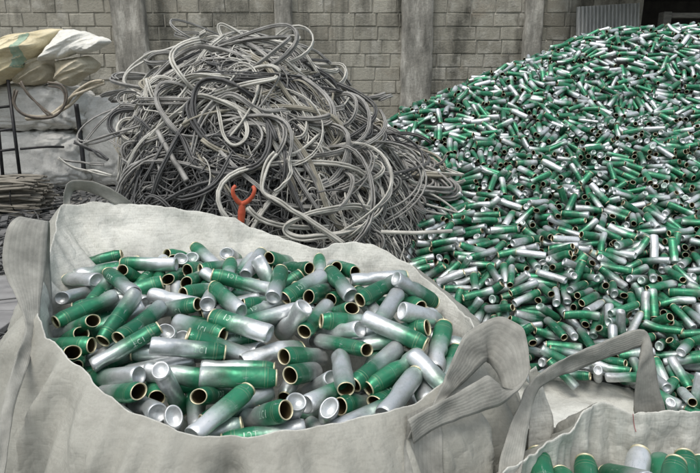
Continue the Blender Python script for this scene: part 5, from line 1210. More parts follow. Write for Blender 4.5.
1008,5072,985,22,11,1228,7580,651,-18,34,1374,6723,1219,-16,29,-772,6281,134,60,3,4547,8263,1559,-24,19,2584,6930,1856,-133,11,
988,4199,632,41,3,1007,3126,297,-145,-8,1468,5664,1298,134,14,290,4995,803,133,-2,2410,4316,647,133,-11,584,4126,571,0,8,
2261,6557,1729,108,-24,1475,6779,1218,-34,24,1663,5881,1430,-159,7,3296,8174,1441,176,-36,-1041,6622,26,-28,0,3455,6560,1831,-3,11,
2670,4526,777,61,-22,2090,4209,702,-30,-1,2840,5255,1028,69,-25,1273,3782,568,-116,-12,3355,7260,1817,-59,20,1536,3104,306,79,12,
-70,5273,665,-179,-34,2211,6971,1649,12,52,1591,3141,322,78,5,2470,4342,675,123,13,946,3941,565,31,16,2666,5946,1422,157,19,
759,6967,604,4,31,2892,7510,1619,-19,25,2833,6697,1844,1,6,1658,3576,411,116,13,2472,4047,643,-85,-10,2895,5329,1046,-180,-1,
835,6795,729,72,-14,-5,4347,438,49,32,3409,6613,1859,50,-5,1408,3522,436,-38,-1,841,3654,459,139,-6,3607,7207,1855,-74,16,
1089,4406,697,78,21,2980,8419,1179,143,-26,453,4647,740,-113,-24,3630,8472,1301,-90,19,743,3763,441,166,3,1775,7652,966,110,-31,
1998,7591,1163,-32,53,1016,6347,1144,-86,15,2700,7599,1556,-80,37,1791,3024,303,-20,11,1603,6034,1437,-86,-9,2663,5410,1038,-107,-26,
846,6581,890,-4,65,3498,7854,1599,-36,17,1186,6797,1017,-19,29,-598,6454,203,161,-16,3474,6796,1933,-68,-13,630,5714,1143,10,20,
2028,5052,931,4,-3,-771,6445,132,-12,-1,-582,7728,71,-54,-29,3393,7175,1936,-102,44,1449,5357,1136,-91,-30,3241,7233,1814,-52,19,
1473,3611,461,-96,-14,1696,4278,706,100,1,3141,6586,1825,-102,-22,1217,4036,600,83,20,-710,6656,143,50,19,1816,3908,555,93,10,
2825,7438,1638,-19,25,2241,8031,1076,-45,34,1775,2742,251,-73,16,2074,5007,903,-168,0,3259,8318,1291,-179,-11,486,6386,709,-111,20,
1167,3354,342,81,11,761,3321,300,18,9,2133,3686,450,41,11,1736,4561,777,-101,-24,4031,8161,1479,-21,16,1582,2745,208,102,19,
2059,5993,1471,180,-1,2512,4587,787,114,-16,3751,8106,1493,117,-42,1072,4402,743,95,18,1910,3592,447,89,33,2867,7471,1633,161,-25,
-861,5841,113,-4,34,2636,7580,1542,84,-27,2514,4259,702,113,13,1795,3538,430,76,22,695,4217,618,-179,-6,-1014,6481,26,52,0,
585,3795,443,58,21,932,5860,1270,68,28,2059,3517,459,-118,-4,3143,6825,1929,-72,9,410,5568,1041,103,3,3434,7678,1683,62,-9,
2355,7506,1446,-143,18,1360,3262,384,5,-28,1653,3554,459,159,15,1161,5014,980,78,8,3928,7051,1989,-147,10,791,3304,349,-131,-12,
1635,6953,1259,-114,49,4065,6948,1989,16,-6,4273,6787,1966,118,14,4232,6953,1984,-56,-18,3962,6610,1920,-134,1,618,4171,593,1,5,
536,3111,189,77,25,1582,4059,550,-120,-15,1877,2237,26,-54,0,1939,2056,26,8,0,329,3228,224,95,17,2076,4786,847,-82,10,
-652,4260,138,115,-31,2687,3538,499,-81,-12,1922,3075,290,-169,-2,356,2853,112,-139,-31,-130,3695,155,-27,20,1611,7052,1109,-5,36,
3212,8072,1429,68,2,-719,4494,130,168,23,-481,3822,107,173,20,3110,4771,833,-131,-71,-66,3765,271,75,25,-328,3669,154,-2,-11,
-810,4939,83,129,-10,11,3538,236,-92,-16,2370,3105,358,-27,-5,1373,2089,49,-122,17,107,3620,321,-13,-23,-1155,3777,26,-38,0,
31,2762,46,84,-14,2586,8341,1086,-166,-15,407,2633,74,-5,0,-575,7356,150,-158,-10,29,3673,231,-30,13,-479,6569,143,-168,-22,
151,3715,303,-32,10,2155,3121,352,-96,17,-48,3156,114,147,6,3428,5553,1213,166,-24,-555,3445,62,93,-27,-515,3649,72,170,-22,
3102,7809,1510,17,2,-226,3868,154,-152,-34,832,3832,470,110,20,430,3124,207,-95,-26,601,2360,61,-129,26,-904,4651,26,-6,0,
1637,2289,36,-45,-7,344,2910,100,-7,-5,246,2914,63,165,28,1872,2168,117,-179,-3,-890,4869,46,35,14,-872,4545,26,-143,0,
3020,4342,708,-39,-29,-287,3777,145,-5,9,-1108,4657,26,-118,0,1090,6860,873,3,33,-110,3241,97,-163,13,3015,7880,1451,106,-30,
88,2814,26,76,0,188,2652,81,-2,4,460,2728,84,-59,15,3351,5229,1127,133,-15,1223,3790,556,-115,19,-279,3786,96,-46,11,
-503,3696,74,-12,0,1649,7093,1114,175,-37,2587,4202,644,108,1,760,2494,121,-30,-47,1523,4296,690,-144,-14,3722,6159,1597,68,31,
2274,8145,1041,-68,31,1074,3609,440,44,-8,1048,7051,752,137,-38,1829,2159,58,156,-23,2442,3947,610,-49,-11,-260,2835,57,88,23,
355,2589,74,175,0,4544,8477,1495,28,5,2888,4647,859,117,7,1671,2085,74,10,0,4048,6228,1701,74,31,-916,4396,92,-95,-17,
328,3057,148,96,40,3641,8149,1426,-156,3,-484,4154,136,-86,-25,-424,3256,98,9,-26,1792,2877,293,-93,30,3463,7304,1837,-172,17,
2779,6507,1781,76,21,-553,6859,186,30,6,-333,3040,70,-136,4,-337,2957,74,-154,0,-1182,5568,26,25,0,2363,3488,552,167,-2,
-641,4141,74,-126,-3,594,2653,96,82,-10,486,5507,1024,102,-2,1955,4613,833,-158,35,-777,4557,37,-142,-8,3830,8487,1334,35,-2,
3503,6061,1527,75,34,1977,2902,290,68,11,254,3064,93,130,37,171,2355,26,-23,0,4078,6643,1842,101,18,3698,5520,1227,-82,-33,
4169,8032,1552,-171,-9,-121,2859,83,-43,-6,2363,3233,416,103,-23,3120,4551,805,158,2,1103,7823,535,172,-11,83,3322,203,-101,6,
725,2457,97,87,-21,-529,3339,26,-123,0,1826,2582,130,53,16,3357,4970,976,-134,-2,-923,6292,32,140,-4,3320,4995,1012,73,-7,
2390,3189,378,10,-14,3815,5867,1462,170,0,3549,6047,1518,75,34,443,2857,92,24,18,-126,3446,126,59,25,2199,3425,436,100,18,
-407,3635,58,-114,19,4006,6293,1683,59,25,-920,3958,26,63,0,2872,8358,1175,88,-24,-491,6315,242,-22,41,1745,2625,179,54,33,
3874,6074,1575,147,-3,160,3390,243,29,-21,2623,7838,1347,-84,30,1979,2752,230,119,-6,2023,2882,279,-115,-15,1935,2927,296,-112,-16,
55,3331,156,-148,6,2807,4635,884,91,-5,711,2658,43,103,7,2171,3994,577,29,8,4051,6279,1676,-122,-27,1410,4217,611,-140,-12,
1723,2052,45,-174,-14,1542,2203,110,-136,36,1551,2279,90,-146,1,-626,4392,155,-68,-4,2726,5297,1019,-154,-24,1804,2253,117,-28,1,
-29,3851,263,5,30,296,2632,108,-97,30,2133,3532,447,-82,11,3686,7727,1629,18,-5,3381,5514,1198,-19,-4,2737,3826,577,-89,9,
-642,4177,139,155,-4,592,3710,412,44,19,2534,3355,477,140,-23,1686,2443,136,115,-18,-109,2560,26,-42,0,3008,4555,802,89,-22,
2511,3720,555,-121,-45,2826,4018,657,-113,48,-972,5102,58,55,24,752,2568,81,-38,-2,2154,8360,892,149,-32,366,4022,488,98,18,
1531,3266,388,176,1,588,2637,49,-176,17,2296,7840,1195,47,-1,382,3096,174,-93,-28,1549,2115,74,15,0,4710,8217,1611,77,-14,
3106,4606,824,143,-21,1374,4011,575,88,0,2018,2610,127,-80,-23,1774,5843,1394,89,25,3008,4888,970,-59,15,414,2571,122,-125,0,
-390,4158,188,109,3,-218,2786,59,89,24,1964,2536,151,2,40,64,3487,231,77,26,643,2493,64,-112,29,-410,2913,26,-21,0,
232,2762,71,107,3,128,3612,255,-101,-25,-162,3184,78,15,-5,4494,7377,1846,78,-13,1141,6807,936,-142,-12,-452,3909,104,6,-13,
2627,3776,546,166,0,2216,4663,803,-69,3,2905,4128,685,-38,-5,-400,3996,160,-178,26,31,3241,121,-15,-10,1975,2588,172,-160,-5,
-268,3816,173,7,-9,-193,3697,177,161,-23,2333,3971,578,135,11,3435,8082,1429,-56,25,2214,2708,211,-95,10,-13,2889,118,-38,4,
326,2543,74,-5,0,489,2508,49,57,-17,4731,7645,1799,-164,-4,2185,4849,905,-111,4,4581,7802,1755,121,2,-760,6903,70,-172,34,
346,2455,62,-169,-27,1989,2271,119,-83,0,1747,2226,112,160,-28,2913,4476,799,80,0,-459,3772,109,177,7,-644,6715,41,166,-11,
654,2825,142,-68,4,521,2201,26,-3,0,2155,2917,290,-74,-19,370,2691,87,130,-36,3416,5659,1239,36,25,-724,3725,26,170,0,
1420,8247,551,106,-24,-9,2885,53,-13,-19,3400,7998,1464,-76,27,-416,3478,88,-62,-14,25,2583,26,-10,0,1977,4366,691,71,-22,
-359,3729,132,0,1,2764,3742,548,-147,-9,-86,2778,26,70,0,2200,2811,332,-150,4,71,2727,73,-88,-4,-277,3556,98,69,13,
-370,3627,88,174,48,-1155,5246,26,2,0,2722,4434,738,164,-24,2234,3893,598,93,22,3150,7973,1468,-7,-11,-258,3932,153,-131,-33,
-244,3596,160,-120,1,-941,2739,26,113,0,3879,5930,1507,136,26,41,2842,75,178,1,824,2607,60,-73,-10,-512,4452,132,-53,9,
2157,3185,383,-2,7,707,4388,686,-152,-15,2683,3878,638,157,-19,1888,6228,1552,160,11,49,5074,698,102,8,3403,7889,1519,151,-21,
234,4197,507,-135,-28,2937,4741,835,-62,9,-299,3172,51,39,17,2679,4065,670,-30,-11,1331,3772,508,-31,-10,1765,2137,54,155,-20,
1761,2321,144,-14,-22,365,3073,213,-79,-25,-583,6754,92,141,6,-542,6588,206,12,18,1737,2513,109,-32,-17,367,2528,26,102,0,
3439,5545,1167,-158,-18,-895,4921,97,-1,24,3757,6379,1728,150,15,3287,7410,1748,179,-8,-119,3146,107,151,28,2936,4290,774,-106,-14,
2236,3367,482,2,23,4063,6780,1923,109,11,-414,4109,158,-71,-2,4587,8114,1616,-108,14,149,5083,758,-61,2,2106,2742,271,-148,-11,
695,6749,656,-61,35,2234,2830,259,-134,-15,1678,4264,662,100,1,153,2761,26,96,0,-342,3727,53,-44,4,2488,3262,434,-102,-2,
3268,4763,963,-60,33,479,2445,108,-111,6,551,2405,74,-115,0,-1026,5414,26,-79,0,3708,5709,1349,-45,-28,2541,3678,567,57,13,
3985,6689,1899,75,20,-7,3760,244,5,30,2864,4644,816,-106,26,-503,3474,78,142,6,2664,3668,574,-132,-11,3047,7941,1444,117,-19,
1701,2195,117,151,15,183,2763,63,-71,-11,937,4372,732,-98,12,2601,3763,611,128,-20,-68,3346,115,49,23,2335,3488,462,-96,26,
3742,5585,1274,121,26,-195,3121,85,21,-21,2911,4313,739,-94,-22,1570,2165,99,-138,29,-881,4466,74,100,0,658,2705,80,24,46,
2187,2980,308,-74,-14,2124,8439,847,146,-31,817,2653,117,61,5,3563,5168,1096,-4,-10,2285,3228,397,79,6,3050,4373,798,-81,-11,
1957,2693,215,-60,-19,2094,2775,239,34,12,-196,3067,74,-157,0,-686,3761,77,90,3,135,3089,121,102,33,-149,2927,48,75,16,
2318,3849,536,115,-19,2144,2671,196,48,-23,2127,7099,1457,110,-33,1050,8416,314,-15,28,-232,3587,70,33,27,389,3195,254,102,-5,
3448,5239,1103,-94,3,-534,3726,116,166,-1,419,2834,143,-128,-15,2719,4267,808,-137,-31,-46,2639,58,60,-24,3271,8419,1251,-59,25,
1984,2731,280,119,-6,2597,3822,631,-51,19,3669,6050,1580,114,31,2087,2693,226,-85,40,393,2738,74,-53,0,-435,3942,137,9,-15,
-336,3427,74,116,0,-509,4215,108,166,1,2282,5167,1014,62,22,-825,6002,111,-59,27,-548,3922,76,-92,5,-608,4280,130,-56,46,
-662,3498,26,58,0,-837,6742,103,-146,-4,1782,2585,208,30,21,107,2703,121,66,4,-88,3569,191,-6,27,1525,3929,557,52,12,
-609,8481,26,-157,0,488,3899,470,154,3,3563,5589,1276,-121,-11,-240,7575,221,-90,-10,227,3111,190,-33,-34,-72,3014,84,-19,11,
2827,4399,765,-98,-4,2476,3558,497,-122,37,-985,4452,26,-69,0,-1133,5408,26,-26,0,465,2556,52,57,-19,1341,4552,744,-88,-22,
228,3254,191,-7,-3,-749,4215,49,-6,-17,2437,3501,478,145,-37,170,2979,75,170,1,1703,2201,61,-146,27,3563,6345,1708,39,20,
663,2499,108,66,-29,-1001,5135,38,48,8,90,3424,236,-135,42,2201,3007,364,-86,-14,2498,3298,506,58,22,1122,4778,858,-113,-15,
3720,5837,1438,163,7,2694,3839,606,-33,31,3959,6178,1642,139,1,334,2975,162,24,-35,1990,2583,229,143,-20,112,2732,47,-93,-15,
1178,3566,398,-134,-20,3480,6153,1589,-176,-3,2398,3453,438,-151,4,3580,5330,1110,104,25,2069,2813,254,35,10,1011,4961,934,126,21,
417,2361,26,82,0,2248,2979,307,90,-7,2243,2778,276,-151,37,-722,4237,93,37,-20,0,3053,123,-145,36,1887,2808,277,121,-12,
2114,4091,642,-114,29,2431,3759,600,-102,-22,1685,2327,109,100,-20,-648,3824,41,-94,-10,2245,5206,986,-33,-22,135,3344,207,-101,12,
2934,4645,830,-62,-5,31,3497,269,-93,-16,-223,3304,110,120,-38,753,6569,784,84,-25,-982,5706,49,120,-17,943,3642,449,-81,-5,
-591,5899,283,-116,-7,504,2417,74,-115,0,3253,5266,1096,-46,-17,2129,4218,640,34,10,-466,3151,74,63,0,2285,3641,508,64,-45,
-266,2661,26,-90,0,3533,5841,1414,24,-11,2664,4170,663,120,-16,2599,3354,549,139,2,696,6356,865,-74,38,-859,3603,26,11,0,
2110,8331,882,-31,32,484,2274,63,-151,18,3781,6168,1642,-119,-3,-260,3437,110,-3,-9,3958,6044,1529,-74,-31,-126,2788,52,83,-19,
2669,7840,1364,96,-30,2836,8164,1255,-21,25,2603,3949,633,-154,-13,1617,2103,114,-164,3,2390,3465,499,75,16,1831,2439,95,-149,12,
1154,2459,98,130,-4,251,2537,26,5,0,-564,3372,26,57,0,2494,3414,504,159,1,28,2734,103,96,-15,2098,8283,896,-31,32,
244,3355,243,0,22,-483,6624,134,7,32,-297,2996,26,-114,0,-693,3907,62,89,27,195,2691,112,-40,25,2772,4299,786,-94,7,
3373,5011,1023,69,-13,-439,3094,74,-116,0,131,2964,132,128,-10,1111,5652,1245,-108,-19,3463,5380,1148,-78,-6,-194,3501,112,-156,-27,
2310,3551,538,-15,17,2324,3443,539,-8,24,2377,4296,722,-123,30,467,2364,26,82,0,2877,4426,753,-98,-4,3542,5698,1336,85,26,
2587,3754,666,-98,-28,3670,7273,1837,83,-18,-740,3945,116,127,5,-786,4045,59,152,25,51,3645,286,-63,2,3079,4788,915,-98,13,
-516,5868,338,-154,-26,2106,3270,345,-175,-3,-426,5907,389,104,-22,1810,2793,237,-75,2,3616,5815,1359,48,29,2462,6511,1728,128,2,
754,2674,62,-72,-14,2778,8291,1177,-93,24,2204,4464,761,-78,15,3191,5196,1086,111,4,3216,5041,968,-98,16,1808,7050,1252,-36,42,
2425,3406,447,42,13,1760,4741,855,-21,-13,-491,3596,98,170,-35,143,6129,660,173,-33,3489,5917,1425,96,35,-202,3581,179,60,-2,
23,3628,211,149,-13,-519,4287,150,-109,6,4660,7779,1743,105,-20,445,3131,160,77,28,1786,2365,141,-3,-60,1955,2461,175,-58,3,
168,3149,177,-86,-21,610,2277,26,17,0,2050,3092,335,-42,17,3513,5969,1515,79,33,179,2590,121,132,3,-709,3515,26,58,0,
2523,4889,917,143,38,1293,4285,667,51,-3,4434,7797,1697,-131,9,2379,5298,1016,93,29,-361,3970,194,88,-1,3170,7476,1699,-16,17,
3533,7494,1735,115,-25,-811,3876,73,-162,1,-170,7419,243,162,14,-578,6514,112,92,-20,2570,3614,541,-62,28,3639,5584,1265,-99,-33,
-725,3592,57,63,23,140,2879,96,174,23,2152,3372,499,69,-6,2372,4189,659,-141,15,2821,3928,679,52,-15,-126,7885,209,6,-41,
3862,7564,1723,-79,26,3638,5293,1097,-75,-26,1613,2103,26,89,0,340,3090,116,-95,-42,-30,2806,109,101,34,3126,4643,919,-92,-1,
-544,5773,336,-17,34,-305,2854,46,83,14,-673,4701,107,-180,-33,-1084,4430,49,118,17,3336,5384,1116,36,22,3685,6129,1634,118,29,
2059,2382,169,-70,5,1473,2751,216,-25,-11,4529,7857,1692,-73,21,-248,3276,73,-43,-4,536,2941,105,26,37,843,2755,168,51,17,
-407,3898,163,166,24,2718,7942,1328,-70,31,-416,2864,26,159,0,3780,6043,1580,61,32,1754,2172,162,-57,9,1860,2759,285,119,-3,
587,2493,121,-136,-1,-865,4670,71,-141,34,-960,4731,69,177,-2,-315,3348,131,-52,-7,2405,4370,733,-68,16,1782,4091,610,146,7,
65,3500,181,-71,-13,840,6905,682,52,3,1824,5934,1435,89,21,-170,3073,26,-84,0,-570,3572,26,149,0,550,2391,26,-68,0,
2399,3325,467,-150,24,69,2967,137,-52,10,-846,3505,26,172,0,-115,7928,227,7,-42,2992,4280,687,-57,-41,-1062,4483,41,120,10,
2023,4201,665,-144,14,-478,3437,120,-15,1,3630,5452,1184,149,12,-507,3538,82,142,23,-238,3162,132,-34,1,2568,4042,676,-99,-32,
-379,2632,26,10,0,-993,6185,26,-152,0,2793,4474,804,-124,5,-48,2714,92,128,2,4973,8269,1699,130,-54,3140,4486,867,113,3,
-360,3852,180,-164,10,822,4130,588,83,22,-41,3670,252,79,25,-389,6545,197,-161,-19,2122,2812,201,97,20,1172,7876,526,20,23,
-833,4273,74,171,0,547,2585,148,48,2,3037,4485,870,75,-31,3170,4650,940,-97,6,-891,3810,26,-137,0,3027,4906,1020,30,5,
-743,7161,74,176,0,273,2873,91,0,-24,-651,3358,26,-95,0,2737,3980,730,-41,-2,-834,4818,76,-51,-19,-230,3903,211,-136,0,
-343,3233,113,-92,5,2518,3875,666,-67,20,1952,2876,330,-110,-11,2927,8234,1248,-18,22,-382,2747,26,-61,0,2941,4482,760,101,-12,
1796,2619,174,-127,-34,2697,3942,635,124,-52,-984,4565,46,6,14,3079,4901,986,95,-26,1003,6724,884,86,-26,-390,6820,211,-38,-19,
4567,7750,1782,112,12,3373,5179,1089,111,-12,-410,3342,63,168,3,5153,8197,1706,102,-17,-787,4481,78,97,4,2712,6450,1749,73,25,
986,8371,294,-38,28,270,2802,62,-73,26,3622,8192,1405,-158,2,-728,4648,67,-175,-26,1798,2236,73,-32,2,1101,5327,1111,-87,-26,
925,3000,291,-13,24,-1169,4725,26,89,0,-497,3812,63,-177,22,-967,5903,55,-7,22,2849,4134,737,-133,-2,2809,4233,698,92,-24,
-377,4351,194,-168,-37,-865,4781,89,130,7,965,3469,421,-85,1,688,2408,57,-131,23,-342,7614,185,26,22,-813,6566,124,-101,3,
3141,4719,827,-111,-3,-214,3040,26,96,0,2190,2730,249,178,-20,2549,3917,674,117,-7,1418,4939,909,23,9,-439,3384,97,-13,-2,
-983,4131,26,-15,0,2671,3809,644,133,6,3034,4687,838,-119,-8,-138,2130,26,22,0,1796,2539,194,-145,12,2253,2997,353,-75,6,
339,2661,122,96,0,472,2579,146,-138,15,3696,6008,1495,100,34,749,4046,552,-108,-21,-319,5895,460,48,15,414,2537,26,-78,0,
3719,6283,1673,165,8,1932,3294,347,10,3,2816,4278,746,138,-32,3442,5641,1285,95,44,1945,2626,263,-90,-6,572,2766,95,178,-15,
-605,3676,120,177,5,2963,4656,911,172,25,3365,5470,1186,-25,10,-287,3749,185,175,-9,2992,4823,924,117,9,-624,7718,120,141,-20,
-943,4433,62,148,27,2764,4658,907,-77,17,2871,4319,835,-27,17,3287,5387,1140,48,8,1645,7140,1088,175,-37,-126,3608,218,57,5,
2542,3524,501,-89,9,3088,4461,797,140,-17,-528,4115,110,95,25,2465,3287,391,-160,6,2302,8463,945,-170,0,-1160,5692,26,-135,0,
4725,7823,1740,-51,20,2837,3943,624,67,-16,-961,4280,51,-39,-18,1980,3003,362,55,-25,-606,4594,115,-79,-11,3180,5084,1078,-29,2,
2777,4456,855,174,-13,200,2594,53,-112,20,2347,3037,382,66,21,2677,4015,684,154,1,2071,2867,287,61,-12,2788,4098,685,-43,4,
-649,2917,26,-125,0,2546,4097,660,71,18,-786,3795,55,-87,21,2947,4047,647,-169,23,-723,4092,102,-101,-12,-335,7206,263,141,0,
-265,7781,180,160,28,1901,2274,133,127,11,-1144,5469,26,153,0,3391,5750,1300,31,23,1264,4323,657,-123,-17,2447,8442,987,14,16,
650,6469,765,30,17,2315,3264,450,6,4,3297,5221,1138,-54,-8,46,2614,63,-172,28,2044,6321,1579,128,0,656,6333,851,-74,38,
2659,3875,682,127,0,2298,2935,317,92,-9,-176,3049,120,3,-2,2108,2859,318,83,16,436,2773,129,-124,-6,-312,3554,132,71,12,
-1069,5202,30,8,3,3240,4645,797,-144,27,4246,7954,1598,8,9,2228,3725,488,116,29,662,4543,741,136,10,3118,4501,790,144,-23,
3795,6054,1530,-25,-15,4065,7936,1570,102,-24,331,3438,257,156,-6,-678,3954,26,-149,0,3334,5017,1064,151,-20,722,2604,129,-125,16,
2059,3033,381,-70,-13,3627,5727,1358,-55,-27,-484,2997,33,-26,5,275,2954,141,-68,28,2721,4253,736,165,-9,-109,3776,250,-102,-30,
2531,3557,548,151,7,3119,4412,869,110,15,2853,4244,713,-100,42,-621,4249,79,-143,5,2825,8318,1179,87,-24,1924,2364,120,108,-20,
-963,5246,50,140,-17,-1137,4472,26,92,0,-520,4528,152,-53,8,-716,5841,210,-14,35,2571,5319,1045,-97,-27,1554,4441,689,-24,-12,
-526,3953,116,18,-21,510,2979,117,28,33,1666,2293,77,-153,32,4132,8178,1492,114,-22,2165,7123,1472,-70,34,3036,8221,1285,-84,26,
51,2962,64,149,-16,1580,4479,702,156,12,-739,3368,46,34,14,3072,4458,846,-110,14,2079,2545,188,122,32,2025,2493,178,2,41,
75,2540,63,78,28,896,3739,523,-9,12,2805,4408,831,-142,17,-468,4042,144,34,-29,2207,8186,990,112,-30,3375,5351,1153,-129,-24,
-700,4048,48,137,-16,3217,4815,971,-95,10,2281,7594,1311,50,-1,1971,2600,126,-80,-24,823,7303,514,24,21,1490,2062,26,-123,0,
-168,4055,245,162,-27,-395,3072,71,63,10,-462,6548,266,-118,8,-609,3617,74,-69,0,-939,4793,61,-168,19,762,3918,502,75,21,
-313,7381,209,-31,-35,-502,3312,71,168,4,2222,3231,402,-178,59,2131,4500,785,22,9,-953,4608,26,-6,0,1843,3529,403,73,14,
101,3295,103,133,4,2139,3214,420,-37,23,2157,5331,1069,117,30,339,2823,26,-134,0,343,2959,95,174,-12,257,3194,205,126,32,
1838,2698,283,-62,-26,-1201,4429,26,90,0,447,2488,122,71,-15,2694,3579,577,35,24,-490,6811,221,-45,-12,2483,3849,644,-52,0,
1824,2469,132,-162,3,61,3177,118,27,-58,2436,4130,617,-103,14,329,4612,687,136,-1,3840,6162,1600,7,6,3685,6193,1618,-112,-32,
-263,3477,147,66,-23,-854,3904,48,10,-16,-800,3999,74,168,1,290,3198,240,-78,-6,179,5679,837,91,-8,276,2486,93,-21,18,
3163,5010,981,82,-35,-744,7207,90,161,-22,-996,4522,77,149,4,2425,3179,417,-91,-19,-151,3814,185,74,27,-639,6618,54,-178,-21,
2328,2779,307,130,-18,2307,2860,220,-11,-3,-269,4117,199,95,13,335,3360,224,-44,-4,3001,4275,764,142,55,47,2796,132,-165,12,
82,4348,487,94,17,-1114,5425,68,153,0,-807,4321,75,-12,1,2120,2689,278,-8,-38,3973,6063,1609,-135,29,-185,2715,74,-101,0,
-686,6564,54,-8,20,-110,3245,158,142,-31,66,3058,128,13,-56,-48,3332,163,-123,-29,-506,3563,135,-67,-9,2384,3353,507,24,-18,
2174,2883,338,147,42,3772,5935,1507,-24,-14,3047,4830,937,-91,19,254,3139,140,-50,-36,2892,4869,928,-66,33,2287,3306,482,-142,10,
2677,3626,600,-145,11,568,2588,60,-176,25,350,3213,161,54,31,2929,4061,712,-42,-8,572,5271,1001,-101,-22,-75,3098,134,178,-10,
3607,6070,1574,85,11,2746,4083,712,117,16,1493,2156,95,-117,27,2382,3700,523,-127,-19,2665,4148,771,45,19,3622,5903,1482,-144,-20,
3085,4363,839,57,-55,-353,3685,113,5,-7,625,2570,83,-114,-30,-452,6981,231,-170,-5,2165,2854,216,97,20,3728,5523,1179,110,28,
1412,2850,248,-23,-8,109,3252,154,32,-12,1142,3869,489,-86,-20,3685,5712,1294,75,33,2901,7769,1480,8,11,1492,2375,61,176,3,
2451,3550,572,152,2,3050,5045,1069,-107,-2,2632,3704,580,-132,-11,-135,7437,276,-6,-22,4838,8417,1582,-119,7,3253,4714,950,132,-19,
2903,4343,804,53,34,-253,7930,198,72,-1,-209,3356,124,153,-16,2880,4273,812,-16,4,168,3040,155,-177,7,-444,3343,123,175,-9,
519,2836,105,-150,-26,2032,2954,347,67,-21,1838,2564,238,-158,7,-972,4227,26,-52,0,3185,4874,994,-77,20,-255,7254,263,-9,0,
115,3158,105,-137,15,-15,3042,74,-23,0,2171,8474,855,138,-31,3507,7879,1536,122,-26,688,6665,690,-62,36,-829,4121,75,155,-2,
3371,4903,1064,43,-8,3281,4609,969,130,1,3038,4693,898,130,-30,-65,3398,172,-130,-22,2158,3138,397,176,3,3844,5782,1382,-81,-49,
1880,2476,180,95,26,2905,4764,933,124,-10,-612,3485,55,-71,-21,-465,7899,157,54,-2,-701,3549,73,-129,-2,3348,4852,1026,-148,-1,
1791,2118,124,-177,-5,-792,3667,39,-170,-9,2659,4129,715,-52,21,3111,7767,1534,-163,-2,-774,6218,94,-42,31,-953,4708,27,180,-1,
-656,4051,96,-139,24,2979,4535,870,8,19,-284,7699,194,13,-28,2910,4013,713,-44,-20,-828,4430,103,98,-22,-1005,4914,26,49,0,
505,2724,125,172,48,292,2828,134,124,15,186,3206,247,-45,-16,-14,2951,125,145,5,-62,3464,164,-118,-32,-821,3958,46,10,-15,
3319,4760,1018,139,54,-87,3157,166,11,-6,2361,3706,582,19,51,1697,2417,196,-178,-4,570,2690,141,21,-10,2964,4597,878,159,25,
2471,3121,431,-147,10,1042,6713,918,-94,26,-268,7039,252,127,25,-489,3082,26,-178,0,131,2534,36,-108,-7,-1136,5298,26,180,0,
4573,8491,1548,119,18,-1116,4939,26,5,0,-86,5134,629,100,5,782,3229,286,-163,-12,1888,2096,53,40,-20,1402,4485,714,65,19,
-375,3023,26,-87,0,915,7133,632,-126,-2,-320,3212,72,33,30,766,4300,655,-56,-17,2854,4645,939,-88,-63,2191,2565,207,-147,-12,
-760,4360,73,-12,-1,3161,4501,919,-16,5,-1,3349,142,-126,-32,3032,4614,916,147,36,3363,4946,1096,-29,22,-612,3821,72,-101,-2,
171,3163,128,98,23,2021,2861,323,53,10,670,2433,95,-112,38,2765,4650,859,-94,16,3001,4211,716,50,77,-352,6962,264,40,-9,
3200,4903,1034,170,-1,259,2764,126,-86,21,2515,3703,624,122,13,3127,4910,983,101,-1,-437,6341,247,-31,33,484,3095,162,-102,-32,
2315,3213,456,-166,-18,-687,3511,115,154,8,2676,4289,816,54,3,232,2483,34,10,5,-1097,5102,26,-133,0,2080,4339,773,-88,-16,
2954,7637,1567,-35,28,-193,3855,229,76,21,3359,4910,996,-128,-11,-530,4003,115,18,-16,-320,6476,258,-155,-17,-620,3083,43,117,-12,
1892,2230,162,-38,4,2664,4358,825,55,8,1727,2285,178,-9,-11,3533,5508,1209,-139,-26,297,2390,26,-5,0,-605,3992,74,64,2,
-548,6290,235,152,-13,3102,4756,962,97,-2,-828,5031,89,-53,13,1592,2211,133,119,4,2232,3448,474,-72,-27,1791,2063,126,15,24,
-386,6500,215,19,19,1558,3539,427,63,-6,-368,4048,113,-105,-24,3201,4976,1048,156,5,2167,2590,241,19,20,3279,5181,1105,147,23,
71,3285,159,32,-12,486,2944,146,144,-1,-638,3417,74,129,0,-392,3843,135,168,0,-1135,5641,42,32,-11,-436,7311,204,-4,40,
1837,2435,172,98,14,3261,4905,989,-85,-7,151,2406,73,138,0,3100,5056,1037,73,-9,2732,4190,748,178,-17,-107,2888,121,-70,10,
3285,7254,1811,-52,19,2949,4188,736,-97,33,-279,7996,181,84,23,1639,2344,124,100,-20,3612,5523,1168,22,17,603,2477,26,156,0,
2730,8250,1180,-93,24,571,2906,103,26,36,-402,7439,206,-6,-7,3625,5406,1157,148,12,3216,5022,1049,-24,-8,1862,2322,95,-89,-15,
-187,2664,26,-114,0,-955,4342,26,6,0,2132,3160,442,141,-13,2481,3782,591,82,4,703,2659,130,7,62,2250,3329,432,26,-58,
3900,6103,1614,-146,16,2281,4557,823,44,-16,207,2992,118,-76,20,-757,4168,73,174,6,1946,2426,130,102,-26,-1080,4990,26,-175,0,
3044,4301,736,142,28,-713,4435,118,178,6,619,6732,613,-94,21,3111,5225,1061,-105,-2,3511,5528,1163,-158,-17,3754,5791,1350,79,34,
1593,4897,883,45,17,1057,3601,394,154,5,2322,3531,494,22,-9,2009,3038,278,38,10,2466,3333,495,-112,-40,-1093,5342,49,-16,16,
2447,3639,583,158,-17,-746,4543,91,96,4,-548,3212,45,74,13,-204,8007,241,-106,-2,10,2473,27,-73,-1,-846,4808,135,88,1,
2383,3628,528,24,-15,-191,7802,219,150,19,2741,3663,641,-37,9,4009,7757,1642,-68,27,1522,2177,26,29,0,13,3436,128,145,-8,
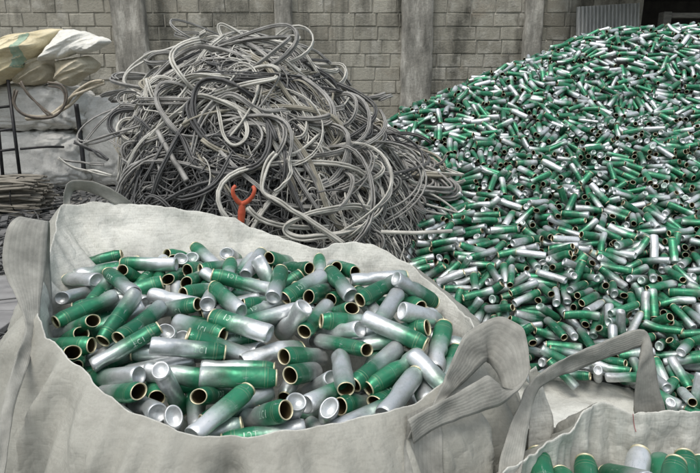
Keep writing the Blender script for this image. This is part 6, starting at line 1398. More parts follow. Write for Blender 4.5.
1906,2944,252,-178,2,-115,3641,144,154,-19,2023,2296,150,-88,7,179,3342,274,96,21,231,3307,234,-2,40,3490,5639,1289,93,33,
-512,3185,65,-109,-9,2527,7546,1513,-66,42,133,4743,644,-157,-31,-660,5964,224,3,32,4946,7785,1789,-161,-3,2235,3165,344,-60,5,
3720,6307,1737,117,36,3463,5744,1301,31,23,-806,4664,76,-120,16,1256,3827,475,71,18,404,3158,156,77,29,2101,2979,260,-12,-4,
2408,3579,439,162,1,1316,4997,940,8,2,3668,5805,1355,48,29,-341,3616,135,44,-49,3968,6354,1767,169,1,4262,6860,1942,-31,-31,
1424,6737,1209,-161,-41,1971,6556,1602,-29,41,1344,3792,465,-147,-11,1907,2860,226,-148,-7,1406,7424,814,-141,-14,-683,3648,26,-163,0,
3449,7484,1783,153,16,4100,6608,1883,-58,-32,4072,6876,1949,-4,19,1194,6882,976,137,-18,3764,6468,1824,167,0,722,6345,934,-54,53,
1865,6203,1517,-44,4,1768,2338,87,-49,-13,3615,7830,1571,-144,13,998,4706,823,97,23,112,3865,338,103,13,3341,7618,1703,69,-27,
2181,6636,1691,30,26,-111,5729,683,-152,-51,2794,6793,1904,104,3,1193,3772,480,90,3,3790,6672,1908,-76,-4,726,6194,1027,-87,39,
3841,6276,1720,174,26,3030,6682,1906,131,18,1185,6501,1179,-115,-7,726,6088,1084,-149,-14,3937,6566,1868,116,28,3788,6536,1856,-43,-1,
1087,6447,1141,73,-10,3874,6391,1785,7,21,4046,6518,1847,29,8,-69,5558,731,-15,27,1261,3494,378,-45,-7,560,3224,238,13,20,
2016,2846,216,90,19,921,4904,908,-178,-2,3348,6785,1929,-164,-8,1898,7317,1238,-63,23,3986,6279,1725,50,20,860,6254,1086,-113,30,
3946,6717,1920,76,22,-311,4018,199,-91,-14,68,5473,775,-84,1,2235,7890,1139,13,22,2622,7323,1674,-135,-8,2799,7646,1565,41,-10,
47,5769,780,167,-30,52,5573,812,-61,17,1534,8110,656,-130,-6,-86,3560,130,-38,10,-251,7054,77,112,-25,1886,2723,179,164,9,
2399,7972,1181,-67,32,169,3492,223,-21,14,791,5559,1196,-125,-18,4027,6627,1890,-108,-38,3861,6155,1646,27,9,905,6388,1042,-112,-12,
-35,2778,26,-110,0,1619,2992,277,88,14,3724,5889,1415,170,4,992,6434,1079,30,18,3811,5705,1346,-24,-22,3076,7474,1733,43,-8,
584,2753,45,70,13,2097,3102,297,-49,-12,-168,3502,72,23,28,673,6663,724,50,4,1304,6902,1038,-159,-16,765,5899,1179,174,-26,
3772,6351,1763,-57,-26,4167,6422,1805,-179,6,964,5988,1264,-91,31,3734,5784,1393,0,-8,1423,4018,539,-137,-13,3782,5638,1253,150,14,
3863,5994,1541,137,36,4082,6379,1782,164,29,380,5718,1008,-174,-39,2671,8178,1193,-58,31,2416,7875,1237,-152,-9,4010,6387,1734,-168,-7,
-114,5064,594,105,4,698,2769,87,-167,-28,1488,6146,1469,-125,-6,2162,7413,1376,-120,17,3873,6510,1844,-58,-31,3854,6322,1747,151,29,
168,6172,653,-7,32,2339,7788,1243,-152,-12,2598,7470,1586,-54,49,2946,6820,1921,-166,12,469,3066,189,80,21,3584,7934,1517,-58,25,
-1,5113,678,101,6,3819,5995,1491,153,15,4755,7699,1785,-164,-4,3531,5688,1268,-144,-25,3656,7762,1609,18,-5,2,4676,551,-150,-33,
-477,6427,195,-172,-25,3178,7436,1771,152,-33,3319,7674,1671,81,-12,3577,6103,1606,-120,-27,3875,6580,1874,-55,-13,3211,6893,1933,86,-10,
1260,6677,1135,-179,-63,1090,4041,605,89,11,4190,6563,1866,-75,-1,1415,4235,669,164,-5,218,3195,101,55,32,1584,2274,34,135,5,
1766,2096,26,1,0,3575,5599,1212,169,3,-214,2842,26,127,0,-671,4393,83,149,-14,3765,6226,1689,-165,-25,4169,6605,1917,150,13,
2423,6828,1809,163,-31,3626,5973,1553,-134,-48,3907,6697,1950,76,26,3925,8282,1418,-70,21,629,2168,26,76,0,-93,2951,26,-73,0,
585,3120,213,77,24,2348,3030,307,-33,-26,684,6223,1017,-88,41,4169,6802,1970,148,11,3992,6841,1981,-53,-24,4338,6880,1979,-128,-18,
3877,6258,1745,79,35,4392,7060,1983,-98,10,1281,2149,26,-53,0,2799,7612,1619,-129,17,2062,6666,1661,102,3,3977,6144,1678,-153,-32,
276,3295,174,-5,19,-584,4101,109,-110,18,227,3348,181,170,-18,261,3173,106,-125,-35,4244,7007,1984,127,-10,3716,6409,1829,-161,-42,
4128,6714,1951,-51,1,3564,5781,1416,17,8,443,5961,1003,73,-16,3618,5631,1237,-11,-3,2064,2877,226,-91,-19,1418,5980,1384,131,-4,
2401,3110,311,155,4,1345,2762,222,61,17,552,2842,68,24,28,3973,7705,1663,119,-26,827,3635,396,-102,-20,-597,4436,133,111,3,
-27,5509,712,6,34,3604,5969,1466,98,35,3516,7722,1703,85,-30,3407,7667,1721,99,-36,-699,4560,62,40,24,4632,8085,1635,77,-15,
406,5241,929,-99,-19,3872,8014,1508,-62,22,4018,6448,1850,35,3,-143,6199,548,25,16,4309,7092,1979,-130,18,-739,3807,51,93,-18,
-967,4880,26,47,0,3523,7942,1507,-58,25,3648,6006,1493,99,34,4038,6527,1886,-177,-11,2140,7546,1332,156,-7,2887,7762,1564,-133,16,
5,3532,175,108,6,3768,7926,1537,47,-16], float).reshape(-1, 5)
nh = len(HEAP)
HP = HEAP[:, :3] / 1000
HAZ, HEL = np.radians(HEAP[:, 3]), np.radians(HEAP[:, 4])
HA = np.stack([np.cos(HEL) * np.cos(HAZ), np.cos(HEL) * np.sin(HAZ), np.sin(HEL)], 1)
# a neighbourhood of cans shares its shade a little
N_IND = 291 - len(BAG)
for k in range(N_IND):
    u, v = proj(HP[k])
    d = Vector(HP[k]) - Vector((0, 0, CAM_H))
    f = Vector(HA[k]).dot(d.normalized())
    wh = 'at the can heap\'s foot' if v > 330 else 'low on the can heap'
    sd_ = 'beside the bags' if u < 560 else ('behind the webbing loop' if u < 660 else 'at far right')
    fc = 'green can turning its mouth to viewer' if f < -.3 else ('green can turning its base to viewer' if f > .3 else 'green and silver can lying sideways')
    pr = MID[int(rng.integers(len(MID)))]
    place_can(pr, HP[k], HA[k], rng.uniform(0, 6.28), fc + ' ' + wh + ' ' + sd_, 'cans on the near part of the can heap', ('rim', 'lining'))

# the rest of it: one mass
SEG = 11
body, rim, liner = can_parts(SEG, 4)
lowprof = [(0, -CL / 2 + .012), (.74 * CR, -CL / 2 + .004), (.87 * CR, -CL / 2), (CR, -CL / 2 + .008), (CR, -.03), (CR, .02), (CR, CL / 2 - .018), (.84 * CR, CL / 2 - .006), (.84 * CR, CL / 2), (.72 * CR, CL / 2 + .001), (.72 * CR, CL / 2 - .012), (.9 * CR, CL / 2 - .03), (0, CL / 2 - .09)]
pm = [0, 0, 0, 0, 0, 0, 0, 1, 1, 2, 2, 2]
LV, LQ = lathe(lowprof, SEG)
LM = np.repeat(pm, SEG)
LA = np.clip((LV[:, 2] + CL / 2) / CL, 0, 1)
var = [Crush(1.7)(LV) for _ in range(40)]
VV, QQ, MM, AL, GR, TN = [], [], [], [], [], []
for k in range(N_IND, nh):
    R3 = np.array(axis_quat(HA[k], rng.uniform(0, 6.28)).to_matrix())
    V = var[rng.integers(len(var))] @ R3.T + HP[k]
    QQ.append(LQ + len(VV) * len(LV))
    VV.append(V)
    MM.append(LM)
    AL.append(LA)
    gr = rng.uniform(.44, 1.0) if rng.random() > .10 else rng.uniform(-.1, .15)
    GR.append(np.full(len(LV), gr))
    TN.append(np.full(len(LV), rng.random()))
# filler sheet under the top layer of cans, gap shade in its colour
HQ = np.array([[1.2767, 2.3, 0.0841], [0.9761, 2.45, 0.0915], [1.5118, 2.25, 0.0838], [0.9227, 2.6, 0.183], [0.6908, 2.9, 0.2736], [0.4173, 3.3, 0.309], [0.3207, 3.6, 0.4121], [0.3728, 4.3, 0.6839], [0.4711, 5.6, 1.1138], [0.9129, 3.4, 0.4039], [1.0922, 4.2, 0.7005], [1.2915, 5.1, 1.0719], [1.5352, 6.2, 1.5241], [1.713, 3.3, 0.4332], [2.16, 4.3, 0.6989], [2.718, 5.6, 1.224], [2.7615, 6.8, 1.9394], [3.8596, 7.0, 1.9982], [2.2323, 6.5, 1.7548], [0.9823, 5.9, 1.3293], [0.5711, 6.5, 0.7638], [1.6352, 7.1, 1.1741], [2.8615, 7.7, 1.5894], [3.9596, 7.9, 1.6482], [1.0823, 6.8, 0.9793], [2.2, 2.25, 0.04], [2.9, 3.3, 0.5], [3.4, 4.3, 0.75], [4.2, 5.6, 1.35], [5.2, 7.0, 2.05], [5.5, 8.0, 1.9], [-0.2, 3.2, 0.0], [-0.6, 4.3, 0.1], [-0.6, 5.6, 0.4], [0.6, 2.7, 0.0], [1.0, 2.2, -0.05], [1.6, 1.95, -0.1]])
HC = np.array([-0.004262, -0.102587, 0.12427, 0.357598, 0.728474, -0.029072, 0.102871, 0.073545, 0.154745, -0.257372, -0.015075, -0.129734, 0.167482, -0.02501, -0.022067, -0.205562, 0.197983, 0.127889, 0.112373, 0.164724, -0.236516, -0.169907, -0.022158, -0.126055, -0.004244, -0.085049, 0.059597, -0.006556, -0.091661, 0.079778, -0.028803, 0.05064, -0.116688, 0.034916, -0.817004, 0.026292, -0.067796, 1.877051, 0.320294, 0.093971])


def heap_z(X, Y):
    r2 = (X - HQ[:, 0]) ** 2 + (Y - HQ[:, 1]) ** 2
    k = np.where(r2 > 0, .5 * r2 * np.log(r2 + 1e-12), 0)
    n = len(HQ)
    return float(k @ HC[:n] + HC[n] + HC[n + 1] * X + HC[n + 2] * Y)


xs, ys = np.linspace(-1.0, 5.6, 90), np.linspace(2.0, 8.8, 90)
nb = sum(len(v) for v in VV)
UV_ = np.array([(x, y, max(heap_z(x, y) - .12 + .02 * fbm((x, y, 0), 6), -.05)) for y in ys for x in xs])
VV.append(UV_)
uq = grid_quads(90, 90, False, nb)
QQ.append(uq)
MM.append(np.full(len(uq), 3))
for lst in (AL, GR, TN):
    lst.append(np.zeros(len(UV_)))
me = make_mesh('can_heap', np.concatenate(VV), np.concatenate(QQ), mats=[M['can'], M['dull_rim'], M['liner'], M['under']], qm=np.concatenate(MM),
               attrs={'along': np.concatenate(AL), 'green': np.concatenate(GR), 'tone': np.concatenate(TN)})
tag(link('can_heap', me), 'great sloping heap of small green and silver cans filling the right of yard', 'can heap', None, 'stuff')


# ------------------------------------------------------------------ bulk bags
def crease(q, seed):
    """Sharp-edged folds: ridged noise at three sizes."""
    v = 0
    for sc_, am in ((4.5, .020), (9, .0075), (19, .0022)):
        n_ = noise.noise(Vector((q[0] * sc_ + q[2] * sc_ * .35 + seed, q[1] * sc_, q[2] * sc_ * .42 - seed)))
        v += am * (min(abs(n_) * 2.6, 1) - .5)
    return v


def bulk_bag(name, rim_px, sc, label, seed, lean, bulge=.09, zin=.30):
    root = empty(name, (0, 0, 0))
    tag(root, label, 'bulk bag')
    P = catmull(np.array([at(a, b, c * sc) for a, b, c in rim_px]), 380, True)
    N = len(P)
    ctr = P.mean(0)
    T = np.roll(P, -6, 0) - np.roll(P, 6, 0)
    nrm = np.stack([T[:, 1], -T[:, 0]], 1)
    nrm /= np.linalg.norm(nrm, axis=1)[:, None] + 1e-9
    rad = P[:, :2] - ctr[:2]
    rad /= np.linalg.norm(rad, axis=1)[:, None]
    sgn = np.where((nrm * rad).sum(1) < 0, -1, 1)[:, None]
    nrm = nrm * sgn * .35 + rad * .65
    for _ in range(26):
        nrm = (np.roll(nrm, 1, 0) + nrm * 2 + np.roll(nrm, -1, 0)) / 4
    nrm /= np.linalg.norm(nrm, axis=1)[:, None]
    ang = np.linspace(0, 2 * math.pi, N, endpoint=False)
    for i in range(N):      # wavering hem
        P[i, 2] += .007 * fbm((math.cos(ang[i]) * 3 + seed, math.sin(ang[i]) * 3, 0), 2.6, 5)
        P[i, :2] += nrm[i] * .006 * fbm((math.cos(ang[i]) * 3, math.sin(ang[i]) * 3 + seed, 5), 2.6)
    rows = []
    ext = np.concatenate([[.0, .006, .015, .03], np.r_[np.linspace(.045, .40, 34), np.linspace(.42, 1, 18)]])
    inn = np.concatenate([np.linspace(1, .05, 34), [.03, .012, .0]])
    for s in inn:
        row = np.zeros((N, 3))
        for i in range(N):
            q = Vector((P[i, 0], P[i, 1], P[i, 2] - zin * s))
            fold = (1 - abs(noise.noise(Vector((ang[i] * 4.2 + seed, s * 1.3, 1.7)) * 1.6)) * 2.2) * .020 * min(1, s * 5)
            ln = lean(P[i]) * s
            off = -.0018 - ln + fold + crease(q, seed) * .9 * min(1, s * 9)
            row[i] = (P[i, 0] + nrm[i, 0] * off, P[i, 1] + nrm[i, 1] * off, P[i, 2] - zin * s)
        rows.append(row)
    row = P.copy()
    row[:, 2] += .0018
    rows.append(row)
    for t in ext:
        row = np.zeros((N, 3))
        for i in range(N):
            z = P[i, 2] * (1 - t)
            bl = bulge * math.sin(math.pi * min(1, t * 1.05) ** .75) + .03 * t
            fold = (1 - abs(noise.noise(Vector((ang[i] * 6.5 + seed, t * 1.6, 9.1)) * 1.4)) * 2.4) * .034 * min(1, t * 14)
            q = Vector((P[i, 0], P[i, 1], z))
            off = .0018 + bl + fold + crease(q, seed + 3) * min(1, t * 14)
            row[i] = (P[i, 0] + nrm[i, 0] * off, P[i, 1] + nrm[i, 1] * off, z)
        rows.append(row)
    V = np.concatenate(rows)
    Q = grid_quads(len(rows), N, True)
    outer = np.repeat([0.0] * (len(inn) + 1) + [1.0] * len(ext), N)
    seam = np.repeat([0.0] * (len(inn) + 1) + [1.0 if abs(t - .03) < 1e-6 else 0.0 for t in ext], N)
    run = np.tile(np.linspace(0, 1, N), len(rows))
    # inner floor
    V = np.r_[V, [[ctr[0], ctr[1], ctr[2] - zin * 1.1]]]
    tr = [(len(V) - 1, (i + 1) % N, i) for i in range(N)]
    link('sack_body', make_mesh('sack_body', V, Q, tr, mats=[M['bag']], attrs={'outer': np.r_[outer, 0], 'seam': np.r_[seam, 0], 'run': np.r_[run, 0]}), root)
    return root, P


def ribbon(name, pairs, parent, mat, m=70, cols=8, thick=.002, seed=0.0, sag=.006, crisp=False):
    A = np.array([np.r_[at(a[0], a[1], Y), at(b[0], b[1], Y + dy)] for a, b, Y, dy in pairs])
    R_ = catmull(A, m)
    if crisp:
        s_ = np.r_[0, np.cumsum(np.linalg.norm(np.diff(A, axis=0), axis=1))]
        u_ = np.linspace(0, s_[-1], m)
        R_ = np.stack([np.interp(u_, s_, A[:, k]) for k in range(6)], 1)
        for _ in range(3):
            R_[1:-1] = (R_[:-2] + 2 * R_[1:-1] + R_[2:]) / 4
    V, ac = [], []
    rows = []
    for i in range(m):
        a, b = R_[i, :3], R_[i, 3:]
        rows.append([a + (b - a) * t for t in np.linspace(0, 1, cols)])
    G = np.array(rows)
    du = np.gradient(G, axis=0)
    dv = np.gradient(G, axis=1)
    n = np.cross(du, dv)
    n /= np.linalg.norm(n, axis=2)[:, :, None] + 1e-9
    for i in range(m):
        for j in range(cols):
            t = j / (cols - 1)
            G[i, j] += n[i, j] * (sag * math.sin(t * math.pi) * noise.noise(Vector((i * .11, seed, 0))) * 2 + .003 * fbm(G[i, j], 30, 2))
    F = G + n * thick / 2
    Bk = G - n * thick / 2
    V = np.r_[F.reshape(-1, 3), Bk.reshape(-1, 3)]
    k = m * cols
    q1 = grid_quads(m, cols)
    q2 = grid_quads(m, cols)[:, ::-1] + k
    edge = []
    idx = lambda i, j: i * cols + j
    for i in range(m - 1):
        edge += [(idx(i, 0), idx(i + 1, 0), idx(i + 1, 0) + k, idx(i, 0) + k), (idx(i + 1, cols - 1), idx(i, cols - 1), idx(i, cols - 1) + k, idx(i + 1, cols - 1) + k)]
    for j in range(cols - 1):
        edge += [(idx(0, j + 1), idx(0, j), idx(0, j) + k, idx(0, j + 1) + k), (idx(m - 1, j), idx(m - 1, j + 1), idx(m - 1, j + 1) + k, idx(m - 1, j) + k)]
    ac = np.tile(np.linspace(0, 1, cols), 2 * m)
    me = make_mesh(name, V, np.r_[q1, q2, np.array(edge)], mats=[mat], attrs={'across': ac})
    return link(name, me, parent)


RIM1 = [(62, 207, 1.50), (90, 204, 1.54), (125, 204, 1.56), (180, 209, 1.56), (230, 218, 1.55), (268, 234, 1.52), (300, 243, 1.49), (324, 250, 1.46), (336, 244, 1.46), (362, 242, 1.44), (388, 252, 1.42), (410, 266, 1.38), (440, 291, 1.30), (465, 315, 1.2), (480, 335, 1.08), (474, 352, .98), (455, 372, .90), (425, 398, .84), (380, 414, .79), (320, 427, .755), (260, 436, .735), (215, 437, .73), (180, 432, .735), (140, 416, .76), (108, 395, .79), (85, 374, .83), (62, 350, .88), (45, 333, .93), (38, 312, 1.0), (40, 290, 1.12), (46, 262, 1.27), (55, 232, 1.4)]
bag1, P1 = bulk_bag('bulk_bag', RIM1, 1.12, 'open pale bulk bag brim-full of green cans in front of the cable heap', 3.3,
                    lambda p: .05 + .20 * max(0, min(1, (p[1] - 1.2) / .4)))
ribbon('handle', [((-12, 490), (3, 490), .80, 0), ((-2, 440), (9, 440), .84, 0), ((3, 402), (15, 405), .89, 0), ((15, 361), (28, 366), .97, .01), ((26, 326), (38, 331), 1.06, .02), ((17, 300), (41, 298), 1.12, .03), ((3, 266), (45, 272), 1.17, .03), ((5, 236), (47, 244), 1.20, .03), ((11, 222), (48, 228), 1.225, .03), ((21, 217), (49, 221), 1.26, .03), ((27, 224), (50, 230), 1.30, .03), ((34, 262), (50, 268), 1.31, .03), ((40, 300), (52, 303), 1.27, .02), ((42, 322), (52, 324), 1.2, .02)], bag1, M['webbing'], 90, seed=1.0)
ribbon('handle', [((60, 232), (68, 232), 1.69, 0), ((63, 208), (70, 208), 1.70, 0), ((64, 193), (71, 196), 1.70, .02), ((71, 181), (77, 190), 1.71, .04), ((98, 183), (96, 194), 1.73, .03), ((120, 194), (112, 203), 1.74, .0), ((136, 207), (126, 213), 1.765, 0), ((146, 226), (134, 230), 1.79, 0)], bag1, M['webbing'], 60, seed=2.0)
ribbon('handle', [((405, 442), (412, 428), .865, 0), ((425, 424), (432, 411), .89, .01), ((444, 380), (460, 386), .95, .02), ((463, 336), (486, 361), 1.01, .01), ((482, 322), (488, 363), 1.03, .0), ((501, 315), (490, 364), 1.035, -.02), ((524, 327), (497, 373), 1.01, -.02), ((529, 350), (502, 387), .985, -.02), ((530, 372), (506, 399), .955, -.01), ((522, 388), (504, 388), .94, 0), ((500, 406), (488, 374), .925, .01), ((465, 417), (459, 392), .90, .01), ((432, 430), (428, 408), .872, 0), ((414, 444), (408, 420), .85, 0)], bag1, M['webbing'], 130, seed=3.0, crisp=True)
ribbon('handle', [((528, 372), (536, 366), 1.06, 0), ((531, 395), (545, 394), 1.055, .01), ((530, 420), (553, 420), 1.05, .01), ((528, 450), (552, 452), 1.03, .01), ((530, 490), (552, 490), 1.02, 0)], bag1, M['bag'], 40, seed=4.0)

bpy.context.view_layer.update()


def sewn(parent, body, pairs, mat, m=40, cols=10, lift=.004):
    """A webbing end stitched flat onto a bag: it follows the cloth."""
    from mathutils.bvhtree import BVHTree
    me = body.data
    bv_ = BVHTree.FromPolygons([v.co for v in me.vertices], [tuple(p.vertices) for p in me.polygons])
    A = catmull(np.array([(*a, *b) for a, b in pairs], float), m)
    V = []
    o = Vector((0, 0, CAM_H))
    last = .9
    for i in range(m):
        for j in range(cols):
            t = j / (cols - 1)
            w = Vector(at(*(A[i, :2] * (1 - t) + A[i, 2:] * t), 1.0)) - o
            w.normalize()
            hit = bv_.ray_cast(o, w)
            if hit[0] is not None:
                n = hit[1] if hit[1].dot(w) < 0 else -hit[1]
                V.append(hit[0] + n * lift)
                last = hit[3]
            else:
                V.append(o + w * last)
    G = np.array([tuple(v) for v in V]).reshape(m, cols, 3)
    for _ in range(3):
        G[1:-1] = (G[:-2] + 2 * G[1:-1] + G[2:]) / 4
        G[:, 1:-1] = (G[:, :-2] + 2 * G[:, 1:-1] + G[:, 2:]) / 4
    V = G.reshape(-1, 3)
    q = grid_quads(m, cols)
    w = np.array([0, .003, -.001])
    return link('handle', make_mesh('handle', np.r_[V, V + w], np.r_[q, q[:, ::-1] + len(V)], mats=[mat], attrs={'across': np.tile(np.linspace(0, 1, cols), 2 * m)}), parent)


body1 = [o for o in bag1.children if o.name.startswith('sack_body')][0]
sewn(bag1, body1, [((406, 416), (436, 402)), ((405, 432), (440, 428)), ((404, 455), (442, 455)), ((404, 485), (444, 485)), ((404, 520), (446, 520))], M['webbing'])
RIM2 = [(740, 409, 1.04), (700, 411, 1.04), (665, 412, 1.04), (632, 413, 1.04), (612, 405, 1.045), (598, 403, 1.04), (585, 412, 1.01), (570, 430, .97), (545, 447, .93), (515, 466, .88), (492, 488, .80), (482, 520, .70), (505, 590, .56), (600, 640, .50), (720, 600, .56), (810, 520, .70), (800, 440, .95)]
bag2, P2 = bulk_bag('bulk_bag', RIM2, 1.0, 'second open bulk bag cut off at lower right, a few cans standing in it', 8.1, lambda p: .07, .06, .34)
ribbon('handle', [((497, 490), (520, 480), .86, 0), ((501, 455), (525, 450), .90, .01), ((516, 412), (533, 404), .96, .02), ((533, 380), (545, 384), 1.0, .02), ((565, 358), (577, 370), 1.05, .02), ((602, 342), (610, 357), 1.09, .01), ((634, 330), (640, 347), 1.11, 0), ((647, 332), (641, 349), 1.115, -.01), ((653, 350), (638, 366), 1.10, -.02), ((658, 385), (635, 392), 1.095, -.01), ((665, 408), (634, 414), 1.085, 0), ((668, 440), (640, 440), 1.10, 0)], bag2, M['webbing'], 100, seed=5.0)
tb = Tubes()
tb.add(catmull([at(633, 414, 1.03), at(634, 424, 1.027), at(636, 432, 1.020)], 24), 0.0008, 5)
link('stitching', tb.mesh('stitching', M['red_thread']), bag2)

# flattened sack lying on the ground between the can heap and the second bag
nx3, ny3 = 60, 40
cs = [at(505, 384, 2.5), at(652, 382, 2.5), at(672, 425, 2.1), at(520, 425, 2.1)]
cs = [np.array([c[0], c[1], 0]) for c in cs]
V = []
for j in range(ny3):
    for i in range(nx3):
        a_, b_ = i / (nx3 - 1), j / (ny3 - 1)
        p = (cs[0] * (1 - a_) + cs[1] * a_) * (1 - b_) + (cs[3] * (1 - a_) + cs[2] * a_) * b_
        p = p + np.array([.02 * fbm(p, 5), .02 * fbm(p + 3, 5), 0])
        V.append((p[0], p[1], .022 + .012 * fbm(p, 6) + .012 * (1 - abs(noise.noise(Vector(p * 4))) * 2)))
V = np.array(V)
Q = grid_quads(ny3, nx3)
tag(link('flattened_sack', make_mesh('flattened_sack', np.r_[V, V - [0, 0, .006]], np.r_[Q[:, ::-1], Q + len(V)], mats=[M['bag']])),
    'flattened pale empty sack on the ground between can heap and second bag', 'empty sack')

# ------------------------------------------------------------------ cable heap
HXX = np.array([-1.72, -1.66, -1.58, -1.4, -1.0, -.75, -.4, -.1, .1, .35, .6, .85, 1.0])
HXZ = np.array([0, .75, 1.10, 1.37, 1.57, 1.62, 1.52, 1.33, 1.08, .90, .58, .22, .0])
MY, MB = 4.3, 1.15


def hX(x):
    return np.interp(x, HXX, HXZ)


def surf(x, phi, lift=0.0):
    x, phi = np.asarray(x, float), np.asarray(phi, float)
    s, c = np.sin(phi), np.cos(phi)
    return np.stack([-.35 + (x + .35) * (1 - np.where(x > -.35, .45, .27) * s), MY - (MB + lift) * s, (hX(x) + lift) * np.maximum(c, 0) ** .75], -1)


gx_, gp_ = np.meshgrid(np.linspace(-1.8, .95, 221), np.linspace(-.1, 1.5, 121))
GP = surf(gx_, gp_).reshape(-1, 3)
_fz = GP[:, 1] * CP - (GP[:, 2] - CAM_H) * SP
GU = 350 + FPX * GP[:, 0] / _fz
GVv = 236.5 - FPX * (GP[:, 1] * SP + (GP[:, 2] - CAM_H) * CP) / _fz


def mound_hit(px, py, lift):
    d2 = (GU - px) ** 2 + (GVv - py) ** 2
    k = np.argmin(d2 + 60 * (GP[:, 1] - 3.1))
    return GP[k, 1] - lift


# the mass beneath: a rough mound plus a mat of fine strands
tb = Tubes()
for k in range(1700):
    x = rng.uniform(-1.75, .8)
    ph = abs(rng.normal(.75, .4))
    ph = min(ph, 1.45)
    t = np.linspace(0, rng.uniform(1.2, 5.5), 16)
    r1, r2, p_ = rng.uniform(.06, .30), rng.uniform(.03, .2), rng.uniform(0, 6.28)
    cx_ = np.clip(x + r1 * np.cos(t + p_) + .03 * t * rng.normal(0, 1), -1.70, .95)
    cp_ = np.clip(ph + r2 * np.sin(t + p_), -.2, 1.5)
    tb.add(surf(cx_, cp_, rng.uniform(-.06, .05)), rng.uniform(.003, .0065), 5)
V1, Q1, T1 = np.concatenate(tb.V), np.concatenate(tb.Q), tb.T
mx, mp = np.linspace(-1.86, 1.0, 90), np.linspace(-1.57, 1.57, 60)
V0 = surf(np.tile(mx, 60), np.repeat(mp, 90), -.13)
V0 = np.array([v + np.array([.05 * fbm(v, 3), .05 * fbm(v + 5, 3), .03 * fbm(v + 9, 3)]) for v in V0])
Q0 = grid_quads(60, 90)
qmat = []
for k in range(1500):
    x = rng.uniform(-1.62, .7)
    ph = min(abs(rng.normal(.55, .4)), 1.4)
    t = np.linspace(0, rng.uniform(1.0, 5.0), 22)
    r1, r2, p_ = rng.uniform(.12, .50), rng.uniform(.04, .26), rng.uniform(0, 6.28)
    cx_ = np.clip(x + r1 * np.cos(t + p_) + .04 * t * rng.normal(0, 1) + .012 * np.sin(t * 6 + p_), -1.70, .93)
    cp_ = np.clip(ph + r2 * np.sin(t + p_) + .015 * np.sin(t * 5 + p_ * 2), -.25, 1.48)
    m0 = len(tb.Q)
    tb.add(surf(cx_, cp_, rng.uniform(-.01, .09)), rng.uniform(.003, .0055), 4)
    qmat.append((m0, int(rng.choice([2, 3, 4], p=[.06, .24, .70] if ph > .85 and x < -.5 else [.36, .46, .18]))))  # mostly dark strands at lower left, shade put into colour
V1, Q1, T1 = np.concatenate(tb.V), np.concatenate(tb.Q), tb.T
q1m = np.zeros(len(Q1), int)
off_ = np.cumsum([0] + [len(q) for q in tb.Q])
for m0, mm_ in qmat:
    q1m[off_[m0]:off_[m0 + 1]] = mm_
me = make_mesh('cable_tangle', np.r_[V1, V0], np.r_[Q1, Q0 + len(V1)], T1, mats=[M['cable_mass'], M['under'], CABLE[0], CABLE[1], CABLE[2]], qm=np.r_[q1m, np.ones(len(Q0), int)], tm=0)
tag(link('cable_tangle', me), 'matted mass of thin grey cable strands filling the tangled heap', 'cable tangle', None, 'stuff')


def coil_path(c, ax1, ax2, a, b, turns, wob, seed, pts=34):
    m = int(turns * pts)
    th = np.linspace(0, 2 * math.pi * turns, m) + seed
    u = np.linspace(0, 1, m)
    ra = a * (1 + .10 * np.sin(th * .5 + seed) + .05 * np.sin(th * 2.3 + seed * 3))
    rb = b * (1 + .10 * np.cos(th * .5 + seed * 2) + .05 * np.sin(th * 1.7 + seed))
    n = np.cross(ax1, ax2)
    P = c + np.outer(np.cos(th) * ra, ax1) + np.outer(np.sin(th) * rb, ax2)
    P += np.outer(wob * (np.sin(th * 1.31 + seed) + .7 * np.sin(th * 2.7 + seed * 2) + .5 * np.sin(th * .37 + seed * 5)), n)
    return P


def kinked(P, amp):
    n = len(P)
    m = max(4, n // 5)
    J = rng.normal(0, amp, (m, 3))
    x = np.linspace(0, m - 1, n)
    return P + np.stack([np.interp(x, np.arange(m), J[:, k]) for k in range(3)], 1)


def cable(name, P, r, k, mat, label, group='cables in the tangled heap', sides=6, spread=None, kink=.013):
    P = kinked(np.asarray(P), kink)
    for _ in range(2):
        P[1:-1] = (P[:-2] + 2 * P[1:-1] + P[2:]) / 4
    P[:, 2] = np.maximum(P[:, 2], .012)
    t_ = Tubes().strands(P, r, k, sides, spread)
    o = link(name, t_.mesh(name, mat))
    return tag(o, label, 'cable', group)


COLN = ['pale', 'mid grey', 'dark', 'dun']
# big flat coils thrown one on another
NCO = 74
for i in range(NCO):
    z = .30 + 1.20 * (i / (NCO - 1)) ** .75
    xx_ = np.linspace(-1.70, .9, 200)
    in_ = xx_[hX(xx_) > z]
    x0, x1 = in_[0], in_[-1]
    # coils keep mostly to the left two thirds of the heap
    x1 = min(x1, .30)
    a = (x1 - x0) / 2 * rng.uniform(.58, .93)
    cx_ = rng.uniform(x0 + a, x1 - a) if x1 - x0 > 2 * a else (x0 + x1) / 2
    b = MB * max(.25, math.sqrt(max(0, 1 - (z / 1.66) ** 2.6))) * rng.uniform(.62, .95)
    a *= 1 if z < 1.25 else .85
    tl, tl2 = rng.normal(0, .15), rng.normal(.10, .16)
    a1 = np.array([math.cos(tl), 0, math.sin(tl)])
    a2 = np.array([0, math.cos(tl2), math.sin(tl2)])
    c = np.array([cx_ + .04, MY + rng.normal(0, .06), z])
    dk = z < .8  # low coils mostly dark: shade inside the heap put into their colour
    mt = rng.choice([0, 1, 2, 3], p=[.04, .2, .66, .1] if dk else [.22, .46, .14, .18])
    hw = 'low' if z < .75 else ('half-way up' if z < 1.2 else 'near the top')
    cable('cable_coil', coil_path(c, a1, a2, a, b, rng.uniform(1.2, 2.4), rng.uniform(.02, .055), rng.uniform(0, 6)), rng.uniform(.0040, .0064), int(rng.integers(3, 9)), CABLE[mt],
          '%s wide flat coil of cable lying %s in the tangled heap' % (COLN[mt], hw), sides=5, spread=.018)
